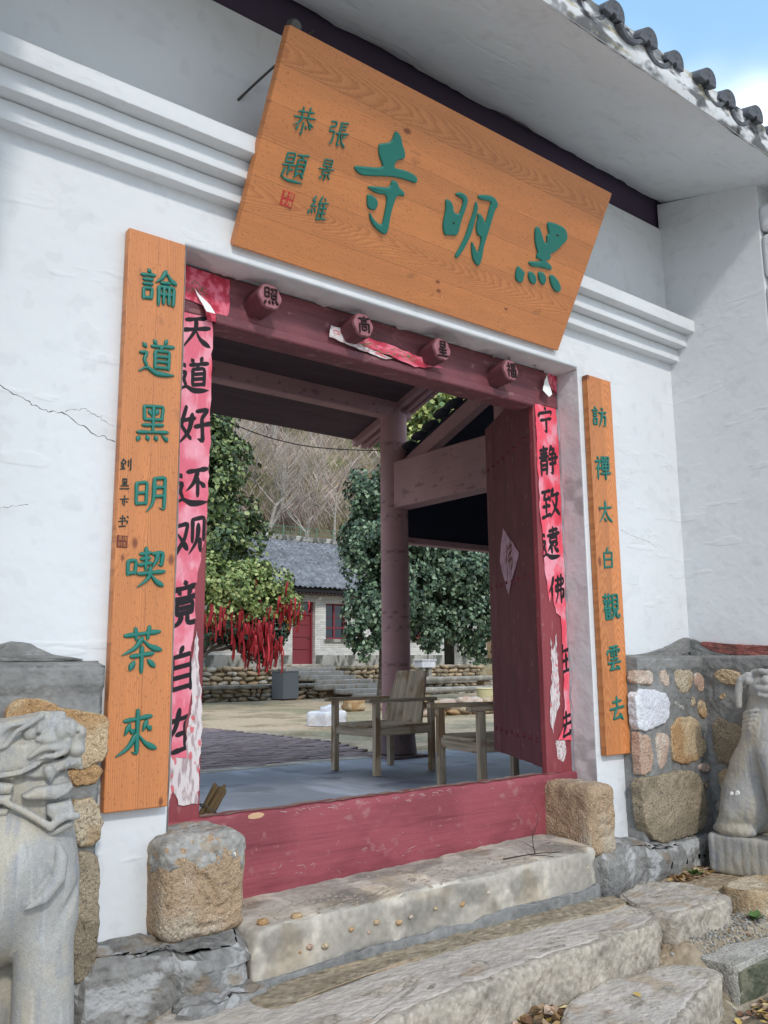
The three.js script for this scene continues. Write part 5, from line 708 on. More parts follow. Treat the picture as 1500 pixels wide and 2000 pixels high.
// ---------- guardian lions ----------
{
  // left lion: local x = along +u (snout), y up, z toward the viewer's side
  const u = [0.96, 0, 0.28], w = [-0.28, 0, 0.96];
  // outlines of the carved head, drawn in the plane of its cheek (u to the snout, v up), each with its own depth
  const q = (...a) => { const o = []; for (let i = 0; i < a.length; i += 2) o.push([-0.082 + a[i] * 0.000291, 0.8535 - a[i + 1] * 0.000319]); return o; };
  const poly = (pts, wc, hw, r) => { const P = pts, n = P.length; let x0 = 9, x1 = -9, y0 = 9, y1 = -9; for (const [a, b] of P) { x0 = Math.min(x0, a); x1 = Math.max(x1, a); y0 = Math.min(y0, b); y1 = Math.max(y1, b); } return (x, y, z) => {
    const bx = Math.max(x0 - x, x - x1, 0), by = Math.max(y0 - y, y - y1, 0), bz = Math.max(Math.abs(z - wc) - hw, 0), bd = Math.hypot(bx, by, bz); if (bd > 0.03) return bd;
    let d = 9, s = 1; for (let i = 0, j = n - 1; i < n; j = i++) { const ex = P[j][0] - P[i][0], ey = P[j][1] - P[i][1], wx = x - P[i][0], wy = y - P[i][1], t = clamp((wx * ex + wy * ey) / (ex * ex + ey * ey)), dx = wx - ex * t, dy = wy - ey * t; d = Math.min(d, dx * dx + dy * dy); const c1 = y >= P[i][1], c2 = y < P[j][1], c3 = ex * wy > ey * wx; if ((c1 && c2 && c3) || (!c1 && !c2 && !c3)) s = -s; }
    const a = s * Math.sqrt(d) + r, c = Math.abs(z - wc) - hw + r; return Math.hypot(Math.max(a, 0), Math.max(c, 0)) + Math.min(Math.max(a, c), 0) - r; }; };
  const line = (w, ...a) => q(...a).map(([x, y]) => [x, y, w]);
  const mass = poly(q(-700, 330, -300, 190, 0, 160, 230, 130, 350, 105, 540, 105, 550, 150, 600, 155, 680, 185, 740, 230, 772, 290, 772, 420, 720, 480, 650, 485, 600, 470, 460, 510, 330, 560, 240, 605, 0, 640, -700, 640), -0.02, 0.125, 0.03);
  const teeth = poly(q(200, 620, 330, 560, 460, 510, 560, 500, 620, 470, 740, 485, 762, 600, 740, 606, 700, 590, 620, 590, 560, 600, 500, 650, 470, 692, 430, 670, 400, 655, 320, 662, 250, 645), 0.01, 0.088, 0.012);
  const throat = poly(q(-600, 560, 300, 600, 620, 590, 640, 700, 650, 900, 690, 1100, 660, 1300, -600, 1300), -0.03, 0.11, 0.04);
  const beard = poly(q(200, 795, 330, 730, 560, 715, 650, 702, 672, 740, 600, 815, 500, 842, 250, 835), 0.02, 0.1, 0.016), lock = poly(q(500, 842, 560, 762, 650, 704, 673, 740, 622, 802), 0.045, 0.085, 0.012);
  const fold = poly(q(440, 880, 660, 850, 692, 930, 690, 990, 600, 1000, 520, 1030, 440, 960), 0.03, 0.1, 0.014), under = poly(q(410, 1130, 480, 1085, 620, 1025, 712, 1008, 692, 1085, 560, 1145, 440, 1170), 0.02, 0.1, 0.02);
  const curls = [poly(q(-90, 650, 140, 690, 110, 765, -90, 770), 0.03, 0.098, 0.014), poly(q(-90, 772, 128, 774, 110, 835, -90, 868), 0.035, 0.1, 0.014), poly(q(-90, 882, 112, 884, 100, 945, -90, 965), 0.03, 0.098, 0.014)];
  const brow = line(0.112, -40, 380, 40, 360, 130, 245, 260, 172, 350, 112), horn = line(0.105, 352, 112, 338, 185, 332, 245), crest = line(0.075, 350, 112, 450, 125, 540, 115), browKnob = line(0.085, 400, 230, 440, 190, 480, 160, 540, 140);
  const lip1 = line(0.112, 260, 470, 350, 405, 430, 388, 520, 402, 578, 392, 604, 360), lip2 = line(0.112, -300, 640, 0, 612, 180, 592, 300, 542, 400, 472, 500, 466, 580, 440, 606, 392, 604, 345), lip0 = line(0.108, 330, 318, 430, 278, 480, 322, 540, 362, 592, 350);
  const mouth = line(0.116, -300, 618, 0, 602, 190, 578, 300, 524, 400, 496, 500, 502, 600, 462), collar = line(0.128, 40, 820, 130, 862, 250, 922, 400, 1012, 482, 1062), collar2 = line(0.126, 482, 1062, 540, 1022, 620, 984, 716, 984), seam = line(0.135, 516, 948, 600, 930, 690, 905), brow2 = line(0.12, 120, 340, 140, 290, 150, 250);
  const e1 = q(255, 265)[0], bump = [[530, 262, 68, 92, 0.1], [632, 250, 50, 88, 0.095], [716, 275, 60, 66, 0.085], [692, 428, 82, 60, 0.09], [420, 330, 80, 45, 0.1]].map(([X, Y, rx, ry, w]) => [...q(X, Y)[0], rx * 0.000291, ry * 0.000319, w]), tooth = [[520, 588], [560, 574], [600, 560], [642, 546], [684, 538], [724, 542]].map(([X, Y]) => q(X, Y)[0]), nost = q(690, 278)[0], fang = line(0.098, 440, 590, 455, 630, 466, 690);
  const Hd = (x, y, z) => {
    let d = smin(mass(x, y, z), throat(x, y, z), 0.01);
    d = smin(d, ell(x, y, z, [-0.24, 0.68, -0.05], [0.15, 0.15, 0.14]), 0.05);
    if (z > 0.03) {
      d = smax(d, -ell(x, y, z, [e1[0] - 0.022, e1[1] - 0.004, 0.12], [0.056, 0.03, 0.04]), 0.006);
      d = smin(d, ell(x, y, z, [e1[0], e1[1], 0.086], [0.021, 0.023, 0.022]), 0.002); d = smax(d, -path(x, y, z, brow2, 0.003), 0.003);
      for (const [a, b, rx, ry, w] of bump) d = smin(d, ell(x, y, z, [a, b, w], [rx, ry, 0.026]), 0.005);
      d = smin(d, path(x, y, z, brow, [0.009, 0.008, 0.007, 0.008, 0.009]), 0.008); d = smin(d, path(x, y, z, horn, [0.008, 0.006, 0.007]), 0.006); d = smin(d, path(x, y, z, crest, 0.011), 0.008); d = smin(d, path(x, y, z, browKnob, [0.014, 0.014, 0.013, 0.011]), 0.006);
      d = smin(d, path(x, y, z, lip0, [0.008, 0.011, 0.009, 0.007, 0.006]), 0.005); d = smin(d, path(x, y, z, lip1, [0.006, 0.01, 0.01, 0.009, 0.008, 0.006]), 0.005); d = smin(d, path(x, y, z, lip2, 0.0085), 0.005);
    }
    d = smin(d, teeth(x, y, z), 0.003);
    if (z > 0.03) {
      d = smin(d, path(x, y, z, fang, [0.016, 0.013, 0.004]), 0.004); for (const [a, b] of tooth) d = smin(d, ell(x, y, z, [a, b, 0.094], [0.0055, 0.01, 0.012]), 0.002);
      d = smax(d, -path(x, y, z, mouth, 0.0045), 0.003); d = smax(d, -ell(x, y, z, [nost[0], nost[1], 0.115], [0.0055, 0.007, 0.02]), 0.003);
    }
    d = smin(d, beard(x, y, z), 0.004); d = smin(d, lock(x, y, z), 0.003); d = smin(d, fold(x, y, z), 0.004); d = smin(d, under(x, y, z), 0.006); for (const c of curls) d = smin(d, c(x, y, z), 0.003);
    if (z > 0.05) { d = smin(d, path(x, y, z, collar, [0.006, 0.009, 0.0095, 0.01, 0.011]), 0.004); d = smin(d, path(x, y, z, collar2, 0.0105), 0.004); d = smax(d, -path(x, y, z, seam, 0.0035), 0.003); }
    return d;
  };
  const L = (x, y, z) => {
    // body
    let b = ell(x, y, z, [-0.11, 0.37, -0.05], [0.245, 0.26, 0.205]);
    b = smin(b, ell(x, y, z, [-0.06, 0.4, 0.06], [0.15, 0.16, 0.11]), 0.06);
    b = smin(b, path(x, y, z, [[0.03, 0.47, 0.0], [0.055, 0.36, 0.03], [0.06, 0.26, 0.04]], [0.1, 0.092, 0.09]), 0.03);
    b = smin(b, path(x, y, z, [[0.06, 0.2, 0.06], [0.067, 0.0, 0.06], [0.068, -0.14, 0.06]], [0.078, 0.082, 0.08]), 0.02);
    b = smin(b, path(x, y, z, [[-0.26, 0.3, 0.06], [-0.26, 0.0, 0.08], [-0.26, -0.14, 0.08]], [0.09, 0.08, 0.08]), 0.03);
    b = smin(b, ell(x, y, z, [-0.12, 0.02, -0.2], [0.27, 0.22, 0.18]), 0.05);
    for (const px of [0.068, -0.26]) b = smin(b, ell(x, y, z, [px, -0.175, 0.11], [0.09, 0.055, 0.12]), 0.03);
    b = smin(b, path(x, y, z, [[0.078, 0.47, 0.115], [0.092, 0.43, 0.13], [0.085, 0.38, 0.142], [0.05, 0.335, 0.155], [0.0, 0.312, 0.165]], [0.008, 0.018, 0.02, 0.016, 0.004]), 0.006);
    b = smax(b, -path(x, y, z, [[0.145, 0.34, 0.06], [0.1, 0.27, 0.13], [0.06, 0.2, 0.15], [0.02, 0.16, 0.15]], 0.008), 0.02);
    return b;
  };
  const g = mrg([sdfMesh(Hd, [-0.42, 0.4, -0.19], [0.16, 0.86, 0.17], 0.0046), sdfMesh(L, [-0.46, -0.24, -0.42], [0.21, 0.68, 0.3], 0.0076)]);
  const bas = new THREE.Matrix4().makeBasis(new THREE.Vector3(...u), new THREE.Vector3(0, 1, 0), new THREE.Vector3(...w));
  const o = thing('stone_lion', 'pale grey stone lion with bared teeth before the pier with the signed board', 'stone lion', [-1.95, -0.23, 0.5]); o.quaternion.setFromRotationMatrix(bas);
  part('lion_body', at(g, 0, 0.23, 0), MT.lion, o);
  part('pedestal', rock(pairs([-0.44, -0.42, 0.22, -0.42, 0.22, 0.28, -0.44, 0.28]), -0.25, 0.012, { seg: 0.04, bevel: 0.02, amp: 0.006, rings: 4, rows: 5, round: 0 }), MT.lion, o);

  // right lion: local x = +z of the world, y up, z toward -x
  const Rf = (x, y, z) => {
    const az = Math.abs(z);
    let d = smin(ell(x, y, z, [0.43, 0.15, 0], [0.145, 0.17, 0.15]), path(x, y, z, [[0.43, 0.2, 0], [0.47, 0.34, 0], [0.58, 0.52, 0]], [0.14, 0.135, 0.13]), 0.06);
    d = smin(d, ell(x, y, z, [0.63, 0.46, 0], [0.12, 0.19, 0.135]), 0.05);
    d = smin(d, path(x, y, z, [[0.53, 0.5, 0], [0.56, 0.68, 0]], [0.1, 0.095]), 0.03);
    let h = ell(x, y, z, [0.6, 0.79, 0], [0.125, 0.1, 0.115]); h = smin(h, rbox(x, y, z, [0.71, 0.775, 0], [0.06, 0.055, 0.075], 0.035), 0.03);
    h = smin(h, path(x, y, az, [[0.54, 0.885, 0.05], [0.6, 0.895, 0.075], [0.66, 0.88, 0.08]], 0.018), 0.012);
    h = smin(h, ell(x, y, az, [0.635, 0.845, 0.1], [0.024, 0.022, 0.022]), 0.006); h = smin(h, path(x, y, az, [[0.6, 0.83, 0.108], [0.635, 0.868, 0.105], [0.67, 0.85, 0.095]], 0.008), 0.006);
    h = smin(h, path(x, y, az, [[0.59, 0.8, 0.11], [0.64, 0.795, 0.108], [0.7, 0.8, 0.08]], 0.016), 0.008); h = smin(h, path(x, y, az, [[0.6, 0.765, 0.11], [0.66, 0.75, 0.1], [0.72, 0.755, 0.07]], 0.014), 0.008);
    h = smax(h, -path(x, y, az, [[0.58, 0.742, 0.12], [0.66, 0.725, 0.105], [0.76, 0.735, 0.06]], 0.008), 0.005);
    h = smin(h, path(x, y, az, [[0.525, 0.868, 0.085], [0.488, 0.845, 0.1], [0.47, 0.78, 0.105], [0.464, 0.7, 0.1]], [0.024, 0.022, 0.022, 0.018]), 0.01);
    h = smin(h, ell(x, y, az, [0.53, 0.84, 0.1], [0.022, 0.022, 0.02]), 0.008);
    d = smin(d, h, 0.025);
    for (let i = 0; i < 9; i++) { const yy = 0.665 - i * 0.024, xx = 0.49 - i * 0.0045; d = smin(d, path(x, y, az, [[xx - 0.012, yy - 0.014, 0.03], [xx, yy - 0.006, 0.085], [xx + 0.05, yy + 0.006, 0.103], [xx + 0.085 - i * 0.004, yy + 0.012, 0.1]], [0.012, 0.0125, 0.0125, 0.008]), 0.004); }
    // hind leg
    d = smin(d, ell(x, y, az, [0.41, 0.14, 0.095], [0.1, 0.085, 0.065]), 0.02); d = smin(d, path(x, y, az, [[0.38, 0.1, 0.1], [0.34, 0.04, 0.1]], [0.07, 0.06]), 0.03); d = smin(d, ell(x, y, az, [0.38, 0.01, 0.1], [0.13, 0.045, 0.06]), 0.02);
    // fore leg
    d = smin(d, path(x, y, az, [[0.62, 0.44, 0.085], [0.64, 0.3, 0.095], [0.665, 0.03, 0.095]], [0.078, 0.062, 0.05]), 0.02); d = smin(d, ell(x, y, az, [0.69, 0.01, 0.095], [0.085, 0.04, 0.055]), 0.02);
    d = smax(d, -path(x, y, az, [[0.54, 0.5, 0.16], [0.53, 0.42, 0.165], [0.555, 0.33, 0.165], [0.58, 0.28, 0.16]], 0.008), 0.012);
    return smax(d, -0.03 - y, 0.004) + 0.0016 * n3(x * 30, y * 30, z * 30);
  };
  const g2 = sdfMesh(Rf, [0.2, -0.05, -0.19], [0.83, 0.95, 0.19], 0.0066);
  const o2 = thing('stone_lion', 'brownish grey seated stone lion on a ribbed pedestal, against the projecting side wall', 'stone lion', [2.105, -0.225, 0]);
  o2.quaternion.setFromRotationMatrix(new THREE.Matrix4().makeBasis(new THREE.Vector3(0, 0, 1), new THREE.Vector3(0, 1, 0), new THREE.Vector3(-1, 0, 0)));
  part('lion_body', at(g2, 0, 0.225, 0), MT.lion, o2);
  const pg = sdfMesh((x, y, z) => { let d = rbox(x, y, z, [0.6, 0.1, 0], [0.37, 0.108, 0.155], 0.025) + 0.005 * fbm3(x * 8, y * 8, z * 8, 3); const k = Math.round((x - 0.28) / 0.052) * 0.052 + 0.28; if (k > 0.25 && k < 0.93) d = smax(d, -(Math.hypot(x - k, Math.abs(z) - 0.158) - 0.007), 0.006); return d; }, [0.2, -0.03, -0.19], [1.0, 0.24, 0.19], 0.0085);
  part('pedestal', pg, MT.lion, o2);
  for (const [a, b, r] of [[0.405, 0.215, 0.016], [0.44, 0.222, 0.02]]) part('paint_spot', rock(pairs([-r * 0.6, -r * 0.9, r * 0.9, -r * 0.5, r, r * 0.5, -r * 0.2, r * 0.8]), 0, 0.006, { seg: 0.008, bevel: 0.003, amp: 0.001, rings: 2, rows: 2, round: 2, map: (x, y, c) => [x + a, y + b + 0.225, c + 0.153] }), MT.whitePaint, o2);
}
// ---------- small things on the steps ----------
{
  const twig = thing('dry_twig', 'dark bare forked twig lying on the concrete landing', 'twig', [0.5, 0.04, 0.18]);
  const tm = std({ color: new THREE.Color(0x3d3330), roughness: 0.9 });
  for (const [p, r] of [[[[-0.17, 0.008, 0.0], [-0.05, 0.012, 0.02], [0.05, 0.01, 0.03], [0.14, 0.014, 0.1]], 0.004], [[[0.02, 0.012, 0.028], [0.07, 0.05, -0.03], [0.1, 0.1, -0.06]], 0.003], [[[-0.03, 0.012, 0.02], [0.02, 0.012, 0.09], [0.0, 0.02, 0.16]], 0.0026], [[[0.05, 0.03, -0.01], [0.0, 0.06, -0.04]], 0.002], [[[0.08, 0.07, -0.04], [0.15, 0.16, -0.06], [0.13, 0.22, -0.07]], 0.0016], [[[0.09, 0.012, 0.06], [0.1, 0.03, 0.13]], 0.002]]) part('twig_branch', tube(p, [r, r * 0.7, r * 0.4], 5), tm, twig);
  const bun = thing('stick_bundle', 'tied bundle of broken reed sticks leaning behind the threshold against the jamb', 'stick bundle', [-1.02, 0.34, -0.235]);
  const sm = surf(256, 0.2, (u, v) => mixc([0.45, 0.36, 0.22], [0.28, 0.22, 0.13], pf(u, v, 4, 20, 4, 541)), null), R = mulberry(9);
  for (let i = 0; i < 18; i++) { const a = i * 2.4, q = 0.032 * Math.sqrt((i + 0.4) / 18); part('stick', tube([[Math.cos(a) * q - 0.02, Math.sin(a) * q - 0.06, 0], [Math.cos(a) * q * 1.05 + 0.075 + R() * 0.016, Math.sin(a) * q + 0.08 + R() * 0.02, -0.02 + Math.sin(a * 1.7) * 0.024]], 0.006 + R() * 0.004, 7, 3), sm, bun); }
  part('tie', at(new THREE.TorusGeometry(0.043, 0.003, 5, 18).rotateY(Math.PI / 2).rotateZ(0.95), 0.035, 0.02, -0.008), MT.iron, bun);
  // fallen leaves
  const lg = geo([0, 0, -0.5, 0.3, 0.07, -0.1, 0.26, 0.1, 0.25, 0, 0.05, 0.55, -0.27, 0.12, 0.22, -0.3, 0.09, -0.12, 0, 0, 0], [0, 6, 1, 1, 6, 2, 2, 6, 3, 3, 6, 4, 4, 6, 5, 5, 6, 0]);
  const cols = [0x8a6a45, 0xa98a5c, 0x6b4b33, 0xc2a45a, 0x9a7f62, 0xb59a84, 0x70583c, 0xc9b98a].map((c) => new THREE.Color(c));
  const litter = (name, label, spots, n, size) => { const m = new THREE.InstancedMesh(boxUV(lg.clone()), std({ color: 0xffffff, roughness: 0.8, side: THREE.DoubleSide }), n), M = new THREE.Matrix4(), R2 = mulberry(spots.length * 31 + n); for (let i = 0; i < n; i++) { const [cx, cz, rx, rz, y, h = 0.02] = spots[Math.floor(R2() * spots.length)], a = R2() * 6.28, q = Math.sqrt(R2()), x = cx + Math.cos(a) * q * rx, z = cz + Math.sin(a) * q * rz, s = size * (0.6 + R2() * 0.8); M.compose(new THREE.Vector3(x, (y ?? groundY(x, z)) + 0.006 + R2() * h * (1 - q), z), new THREE.Quaternion().setFromEuler(new THREE.Euler((R2() - 0.5) * 1.3, R2() * 6.28, (R2() - 0.5) * 1.3)), new THREE.Vector3(s * (0.7 + R2() * 0.5), s, s)); m.setMatrixAt(i, M); m.setColorAt(i, cols[Math.floor(R2() * cols.length)]); } m.name = name; m.castShadow = m.receiveShadow = true; m.userData = { kind: 'stuff', label, category: 'fallen leaves' }; scene.add(m); };
  litter('fallen_leaves', 'dry brown leaves heaped between the stone slabs', [[-0.08, 0.78, 0.16, 0.1, null, 0.07], [0.0, 0.85, 0.14, 0.1, null, 0.06], [-0.35, 0.82, 0.2, 0.08], [1.15, 1.12, 0.3, 0.14, null, 0.06], [0.95, 1.1, 0.2, 0.1, null, 0.05], [1.4, 1.15, 0.3, 0.15, null, 0.05]], 420, 0.05);
  litter('leaf_litter', 'brown leaf litter along the foot of the wall beside the lion pedestal', [[1.75, 0.22, 0.2, 0.05], [1.95, 0.2, 0.14, 0.06], [1.62, 0.26, 0.2, 0.05]], 110, 0.045);
  litter('scattered_leaves', 'a few dry leaves scattered on the earth by the cement footing', [[-1.2, 0.42, 0.16, 0.06], [-1.3, 0.45, 0.2, 0.06], [1.3, 0.75, 0.3, 0.1], [-1.1, 0.4, 0.1, 0.05], [-1.25, 0.4, 0.2, 0.05]], 40, 0.04);
  [[0.32, 0.9, 0.045, 0xc2a45a, 'small yellow leaf lying on the low flat slab'], [0.1, 0.93, 0.03, 0x9a7f62, 'small brown leaf lying on the low flat slab']].forEach(([x, z, s, c, label]) => { const l = single('fallen_leaf', lg.clone(), std({ color: new THREE.Color(c), roughness: 0.8, side: THREE.DoubleSide }), label, 'leaf', null, [x, -0.348, z]); l.scale.setScalar(s); l.rotation.y = x * 9; });
  // gravel
  const gm = new THREE.InstancedMesh(lump(1, 0.7, 1, 3, 1, 0.2, 0.4), std({ color: 0xffffff, roughness: 0.95 }), 2600), M = new THREE.Matrix4();
  for (let i = 0; i < 2600; i++) { const A = R() < 0.75, x = A ? 0.95 + R() * 0.85 : -1.6 + R() * 3.4, z = A ? 0.6 + R() * 0.34 : 0.3 + R() * 0.9, s = 0.002 + R() * R() * 0.008, y = groundY(x, z); M.compose(new THREE.Vector3(x, y + s * 0.3, z), new THREE.Quaternion().setFromEuler(new THREE.Euler(R() * 6, R() * 6, R() * 6)), new THREE.Vector3(s * 1.3, s, s)); gm.setMatrixAt(i, M); const k = 0.12 + R() * 0.28; gm.setColorAt(i, new THREE.Color(k, k * 0.94, k * 0.84)); }
  gm.name = 'gravel'; gm.castShadow = gm.receiveShadow = true; gm.userData = { kind: 'stuff', label: 'loose gravel and grit between the stone slabs', category: 'gravel' }; scene.add(gm);
  const weed = (label, x, y, z, n, s, R3) => { const t = thing('small_weed', label, 'weed', [x, y, z]); const wm = std({ color: new THREE.Color(0x4f6b35), roughness: 0.6, side: THREE.DoubleSide }); part('stem', tube([[0, 0, 0], [0, s * 0.4, 0]], 0.002, 5), wm, t); for (let i = 0; i < n; i++) { const a = i * 2.4, l = part('leaf', geo([0, 0, 0, 0.35, 0.05, 0.4, 0, 0.02, 1, -0.35, 0.05, 0.4], [0, 1, 2, 0, 2, 3]), wm, t); l.scale.setScalar(s * (0.7 + 0.5 * R3())); l.rotation.set(-0.2 - R3() * 0.5, a, 0, 'YXZ'); l.position.y = s * 0.3 * R3(); } };
  weed('low green weed in the gravel beside the short slab', 1.52, groundY(1.52, 0.74), 0.74, 9, 0.06, R);
  weed('small green weed among leaves in front of the cement footing', -1.26, groundY(-1.26, 0.4), 0.4, 10, 0.07, R);
  weed('green sprig in the leaf litter by the lion pedestal', 1.78, groundY(1.78, 0.24), 0.24, 8, 0.06, R);
}
// ================= chairs =================
function chair(label, x, z, turn, dx) {
  const c = thing('wooden_armchair', label, 'armchair', [x, 0.004, z], turn, 'armchairs in the porch');
  const W = 0.31, o = () => [rr(0, 5), rr(0, 5)];
  for (const s of [-1, 1]) {
    part('leg', bar(-0.028, 0, s * W - 0.026, 0.028, 0.618, s * W + 0.026, 0.004, 'y', o()), MT.chair, c);
    part('leg', bar(0.62, 0, s * (W - 0.01) - 0.026, 0.672, 0.618, s * (W - 0.01) + 0.026, 0.004, 'y', o()), MT.chair, c);
    part('armrest', bar(-0.1, 0.619, s * W - 0.036, 0.69, 0.652, s * W + 0.036, 0.006, 'x', o()), MT.chair, c);
    part('side_rail', bar(0.03, 0.335, s * W - 0.014, 0.618, 0.4, s * W + 0.014, 0.003, 'x', o()), MT.chair, c);
  }
  part('front_rail', bar(-0.014, 0.325, -W + 0.028, 0.014, 0.4, W - 0.028, 0.003, 'z', o()), MT.chair, c);
  part('rear_rail', bar(0.63, 0.335, -W + 0.03, 0.66, 0.4, W - 0.03, 0.003, 'z', o()), MT.chair, c);
  const n = 5; for (let i = 0; i < n; i++) { const a = -W - 0.02 + i * (2 * W + 0.04) / n; part('seat_plank', bar(i === 0 || i === n - 1 ? 0.034 : -0.04, 0.4015, a + 0.002, 0.6, 0.424 + 0.002 * (i % 2), a + (2 * W + 0.04) / n - 0.002, 0.004, 'x', o()), MT.chair, c); }
  for (const s of [-1, 1]) {
    const S = new THREE.Shape(); (s < 0 ? [[-0.285, 0], [-0.002, 0], [-0.002, 0.5], [-0.19, 0.5]] : [[0.002, 0], [0.275, 0], [0.24, 0.37], [0.215, 0.5], [0.002, 0.5]]).forEach((p, i) => (i ? S.lineTo(...p) : S.moveTo(...p)));
    const g = new THREE.ExtrudeGeometry(S, { depth: 0.02, bevelEnabled: true, bevelSize: 0.003, bevelThickness: 0.003, bevelSegments: 1 }); g.translate(0, 0, -0.01); const h = boxUV(g, 'y', o()); h.rotateY(-Math.PI / 2); h.rotateZ(-0.24); h.translate(0.545, 0.4, 0); part('back_board', h, MT.chair, c);
  }
  part('back_batten', bar(0.63, 0.56, -0.26, 0.66, 0.605, 0.26, 0.004, 'z', o()), MT.chair, c);
  return c;
}
chair('rough wooden armchair standing in front of the porch column', 2.02, -3.25, 0.0);
chair('rough wooden armchair half hidden by the open door leaf', 1.75, -1.6, -0.26);

// ================= courtyard =================
{
  struct('courtyard_ground', boxUV(sheet(150, 90, (u, v) => { const x = mix(-35, 45, u), z = mix(-4.3, -24, v); return [x, -0.085 + 0.02 * fbm3(x * 0.5, z * 0.5, 2, 3) + 0.008 * n3(x * 3, z * 3, 1), z]; })), MT.yard);
  // brick path
  const path0 = new THREE.Group(); path0.name = 'brick_path'; path0.userData = { kind: 'structure', label: 'worn brick path leading from the porch across the courtyard' }; scene.add(path0);
  const bm = [[0.47, 0.39, 0.37], [0.54, 0.46, 0.44], [0.42, 0.35, 0.345], [0.5, 0.43, 0.42]].map((c, i) => surf(128, 0.4, (u, v) => { const k = (pf(u, v, 6, 6, 4, 600 + i) - 0.5) * 0.22; return [c[0] + k, c[1] + k, c[2] + k]; }, null));
  const bg = bar(-0.116, -0.05, -0.055, 0.116, 0, 0.055, 0.006); let n = 0; const rest = [];
  for (let j = 0; j < 140; j++) for (let i = 0; i < 36; i++) {
    const z = -4.5 - j * 0.117, x = -4 + i * 0.24 + (j % 2) * 0.12; if (x > 4.05 - 0.5 * smooth(-6.6, -4.6, z) || x < -4.2) continue;
    const y = -0.046 + 0.006 * n3(x * 1.3, z * 1.3, 3) + rr(-0.003, 0.003), r = [rr(-0.03, 0.03), rr(-0.025, 0.025)];
    if (z > -7.2 && x > 0.9 && n < 300) { const m = part('brick', bg, bm[Math.floor(rnd() * 4)], path0); m.position.set(x, y, z); m.rotation.set(r[0] * 0.5, r[0], r[1] * 0.5); n++; }
    else if (z > -15) rest.push([x, y, z, r]);
  }
  const box = boxUV(new THREE.BoxGeometry(0.232, 0.05, 0.11)); const parts = rest.map(([x, y, z, r]) => { const g = box.clone(); g.rotateZ(r[1] * 0.5); g.rotateY(r[0]); g.translate(x, y - 0.025, z); return boxUV(g, '', [Math.sin(x * 50) * 4, Math.cos(z * 50) * 4]); });
  part('far_bricks', mrg(parts), surf(512, 3, (u, v) => { const q = vn(u * 40, v * 80, 40, 80, 620), k = 0.4 + q * 0.16; return [k * 1.1, k * 0.95, k * 0.93]; }, null), path0, true);

  // marble fragment and trough
  const tr = thing('marble_trough', 'white broken marble trough standing on the bare courtyard ground', 'trough', [6.2, -0.08, -9.7], 0.35);
  part('trough_block', rock(pairs([-0.3, -0.2, 0.3, -0.2, 0.3, 0.2, -0.3, 0.2]), 0, 0.24, { seg: 0.05, bevel: 0.03, amp: 0.02, rows: 5, taper: -0.08, rings: 5, round: 0 }), MT.marble, tr); part('fragment', at(lump(0.2, 0.05, 0.12, 5, 2, 0.2, 0.7).rotateZ(0.15), 0.16, 0.29, 0), MT.marble, tr); part('fragment', at(lump(0.09, 0.06, 0.08, 6, 2, 0.2, 0.7), -0.12, 0.27, 0.05), MT.marble, tr);
  // low wall of warm stones
  const stones = (wall, x0, x1, z, y0, rows, h, mats, w0 = 0.3, dz = 0.16, dir = [1, 0]) => { for (let k = 0; k < rows; k++) { let x = x0 + rr(0, 0.1); while (x < x1) { const w = w0 * rr(0.45, 1.5), hh = h * rr(0.75, 1.3); const m = part('stone', lump(w / 2 * 1.04, hh / 2 * 1.06, dz * rr(0.85, 1.1), x * 7 + k * 31, 1, 0.2, 0.72), MT[mats[Math.floor(rnd() * mats.length)]], wall); m.position.set(x + w / 2, y0 + h * (k + 0.5) + rr(-0.025, 0.02), z + rr(-0.04, 0.04)); m.rotation.set(rr(-0.15, 0.15), rr(-0.3, 0.3), rr(-0.3, 0.3)); x += w; } } };
  const lw = thing('low_stone_wall', 'low dry wall of warm pale stones behind the half hidden armchair', 'wall'); stones(lw, 8.7, 12.4, -10.3, -0.08, 2, 0.17, ['granitePink', 'graniteGold', 'graniteTan'], 0.36, 0.2); part('wall_core', bar(8.75, -0.1, -10.55, 12.3, 0.18, -10.3, 0.02), MT.earth, lw);
  // stone benches and odds and ends on the right
  const bench = (label, x0, x1, y, z, t, m = 'graniteGrey') => { const b = thing('stone_bench', label, 'stone bench', [(x0 + x1) / 2, -0.08, z]); const L = (x1 - x0) / 2; part('bench_slab', rock(pairs([-L, -0.2, L, -0.2, L, 0.2, -L, 0.2]), y + 0.08 - t, y + 0.08, { seg: 0.1, bevel: 0.02, amp: 0.012, rows: 2, rings: 3, round: 0, bottom: true }), MT[m], b); for (const s of [-0.7, 0.7]) part('bench_support', bar(s * L - 0.12, 0, -0.15, s * L + 0.12, y + 0.08 - t - 0.004, 0.15, 0.02), MT.graniteDark, b); };
  bench('long grey stone bench just behind the pale yellow tub', 10.7, 14.2, 0.4, -12.9, 0.12); bench('long grey stone bench nearer the dark doorway, beyond the first bench', 11.5, 15.6, 0.62, -14.6, 0.12);
  const bk = thing('yellow_bucket', 'pale yellow plastic tub standing in front of the stone benches', 'tub', [12.75, -0.08, -12.3]); part('tub_body', boxUV(at(new THREE.CylinderGeometry(0.24, 0.2, 0.3, 20), 0, 0.29, 0)), std({ color: new THREE.Color(0xbdb58a), roughness: 0.5 }), bk); part('tub_rim', at(new THREE.TorusGeometry(0.24, 0.018, 6, 24).rotateX(Math.PI / 2), 0, 0.44, 0), std({ color: new THREE.Color(0xc9c39c), roughness: 0.5 }), bk); part('tub_stand', bar(-0.26, 0, -0.2, 0.26, 0.138, 0.2, 0.02), MT.graniteDark, bk);
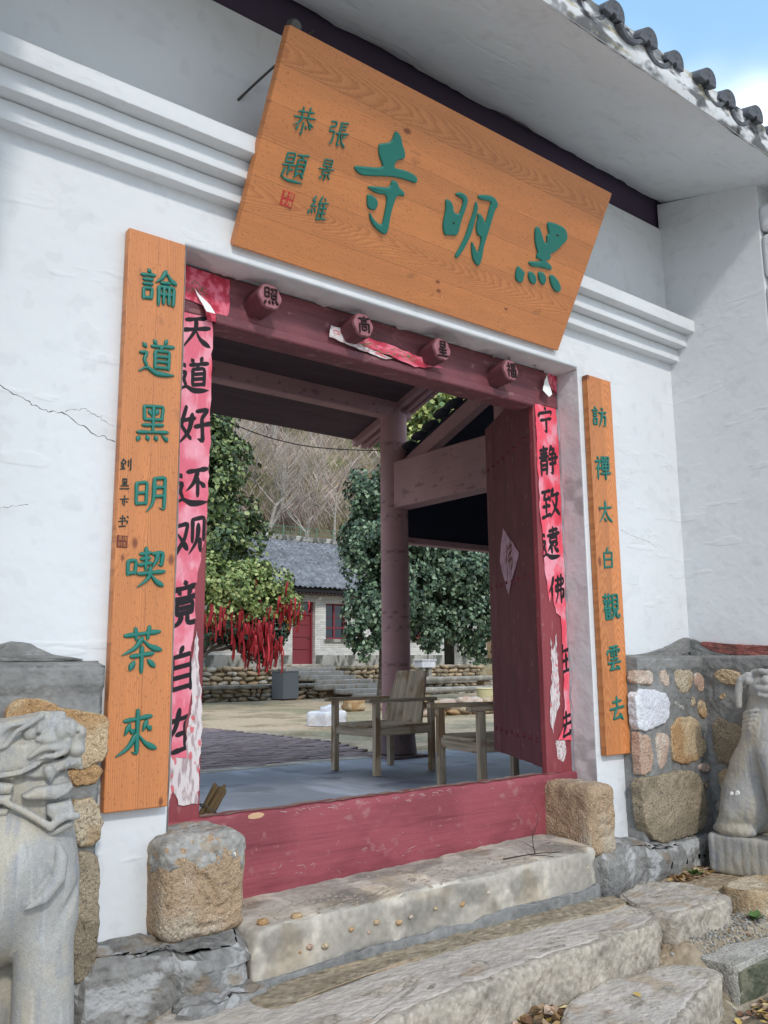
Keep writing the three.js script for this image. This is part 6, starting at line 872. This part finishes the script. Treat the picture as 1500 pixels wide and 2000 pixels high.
  const bs = thing('white_basin', 'white rectangular basin on stone legs by the terrace', 'basin', [14.5, 0.34, -21.0]); part('basin_body', mrg([bar(-0.32, 0.5, -0.22, 0.32, 0.75, 0.22, 0.02), bar(-0.36, 0.745, -0.26, 0.36, 0.79, 0.26, 0.015)]), MT.marble, bs); part('basin_leg', bar(-0.22, 0, -0.12, -0.08, 0.498, 0.12, 0.01), MT.graniteGrey, bs); part('basin_leg', bar(0.08, 0, -0.12, 0.22, 0.498, 0.12, 0.01), MT.graniteGrey, bs);
  bs.position.set(18.4, 0.34, -21.0);
  [[11.6, -12.2, 0.16], [12.1, -12.3, 0.2], [14.0, -12.1, 0.14], [9.4, -13.2, 0.22], [10.2, -13.0, 0.18]].forEach(([x, z, s], i) => single('loose_stone', lump(s * 1.3, s * 0.8, s, i + 70, 2, 0.2, 0.5), [MT.graniteGold, MT.granitePink, MT.graniteGrey][i % 3], 'loose rounded stone lying near the stone benches', 'stone', 'loose stones near the stone benches', [x, -0.08 + s * 0.6, z]));
  // terraces
  struct('terrace', boxUV(mrg([bar(-20, -0.4, -22.5, 40, 0.33, -20.42, 0.01), bar(-20, -0.4, -30, 40, 0.93, -22.5, 0.01)])), MT.yard);
  const cop = (wall, x0, x1, z, y, m) => { let x = x0; while (x < x1) { const w = rr(0.9, 1.5); const s = part('coping_stone', rock(pairs([0, -0.22, Math.min(w, x1 - x) - 0.02, -0.22, Math.min(w, x1 - x) - 0.02, 0.22, 0, 0.22]), 0, 0.11, { seg: 0.12, bevel: 0.02, amp: 0.012, rows: 2, rings: 3, round: 0, bottom: true }), MT[m], wall); s.position.set(x, y, z); x += w; } };
  const t1 = thing('terrace_wall', 'lower terrace retaining wall of rough stones with grey coping slabs', 'wall'); stones(t1, 6, 13.3, -20.32, -0.1, 3, 0.13, ['graniteDark', 'graniteBrown', 'graniteGrey', 'graniteDark'], 0.32, 0.14); stones(t1, 15.6, 21, -20.32, -0.1, 3, 0.13, ['graniteDark', 'graniteTan', 'graniteGrey'], 0.34, 0.14); cop(t1, 6, 13.2, -20.4, 0.28, 'graniteGrey'); cop(t1, 15.7, 21, -20.4, 0.28, 'graniteGrey');
  const t2 = thing('terrace_wall', 'upper terrace retaining wall of rough stones below the white brick house', 'wall'); stones(t2, 7, 13.4, -22.42, 0.33, 4, 0.15, ['graniteDark', 'graniteBrown', 'graniteGrey', 'graniteDark'], 0.34, 0.14); stones(t2, 15.3, 22.5, -22.42, 0.33, 4, 0.15, ['graniteDark', 'graniteTan'], 0.38, 0.14);
  [[14.0, 16.2, 0.06, -19.25], [13.7, 16.0, 0.2, -19.75], [13.0, 15.7, 0.34, -20.35], [13.8, 15.9, 0.48, -21.1], [13.5, 15.5, 0.62, -21.55], [13.4, 15.3, 0.76, -22.0], [13.3, 15.3, 0.9, -22.5], [14.1, 15.9, 1.0, -23.5]].forEach(([x0, x1, y, z], i) => single('terrace_step', rock(pairs([x0, z - 0.35, x1, z - 0.35, x1, z + 0.25, x0, z + 0.25]), y - 0.18, y, { seg: 0.12, bevel: 0.03, amp: 0.02, rows: 3, rings: 3, round: 0, bottom: true }), MT.slab, 'weathered stone step of the flight up to the red house door', 'step', 'steps up to the white brick house'));
  const bx = thing('metal_box', 'dark grey metal box standing against the lower terrace wall', 'box', [11.75, -0.07, -19.9], 0.25); part('box_body', bar(-0.34, 0.03, -0.25, 0.34, 0.84, 0.25, 0.015), std({ color: new THREE.Color(0x5f6468), roughness: 0.5, metalness: 0.3 }), bx); part('box_lid', bar(-0.355, 0.842, -0.265, 0.355, 0.87, 0.265, 0.008), std({ color: new THREE.Color(0x6d7276), roughness: 0.5, metalness: 0.3 }), bx); for (const s of [-1, 1]) part('box_foot', bar(s * 0.28 - 0.03, 0, -0.2, s * 0.28 + 0.03, 0.029, 0.2, 0.004), MT.dark, bx);
  single('power_cable', tube([[1.0, 7.3, -12], [4.79, 5.96, -12], [5.98, 5.68, -12], [6.76, 5.6, -12], [7.5, 5.6, -12], [9.2, 5.78, -12], [11, 6.1, -12], [16, 7.6, -12]], 0.012, 5, 60), MT.dark, 'thin black cable hanging across the courtyard', 'cable');
}
// ---------- white brick house on the terrace ----------
{
  const h = thing('brick_house', 'whitewashed brick house with grey tiled roof, red door and red framed windows', 'house'), Z = -24, Y0 = 0.93;
  const S = new THREE.Shape(); [[4, Y0], [24.6, Y0], [24.6, 3.85], [4, 3.85]].forEach((p, i) => (i ? S.lineTo(...p) : S.moveTo(...p)));
  const open = [[14.62, 0.97, 15.62, 3.3], [16.1, 1.93, 17.1, 3.27], [11.3, 1.72, 12.5, 3.1], [19.7, 2.0, 20.9, 3.27], [22.1, 0.94, 23.0, 3.0]];
  for (const [a, b, c, d] of open) { const q = new THREE.Path(); q.moveTo(a, b); q.lineTo(a, d); q.lineTo(c, d); q.lineTo(c, b); S.holes.push(q); }
  part('wall', boxUV(at(new THREE.ExtrudeGeometry(S, { depth: 0.35, bevelEnabled: false }), 0, 0, Z - 0.35)), MT.whiteBrick, h);
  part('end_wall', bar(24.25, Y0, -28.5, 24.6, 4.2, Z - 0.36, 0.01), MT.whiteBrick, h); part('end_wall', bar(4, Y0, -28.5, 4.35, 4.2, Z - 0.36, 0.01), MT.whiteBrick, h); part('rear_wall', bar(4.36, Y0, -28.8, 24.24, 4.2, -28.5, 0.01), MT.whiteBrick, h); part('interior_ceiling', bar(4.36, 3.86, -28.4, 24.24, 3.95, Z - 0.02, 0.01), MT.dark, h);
  for (const [x0, x1] of [[4, 14.6], [15.64, 22.08], [23.02, 24.6]]) part('wall_base', bar(x0, Y0 - 0.02, Z + 0.002, x1, Y0 + 0.4, Z + 0.03, 0.008), MT.houseBase, h);
  // door
  const d = part('door', bar(14.7, 0.99, Z - 0.27, 15.54, 2.82, Z - 0.22, 0.006), MT.houseRed, h); for (const y of [1.55, 2.0, 2.45]) part('door_rail', bar(14.78, y, Z - 0.221, 15.46, y + 0.045, Z - 0.19, 0.006), MT.houseRed, d); part('door_handle', at(new THREE.SphereGeometry(0.03, 8, 6), 15.46, 1.95, Z - 0.19), MT.iron, d);
  part('door_frame', mrg([bar(14.63, 0.98, Z - 0.3, 14.7, 3.29, Z - 0.17, 0.004), bar(15.54, 0.98, Z - 0.3, 15.61, 3.29, Z - 0.17, 0.004), bar(14.7, 2.82, Z - 0.3, 15.54, 2.9, Z - 0.17, 0.004)]), MT.houseRed, h);
  part('transom_pane', bar(14.7, 2.902, Z - 0.27, 15.54, 3.29, Z - 0.25, 0.002), MT.glass, h);
  for (const [a, b, c, e] of [open[1], open[2], open[3]]) {
    const f = part('window', mrg([bar(a + 0.002, b + 0.002, Z - 0.26, a + 0.07, e - 0.002, Z - 0.16, 0.004), bar(c - 0.07, b + 0.002, Z - 0.26, c - 0.002, e - 0.002, Z - 0.16, 0.004), bar(a + 0.07, b + 0.002, Z - 0.26, c - 0.07, b + 0.06, Z - 0.16, 0.004), bar(a + 0.07, e - 0.06, Z - 0.26, c - 0.07, e - 0.002, Z - 0.16, 0.004), bar((a + c) / 2 - 0.04, b + 0.06, Z - 0.25, (a + c) / 2 + 0.04, e - 0.06, Z - 0.165, 0.004), bar(a + 0.07, b + 0.4, Z - 0.25, (a + c) / 2 - 0.04, b + 0.46, Z - 0.17, 0.004), bar((a + c) / 2 + 0.04, b + 0.4, Z - 0.25, c - 0.07, b + 0.46, Z - 0.17, 0.004)]), MT.houseRed, h);
    for (const [x0, x1] of [[a + 0.07, (a + c) / 2 - 0.04], [(a + c) / 2 + 0.04, c - 0.07]]) for (const [y0, y1] of [[b + 0.06, b + 0.4], [b + 0.46, b + 0.82], [b + 0.84, e - 0.06]]) part('pane', bar(x0, y0, Z - 0.215, x1, y1, Z - 0.205, 0.002), MT.glass, f);
    for (const [x0, x1] of [[a + 0.07, (a + c) / 2 - 0.04], [(a + c) / 2 + 0.04, c - 0.07]]) part('glazing_bar', bar(x0, b + 0.82, Z - 0.22, x1, b + 0.84, Z - 0.18, 0.002), MT.houseRed, f);
    part('window_sill', bar(a - 0.08, b - 0.12, Z - 0.05, c + 0.08, b - 0.003, Z + 0.08, 0.01), MT.houseBase, h);
  }
  // roof with rows of half round tiles
  const roof = part('roof', boxUV(sheet(520, 60, (u, v) => { const x = mix(3.7, 24.9, u), t = v, row = t * 15, fr = row - Math.floor(row), col = x / 0.22 * Math.PI; return [x, mix(3.72, 6.0, t) + 0.06 * Math.abs(Math.cos(col)) + 0.035 * (1 - fr) + 0.02 * n3(x * 1.5, t * 7, 2), mix(-23.35, -26.7, t)]; })), MT.houseTile, h);
  part('roof_back', bar(3.7, 3.7, -29.4, 24.9, 3.8, -26.8, 0.02), MT.tile, h); part('rear_slope', boxUV(sheet(2, 2, (u, v) => [mix(3.7, 24.9, u), mix(6.05, 3.8, v), mix(-26.7, -29.4, v)])), MT.tile, h);
  part('ridge', boxUV(mrg([bar(3.7, 5.95, -26.85, 24.9, 6.2, -26.55, 0.08)])), MT.houseBase, roof);
  part('eave_board', bar(3.7, 3.6, -23.5, 24.9, 3.7, -23.4, 0.01), MT.dark, h); const dent = []; for (let x = 4; x < 24.6; x += 0.16) dent.push(bar(x, 3.55, -23.98, x + 0.07, 3.63, -23.45, 0.004)); part('eave_rafters', mrg(dent), MT.darkBoard, h, true); part('eave_soffit', bar(3.8, 3.64, -23.99, 24.8, 3.665, -23.51, 0.004), MT.darkBoard, h);
  single('yellow_sign', bar(14.26, 2.1, Z + 0.004, 14.52, 2.62, Z + 0.02, 0.004), std({ color: new THREE.Color(0xd79a35), roughness: 0.7 }), 'small yellow notice on the brick wall beside the red house door', 'sign');
  single('wall_lamp', mrg([at(new THREE.SphereGeometry(0.07, 12, 8), 15.75, 3.45, Z + 0.12), tube([[15.75, 3.55, Z], [15.75, 3.56, Z + 0.08], [15.75, 3.48, Z + 0.12]], 0.015, 6)].map((g) => boxUV(g))), MT.whitePaint, 'small white globe lamp above the red house door', 'lamp');
  const an = thing('annex_wall', 'plain pale rendered annex wall beyond the dark doorway', 'wall'); part('wall', bar(24.7, 0.93, -23.2, 32, 3.6, -22.9, 0.01), MT.plaster, an); part('wall_cap', bar(24.65, 3.602, -23.3, 32.05, 3.7, -22.8, 0.02), MT.tile, an);
}
// ================= trees and hillside =================
function foliage(blobs, n, size, cols, seed, o = {}) {
  const R = mulberry(seed), P = [], I = [], C = [], tot = blobs.reduce((s, b) => s + b[3] * b[4] * (b[5] ?? b[3]), 0), { gap = -0.25, gf = 1.6, shell = 0.42 } = o, col = cols.map((c) => new THREE.Color(c));
  const v = new THREE.Vector3(), nrm = new THREE.Vector3(), a = new THREE.Vector3(), b = new THREE.Vector3();
  for (let i = 0, guard = 0; i < n && guard < n * 6; guard++) {
    let k = R() * tot, q = blobs[0]; for (const t of blobs) { k -= t[3] * t[4] * (t[5] ?? t[3]); if (k <= 0) { q = t; break; } }
    const z = R() * 2 - 1, ph = R() * 6.283, s = Math.sqrt(1 - z * z), rad = Math.pow(R(), shell);
    nrm.set(s * Math.cos(ph), z, s * Math.sin(ph)); v.set(q[0] + nrm.x * rad * q[3], q[1] + nrm.y * rad * q[4], q[2] + nrm.z * rad * (q[5] ?? q[3]));
    const g = n3(v.x * gf + seed, v.y * gf, v.z * gf) + 0.5 * n3(v.x * gf * 2.4, v.y * gf * 2.4 + seed, v.z * gf * 2.4); if (g < gap) continue;
    nrm.x += (R() - 0.5) * 1.7; nrm.y += 0.35 + (R() - 0.5) * 1.7; nrm.z += (R() - 0.5) * 1.7; nrm.normalize();
    a.set(R() - 0.5, -0.35 + (R() - 0.5), R() - 0.5).cross(nrm).normalize(); b.crossVectors(nrm, a);
    const L = size * (0.65 + R() * 0.7), W = L * (0.36 + R() * 0.16), o0 = P.length / 3;
    P.push(v.x - b.x * L * 0.5, v.y - b.y * L * 0.5, v.z - b.z * L * 0.5, v.x + a.x * W + nrm.x * W * 0.3, v.y + a.y * W + nrm.y * W * 0.3, v.z + a.z * W + nrm.z * W * 0.3, v.x + b.x * L * 0.6, v.y + b.y * L * 0.6, v.z + b.z * L * 0.6, v.x - a.x * W + nrm.x * W * 0.3, v.y - a.y * W + nrm.y * W * 0.3, v.z - a.z * W + nrm.z * W * 0.3);
    I.push(o0, o0 + 1, o0 + 2, o0, o0 + 2, o0 + 3);
    const c = col[Math.floor(R() * col.length)], j = 0.8 + R() * 0.4; for (let m = 0; m < 4; m++) C.push(c.r * j, c.g * j, c.b * j); i++;
  }
  return geo(P, I, C);
}
// branching limbs; returns tip points
function limbs(base, dir, len, rad, depth, R, out, tips, o = {}) {
  const { spread = 0.6, up = 0.12, ratio = 0.72, bend = 0.25, kids = 3 } = o, pts = [base.toArray()], d = dir.clone(); let p = base.clone();
  for (let i = 0; i < 3; i++) { d.x += (R() - 0.5) * bend; d.y += (R() - 0.5) * bend + up * 0.3; d.z += (R() - 0.5) * bend; d.normalize(); p = p.clone().addScaledVector(d, len / 3); pts.push(p.toArray()); }
  out.push(tube(pts, [rad, rad * 0.85, rad * 0.7, rad * 0.55], depth > 2 ? 8 : 5, depth > 2 ? 8 : 5));
  tips.push(p.clone()); if (depth <= 0) return;
  for (let k = 0; k < kids; k++) { const e = d.clone().add(new THREE.Vector3((R() - 0.5) * 2 * spread, (R() - 0.35) * spread + up, (R() - 0.5) * 2 * spread)).normalize(), t = 0.45 + R() * 0.55, q = new THREE.Vector3(...pts[0]).lerp(p, k ? t : 1); limbs(q, e, len * ratio * (0.8 + R() * 0.4), rad * 0.56, depth - 1, R, out, tips, o); }
}
function tree(name, label, base, trunkPts, trunkR, blobs, n, size, cols, seed, group, bark = MT.barkDark, o = {}) {
  const t = thing(name, label, 'tree', base, 0, group), rel = blobs.map((b) => [b[0] - base[0], b[1] - base[1], b[2] - base[2], b[3], b[4], b[5] ?? b[3]]);
  part('trunk', boxUV(tube(trunkPts, trunkR, 10)), bark, t);
  const top = trunkPts[trunkPts.length - 1], mid = trunkPts[Math.floor(trunkPts.length / 2)], R = mulberry(seed + 3), br = [];
  for (const b of rel) { const s = R() < 0.5 ? top : mid; br.push(tube([s, [mix(s[0], b[0], 0.5) + (R() - 0.5) * 0.3, mix(s[1], b[1], 0.5) - 0.1, mix(s[2], b[2], 0.5)], [b[0], b[1], b[2]]], [trunkR[trunkR.length - 1] * 0.8, 0.04, 0.012], 6)); for (let k = 0; k < 5; k++) br.push(tube([[b[0], b[1], b[2]], [b[0] + (R() - 0.5) * b[3] * 1.6, b[1] + (R() - 0.4) * b[4] * 1.5, b[2] + (R() - 0.5) * b[5] * 1.6]], [0.02, 0.005], 4, 3)); }
  part('limbs', boxUV(mrg(br)), bark, t); part('crown', foliage(rel, n, size, cols, seed, o), MT.leaf, t); return t;
}
{
  const dk = [0x2c3f28, 0x38502f, 0x24352a, 0x445a38, 0x54693f, 0x1f2f27];
  // dark evergreen by the house, left
  tree('evergreen_tree', 'tall dark evergreen tree rising behind the ribbon tree', [7.9, 0.33, -19.3], [[0, 0, 0], [0.1, 1.6, 0], [0.2, 3.4, 0], [0.3, 5.5, 0.1]], [0.22, 0.19, 0.15, 0.08], [[8.7, 7.88, -19.3, 0.95, 1.04], [9.05, 6.86, -19.2, 0.95, 0.9], [8.59, 5.89, -19, 0.95, 1.03], [9.43, 5.23, -19.2, 0.95, 0.89], [10.12, 4.68, -19.2, 0.75, 0.65], [8.47, 4.4, -19, 1.16, 0.8], [8.07, 7.02, -19.3, 1.17, 1.46], [7.2, 5.6, -19.4, 1.2, 1.4], [7.5, 8.6, -19.4, 1.2, 1.0], [9.7, 4.0, -19.6, 0.8, 0.7]], 22000, 0.125, [0x445a3a, 0x546a42, 0x3a4e38, 0x6a7d4a, 0x84935a, 0x9aa46c], 41, undefined, MT.barkDark, { gap: 0.05, gf: 1.4 });
  // ribbon tree
  tree('ribbon_tree', 'bushy yellow green tree hung with red ribbons below the terrace walls', [7.5, 0.33, -17.9].map((v, i) => (i === 1 ? -0.06 : v)), [[0, 0, 0], [0.1, 0.9, 0.1], [0.5, 1.7, 0.2], [1.0, 2.3, 0.3]], [0.14, 0.12, 0.09, 0.05], [[8.49, 2.99, -17.5, 1.02, 0.78], [9.6, 3.1, -17.5, 0.84, 0.72], [10.2, 2.55, -17.5, 0.62, 0.58], [8.21, 2.35, -17.5, 0.74, 0.6], [9.13, 2.5, -17.5, 0.97, 0.55], [7.74, 3.1, -17.5, 0.67, 0.9], [9.2, 3.5, -17.6, 0.7, 0.4]], 10500, 0.105, [0x7b8a4c, 0x93a05c, 0x667a42, 0xa7ad70, 0x566b3a, 0x8c9a5a], 52, undefined, MT.barkDark, { gap: -0.22, gf: 1.8 });
  tree('dark_shrub', 'dark glossy shrub growing beneath the ribbon tree', [7.35, -0.06, -17.9], [[0, 0, 0], [0.1, 0.7, 0.1], [0.6, 1.4, 0.3], [1.4, 1.75, 0.5]], [0.07, 0.06, 0.05, 0.03], [[9.03, 1.72, -17.4, 0.72, 0.45], [9.66, 1.85, -17.4, 0.55, 0.52], [8.26, 1.89, -17.4, 0.6, 0.38], [9.35, 1.35, -17.4, 0.5, 0.35], [7.8, 1.8, -17.4, 0.4, 0.3]], 4200, 0.1, [0x22352a, 0x2c4532, 0x3c5640, 0x1b2a22], 61, undefined, MT.barkDark, { gap: -0.3 });
  // big evergreen behind the column
  tree('evergreen_tree', 'large dark glossy evergreen tree behind the porch column', [12.75, -0.08, -16.3], [[0, 0, 0], [0.05, 0.8, 0], [0.0, 1.8, 0.1], [0.1, 3.2, 0.2], [0.2, 4.8, 0.2]], [0.24, 0.2, 0.18, 0.14, 0.07], [[12.01, 5.8, -16, 0.73, 0.87], [12.74, 4.54, -16, 1.5, 1.1], [11.64, 4.02, -16, 0.64, 0.85], [11.99, 2.43, -16, 0.78, 1.2], [13.1, 3.09, -16, 1.3, 1.4], [15.11, 3.65, -16, 1.54, 1.0], [15.5, 2.58, -16, 1.2, 1.1], [14.45, 2.05, -16, 0.85, 0.75], [16.1, 1.6, -15.8, 0.75, 0.7], [11.6, 1.65, -15.9, 0.48, 0.65], [13.55, 6.35, -16, 1.0, 0.85], [14.72, 4.55, -16, 1.2, 0.75], [16.8, 3.2, -16, 1.0, 1.0], [14.0, 1.75, -15.7, 0.55, 0.5], [12.5, 1.7, -15.8, 0.6, 0.5]], 42000, 0.12, [0x3f5540, 0x4c634a, 0x374c3a, 0x62785a, 0x8a9c80, 0x2e4234, 0x708566], 71, undefined, MT.barkDark, { gap: 0.0, gf: 1.5 });
  // red ribbons, each its own
  const R = mulberry(17), rg = (L, w, s) => { const P = [], I = []; for (let i = 0; i <= 6; i++) { const t = i / 6, dx = 0.05 * Math.sin(t * 3 + s) * t, dz = 0.05 * Math.cos(t * 4 + s * 2) * t, ww = w * (1 - 0.2 * t), a = s + t * 1.5; P.push(dx - Math.cos(a) * ww, -t * L, dz - Math.sin(a) * ww, dx + Math.cos(a) * ww, -t * L, dz + Math.sin(a) * ww); if (i < 6) I.push(i * 2, i * 2 + 1, i * 2 + 2, i * 2 + 1, i * 2 + 3, i * 2 + 2); } return boxUV(geo(P, I)); };
  const variants = []; for (let i = 0; i < 8; i++) variants.push(rg(0.28 + 0.06 * i, 0.024 + 0.005 * (i % 3), i * 1.7));
  const zones = [[8.8, 1.95, 0.6, 0.4, 100], [9.15, 1.6, 0.42, 0.35, 80], [10.0, 2.45, 0.38, 0.22, 38], [8.0, 2.15, 0.4, 0.16, 22], [7.6, 2.2, 0.3, 0.2, 14], [9.0, 2.7, 0.9, 0.4, 18], [9.3, 1.35, 0.25, 0.2, 24]];
  for (const [cx, cy, rx, ry, n] of zones) for (let i = 0; i < n; i++) single('red_ribbon', variants[Math.floor(R() * 8)], R() < 0.75 ? MT.ribbon : MT.ribbon2, 'red wish ribbon tied to the bushy yellow green tree', 'ribbon', 'red ribbons hanging from the ribbon tree', [cx + (R() - 0.5) * 2 * rx, cy + (R() - 0.5) * 2 * ry + 0.15, -16.95 + (R() - 0.5) * 0.9]);

  // hillside
  const hy = (x, z) => 5.6 + Math.max(0, -29 - z) * 0.72 + 1.2 * fbm3(x * 0.06, z * 0.06, 3, 4) - Math.max(0, -70 - z) * 0.3;
  struct('hillside', boxUV(sheet(120, 80, (u, v) => { const x = mix(-40, 120, u), z = mix(-29.2, -110, v); return [x, v === 0 ? 0 : hy(x, z), z]; }, false)), MT.hill);
  // green wire fence behind the roof ridge
  const fe = thing('green_fence', 'low green mesh fence on the bank behind the house roof', 'fence'), gm = std({ color: new THREE.Color(0x5c7f6a), roughness: 0.6 });
  for (let i = 0; i < 9; i++) part('post', bar(14.9 + i * 0.9 - 0.02, 5.4, -29.52, 14.9 + i * 0.9 + 0.02, 7.15, -29.48, 0.005), gm, fe);
  for (const y of [6.3, 6.6, 6.85, 7.08]) part('rail', bar(14.9, y, -29.515, 22.1, y + 0.02, -29.49, 0.004), gm, fe);
  const wires = []; for (let x = 14.9; x < 22.1; x += 0.12) wires.push(new THREE.BoxGeometry(0.008, 1.5, 0.008).translate(x, 6.35, -29.5)); part('mesh_wires', mrg(wires), gm, fe, true);
  // bare trees on the bank
  const bare = (label, x, z, h, lean, seed, r0 = 0.12, kids = 3, dep = 4, nm = 'bare_tree') => { const r = r0 * 0.72; const t = thing(nm, label, 'tree', [x, hy(x, z) - 0.3, z], 0, 'bare trees on the hillside'), out = [], tips = [], Q = mulberry(seed); const tp = [[0, 0, 0], [lean * 0.3, h * 0.2, 0], [lean * 0.7, h * 0.4, 0.1]]; part('trunk', boxUV(tube(tp, [r, r * 0.85, r * 0.7], 8)), MT.bark, t); for (let k = 0; k < 4; k++) limbs(new THREE.Vector3(...tp[k < 2 ? 2 : 1]), new THREE.Vector3(lean * 0.4 + (Q() - 0.5) * 1.9, 0.7, (Q() - 0.5) * 1.3).normalize(), h * 0.32, r * 0.55, dep, Q, out, tips, { spread: 0.75, up: 0.06, bend: 0.55, kids, ratio: 0.7 }); part('limbs', boxUV(mrg(out)), MT.bark, t); };
  bare('pale bare crooked tree leaning over the green fence', 17.2, -30.3, 5.5, 0.6, 3, 0.15);
  bare('tall pale bare tree with a forked trunk above the house roof', 16.4, -33, 7.5, -0.2, 8, 0.15);
  bare('low spreading bare tree close behind the green fence', 19.6, -30.2, 4.2, -0.6, 12, 0.12);
  bare('slender bare tree beside the big evergreen', 21.8, -31.5, 6.5, 0.1, 15, 0.1);
  bare('grey bare tree next to the tall dark evergreen', 14.6, -31, 7, 0.3, 19, 0.14);
  bare('bare tree high on the slope with upswept branches', 21.5, -37, 7.5, 0.2, 25, 0.13);
  bare('thin bare tree on the upper slope below the yellow leaves', 24.5, -41, 7, -0.1, 33, 0.12);
  // bare scrub, autumn scrub and evergreen undergrowth read as one mass
  const scrub = (name, label, spots, n, cols, seed, len) => { const P = [], I = [], C = [], Q = mulberry(seed), col = cols.map((c) => new THREE.Color(c)); for (let i = 0; i < n; i++) { const s = spots[Math.floor(Q() * spots.length)], x = s[0] + (Q() + Q() - 1) * s[2], z = s[1] + (Q() + Q() - 1) * s[3], y = hy(x, z) + Q() * Q() * s[4], L = len * (0.5 + Q()), a = Q() * 6.28, t = 0.15 + Q() * 0.9, dx = Math.cos(a) * t * L, dz = Math.sin(a) * t * L, w = 0.006 + Q() * 0.008, o = P.length / 3; P.push(x - w, y, z, x + w, y, z, x + dx * 0.5, y + L * 0.6, z + dz * 0.5 + w, x + dx, y + L, z + dz); I.push(o, o + 1, o + 2, o, o + 2, o + 3); const c = col[Math.floor(clamp(0.5 + 0.55 * fbm3(x * 0.3, y * 0.3, z * 0.3, 3) + (Q() - 0.5) * 0.5, 0, 0.999) * col.length)], j = (0.7 + Q() * 0.5) * (1 + 0.25 * n3(x * 0.5, y * 0.6, 4)); for (let m = 0; m < 4; m++) C.push(c.r * j, c.g * j, c.b * j); } stuff(name, geo(P, I, C), std({ vertexColors: true, roughness: 0.9, side: THREE.DoubleSide }), label, 'scrub'); };
  scrub('bare_scrub', 'dense pinkish brown leafless scrub covering the hillside', [[18, -34, 6, 2.5, 1.2], [22, -36, 7, 4, 1.4], [17, -38, 6, 4, 1.4], [26, -42, 8, 6, 1.6], [30, -50, 14, 9, 2]], 70000, [0x9c8578, 0xb3a193, 0xc8b9ac, 0xb9a49a, 0xa8977c, 0x8a8a60, 0x76804e], 91, 0.75);
  const ever = [0x3d5233, 0x4e6440, 0x2f4330, 0x647848, 0x7a8a55], yel = [0x8c9650, 0xa0a55c, 0x6f8346, 0x55703c, 0xb4b46e], H = (x, z, dy, r, ry) => [x, hy(x, z) + dy, z, r, ry];
  const hill = (nm, label, x, z, bl, n, sz, cols, seed, o) => tree(nm, label, [x, hy(x, z) - 0.3, z], [[0, 0, 0], [0.1, 1.4, 0], [0, 2.8, 0]], [0.16, 0.12, 0.06], bl, n, sz, cols, seed, 'trees on the hillside', MT.barkDark, o);
  hill('hillside_tree', 'sunlit yellow green tree on the slope above the porch beam', 29.5, -34, [[30.1, 15.2, -34, 2.1, 2.0], [32.0, 16.6, -34.4, 1.9, 1.7], [28.9, 13.2, -34, 1.6, 1.6], [30.9, 13.6, -33.6, 1.6, 1.3], [29.6, 11.8, -34, 1.6, 1.3], [31.5, 12, -34, 1.6, 1.4]], 9500, 0.3, yel, 101, { gap: -0.15, gf: 0.9 });
  hill('hillside_tree', 'darker green tree behind the sunlit one at the top of the slope', 36, -44, [[35, 21, -44, 2.6, 2.2], [38, 20, -44, 2.6, 2.4], [33, 18.6, -44, 2.2, 2]], 5000, 0.38, ever, 103, { gap: -0.2, gf: 0.7 });
  hill('hillside_tree', 'rounded green tree on the slope beside the porch column', 33, -42, [[32.5, 15.6, -42, 1.9, 1.7], [33.6, 14, -42, 1.9, 1.9], [31, 17, -42.4, 1.6, 1.4]], 4200, 0.34, [...ever, ...yel], 105, { gap: -0.2, gf: 0.8 });
  hill('hillside_tree', 'dark green tree on the upper slope over the bare branches', 28, -43, [[28.2, 18.2, -43, 2.2, 1.4], [30, 17.4, -43, 1.7, 1.4], [26.4, 18.6, -43, 1.6, 1.2]], 4200, 0.34, ever, 107, { gap: -0.15, gf: 0.8 });
  hill('hillside_tree', 'small tree with orange yellow autumn leaves on the upper slope', 23, -40, [[22.9, 15.9, -40, 1.0, 0.85], [23.7, 16.5, -40, 0.8, 0.8], [22.2, 15.2, -40, 0.6, 0.6]], 1500, 0.2, [0xc99a4a, 0xd8a850, 0xb98a45, 0xcdb070], 109, { gap: 0 });
  hill('hillside_tree', 'dark evergreen high on the slope behind the tall evergreen', 12.5, -36, [[12.4, 14.5, -36, 2.4, 2.2], [10.5, 13, -36, 2.2, 2.2], [13.6, 12.6, -36, 1.5, 1.6], [11, 16.5, -36.5, 2.4, 1.8]], 6500, 0.3, ever, 111, { gap: -0.15, gf: 0.8 });
  hill('hillside_tree', 'green tree on the slope above the dark porch panel', 40, -40, [[40, 18, -40, 2.6, 2.2], [43, 17, -40, 2.6, 2.4], [38, 15.5, -40, 2.2, 2]], 5000, 0.36, ever, 113, { gap: -0.2, gf: 0.7 });
  const und = []; const Q = mulberry(55); for (let i = 0; i < 150; i++) { const x = 2 + Q() * 70, z = -31 - Q() * 55; if (x > 14 && x < 27 && z > -46 && Q() < 0.5) continue; und.push(H(x, z, 0.6 + Q() * 0.8, 1.2 + Q() * 1.3, 1.0 + Q() * 1.0)); }
  const ug = foliage(und, 42000, 0.42, [...ever, 0x6e6a45, 0x8a7f58, 0x5a5c3a], 121, { gap: -0.3, gf: 0.6 }); stuff('undergrowth', ug, MT.leaf, 'mixed evergreen undergrowth covering the hill behind the house', 'undergrowth');
}
// bushes and trees across the lane, behind the viewer
renderer.render(scene, camera);
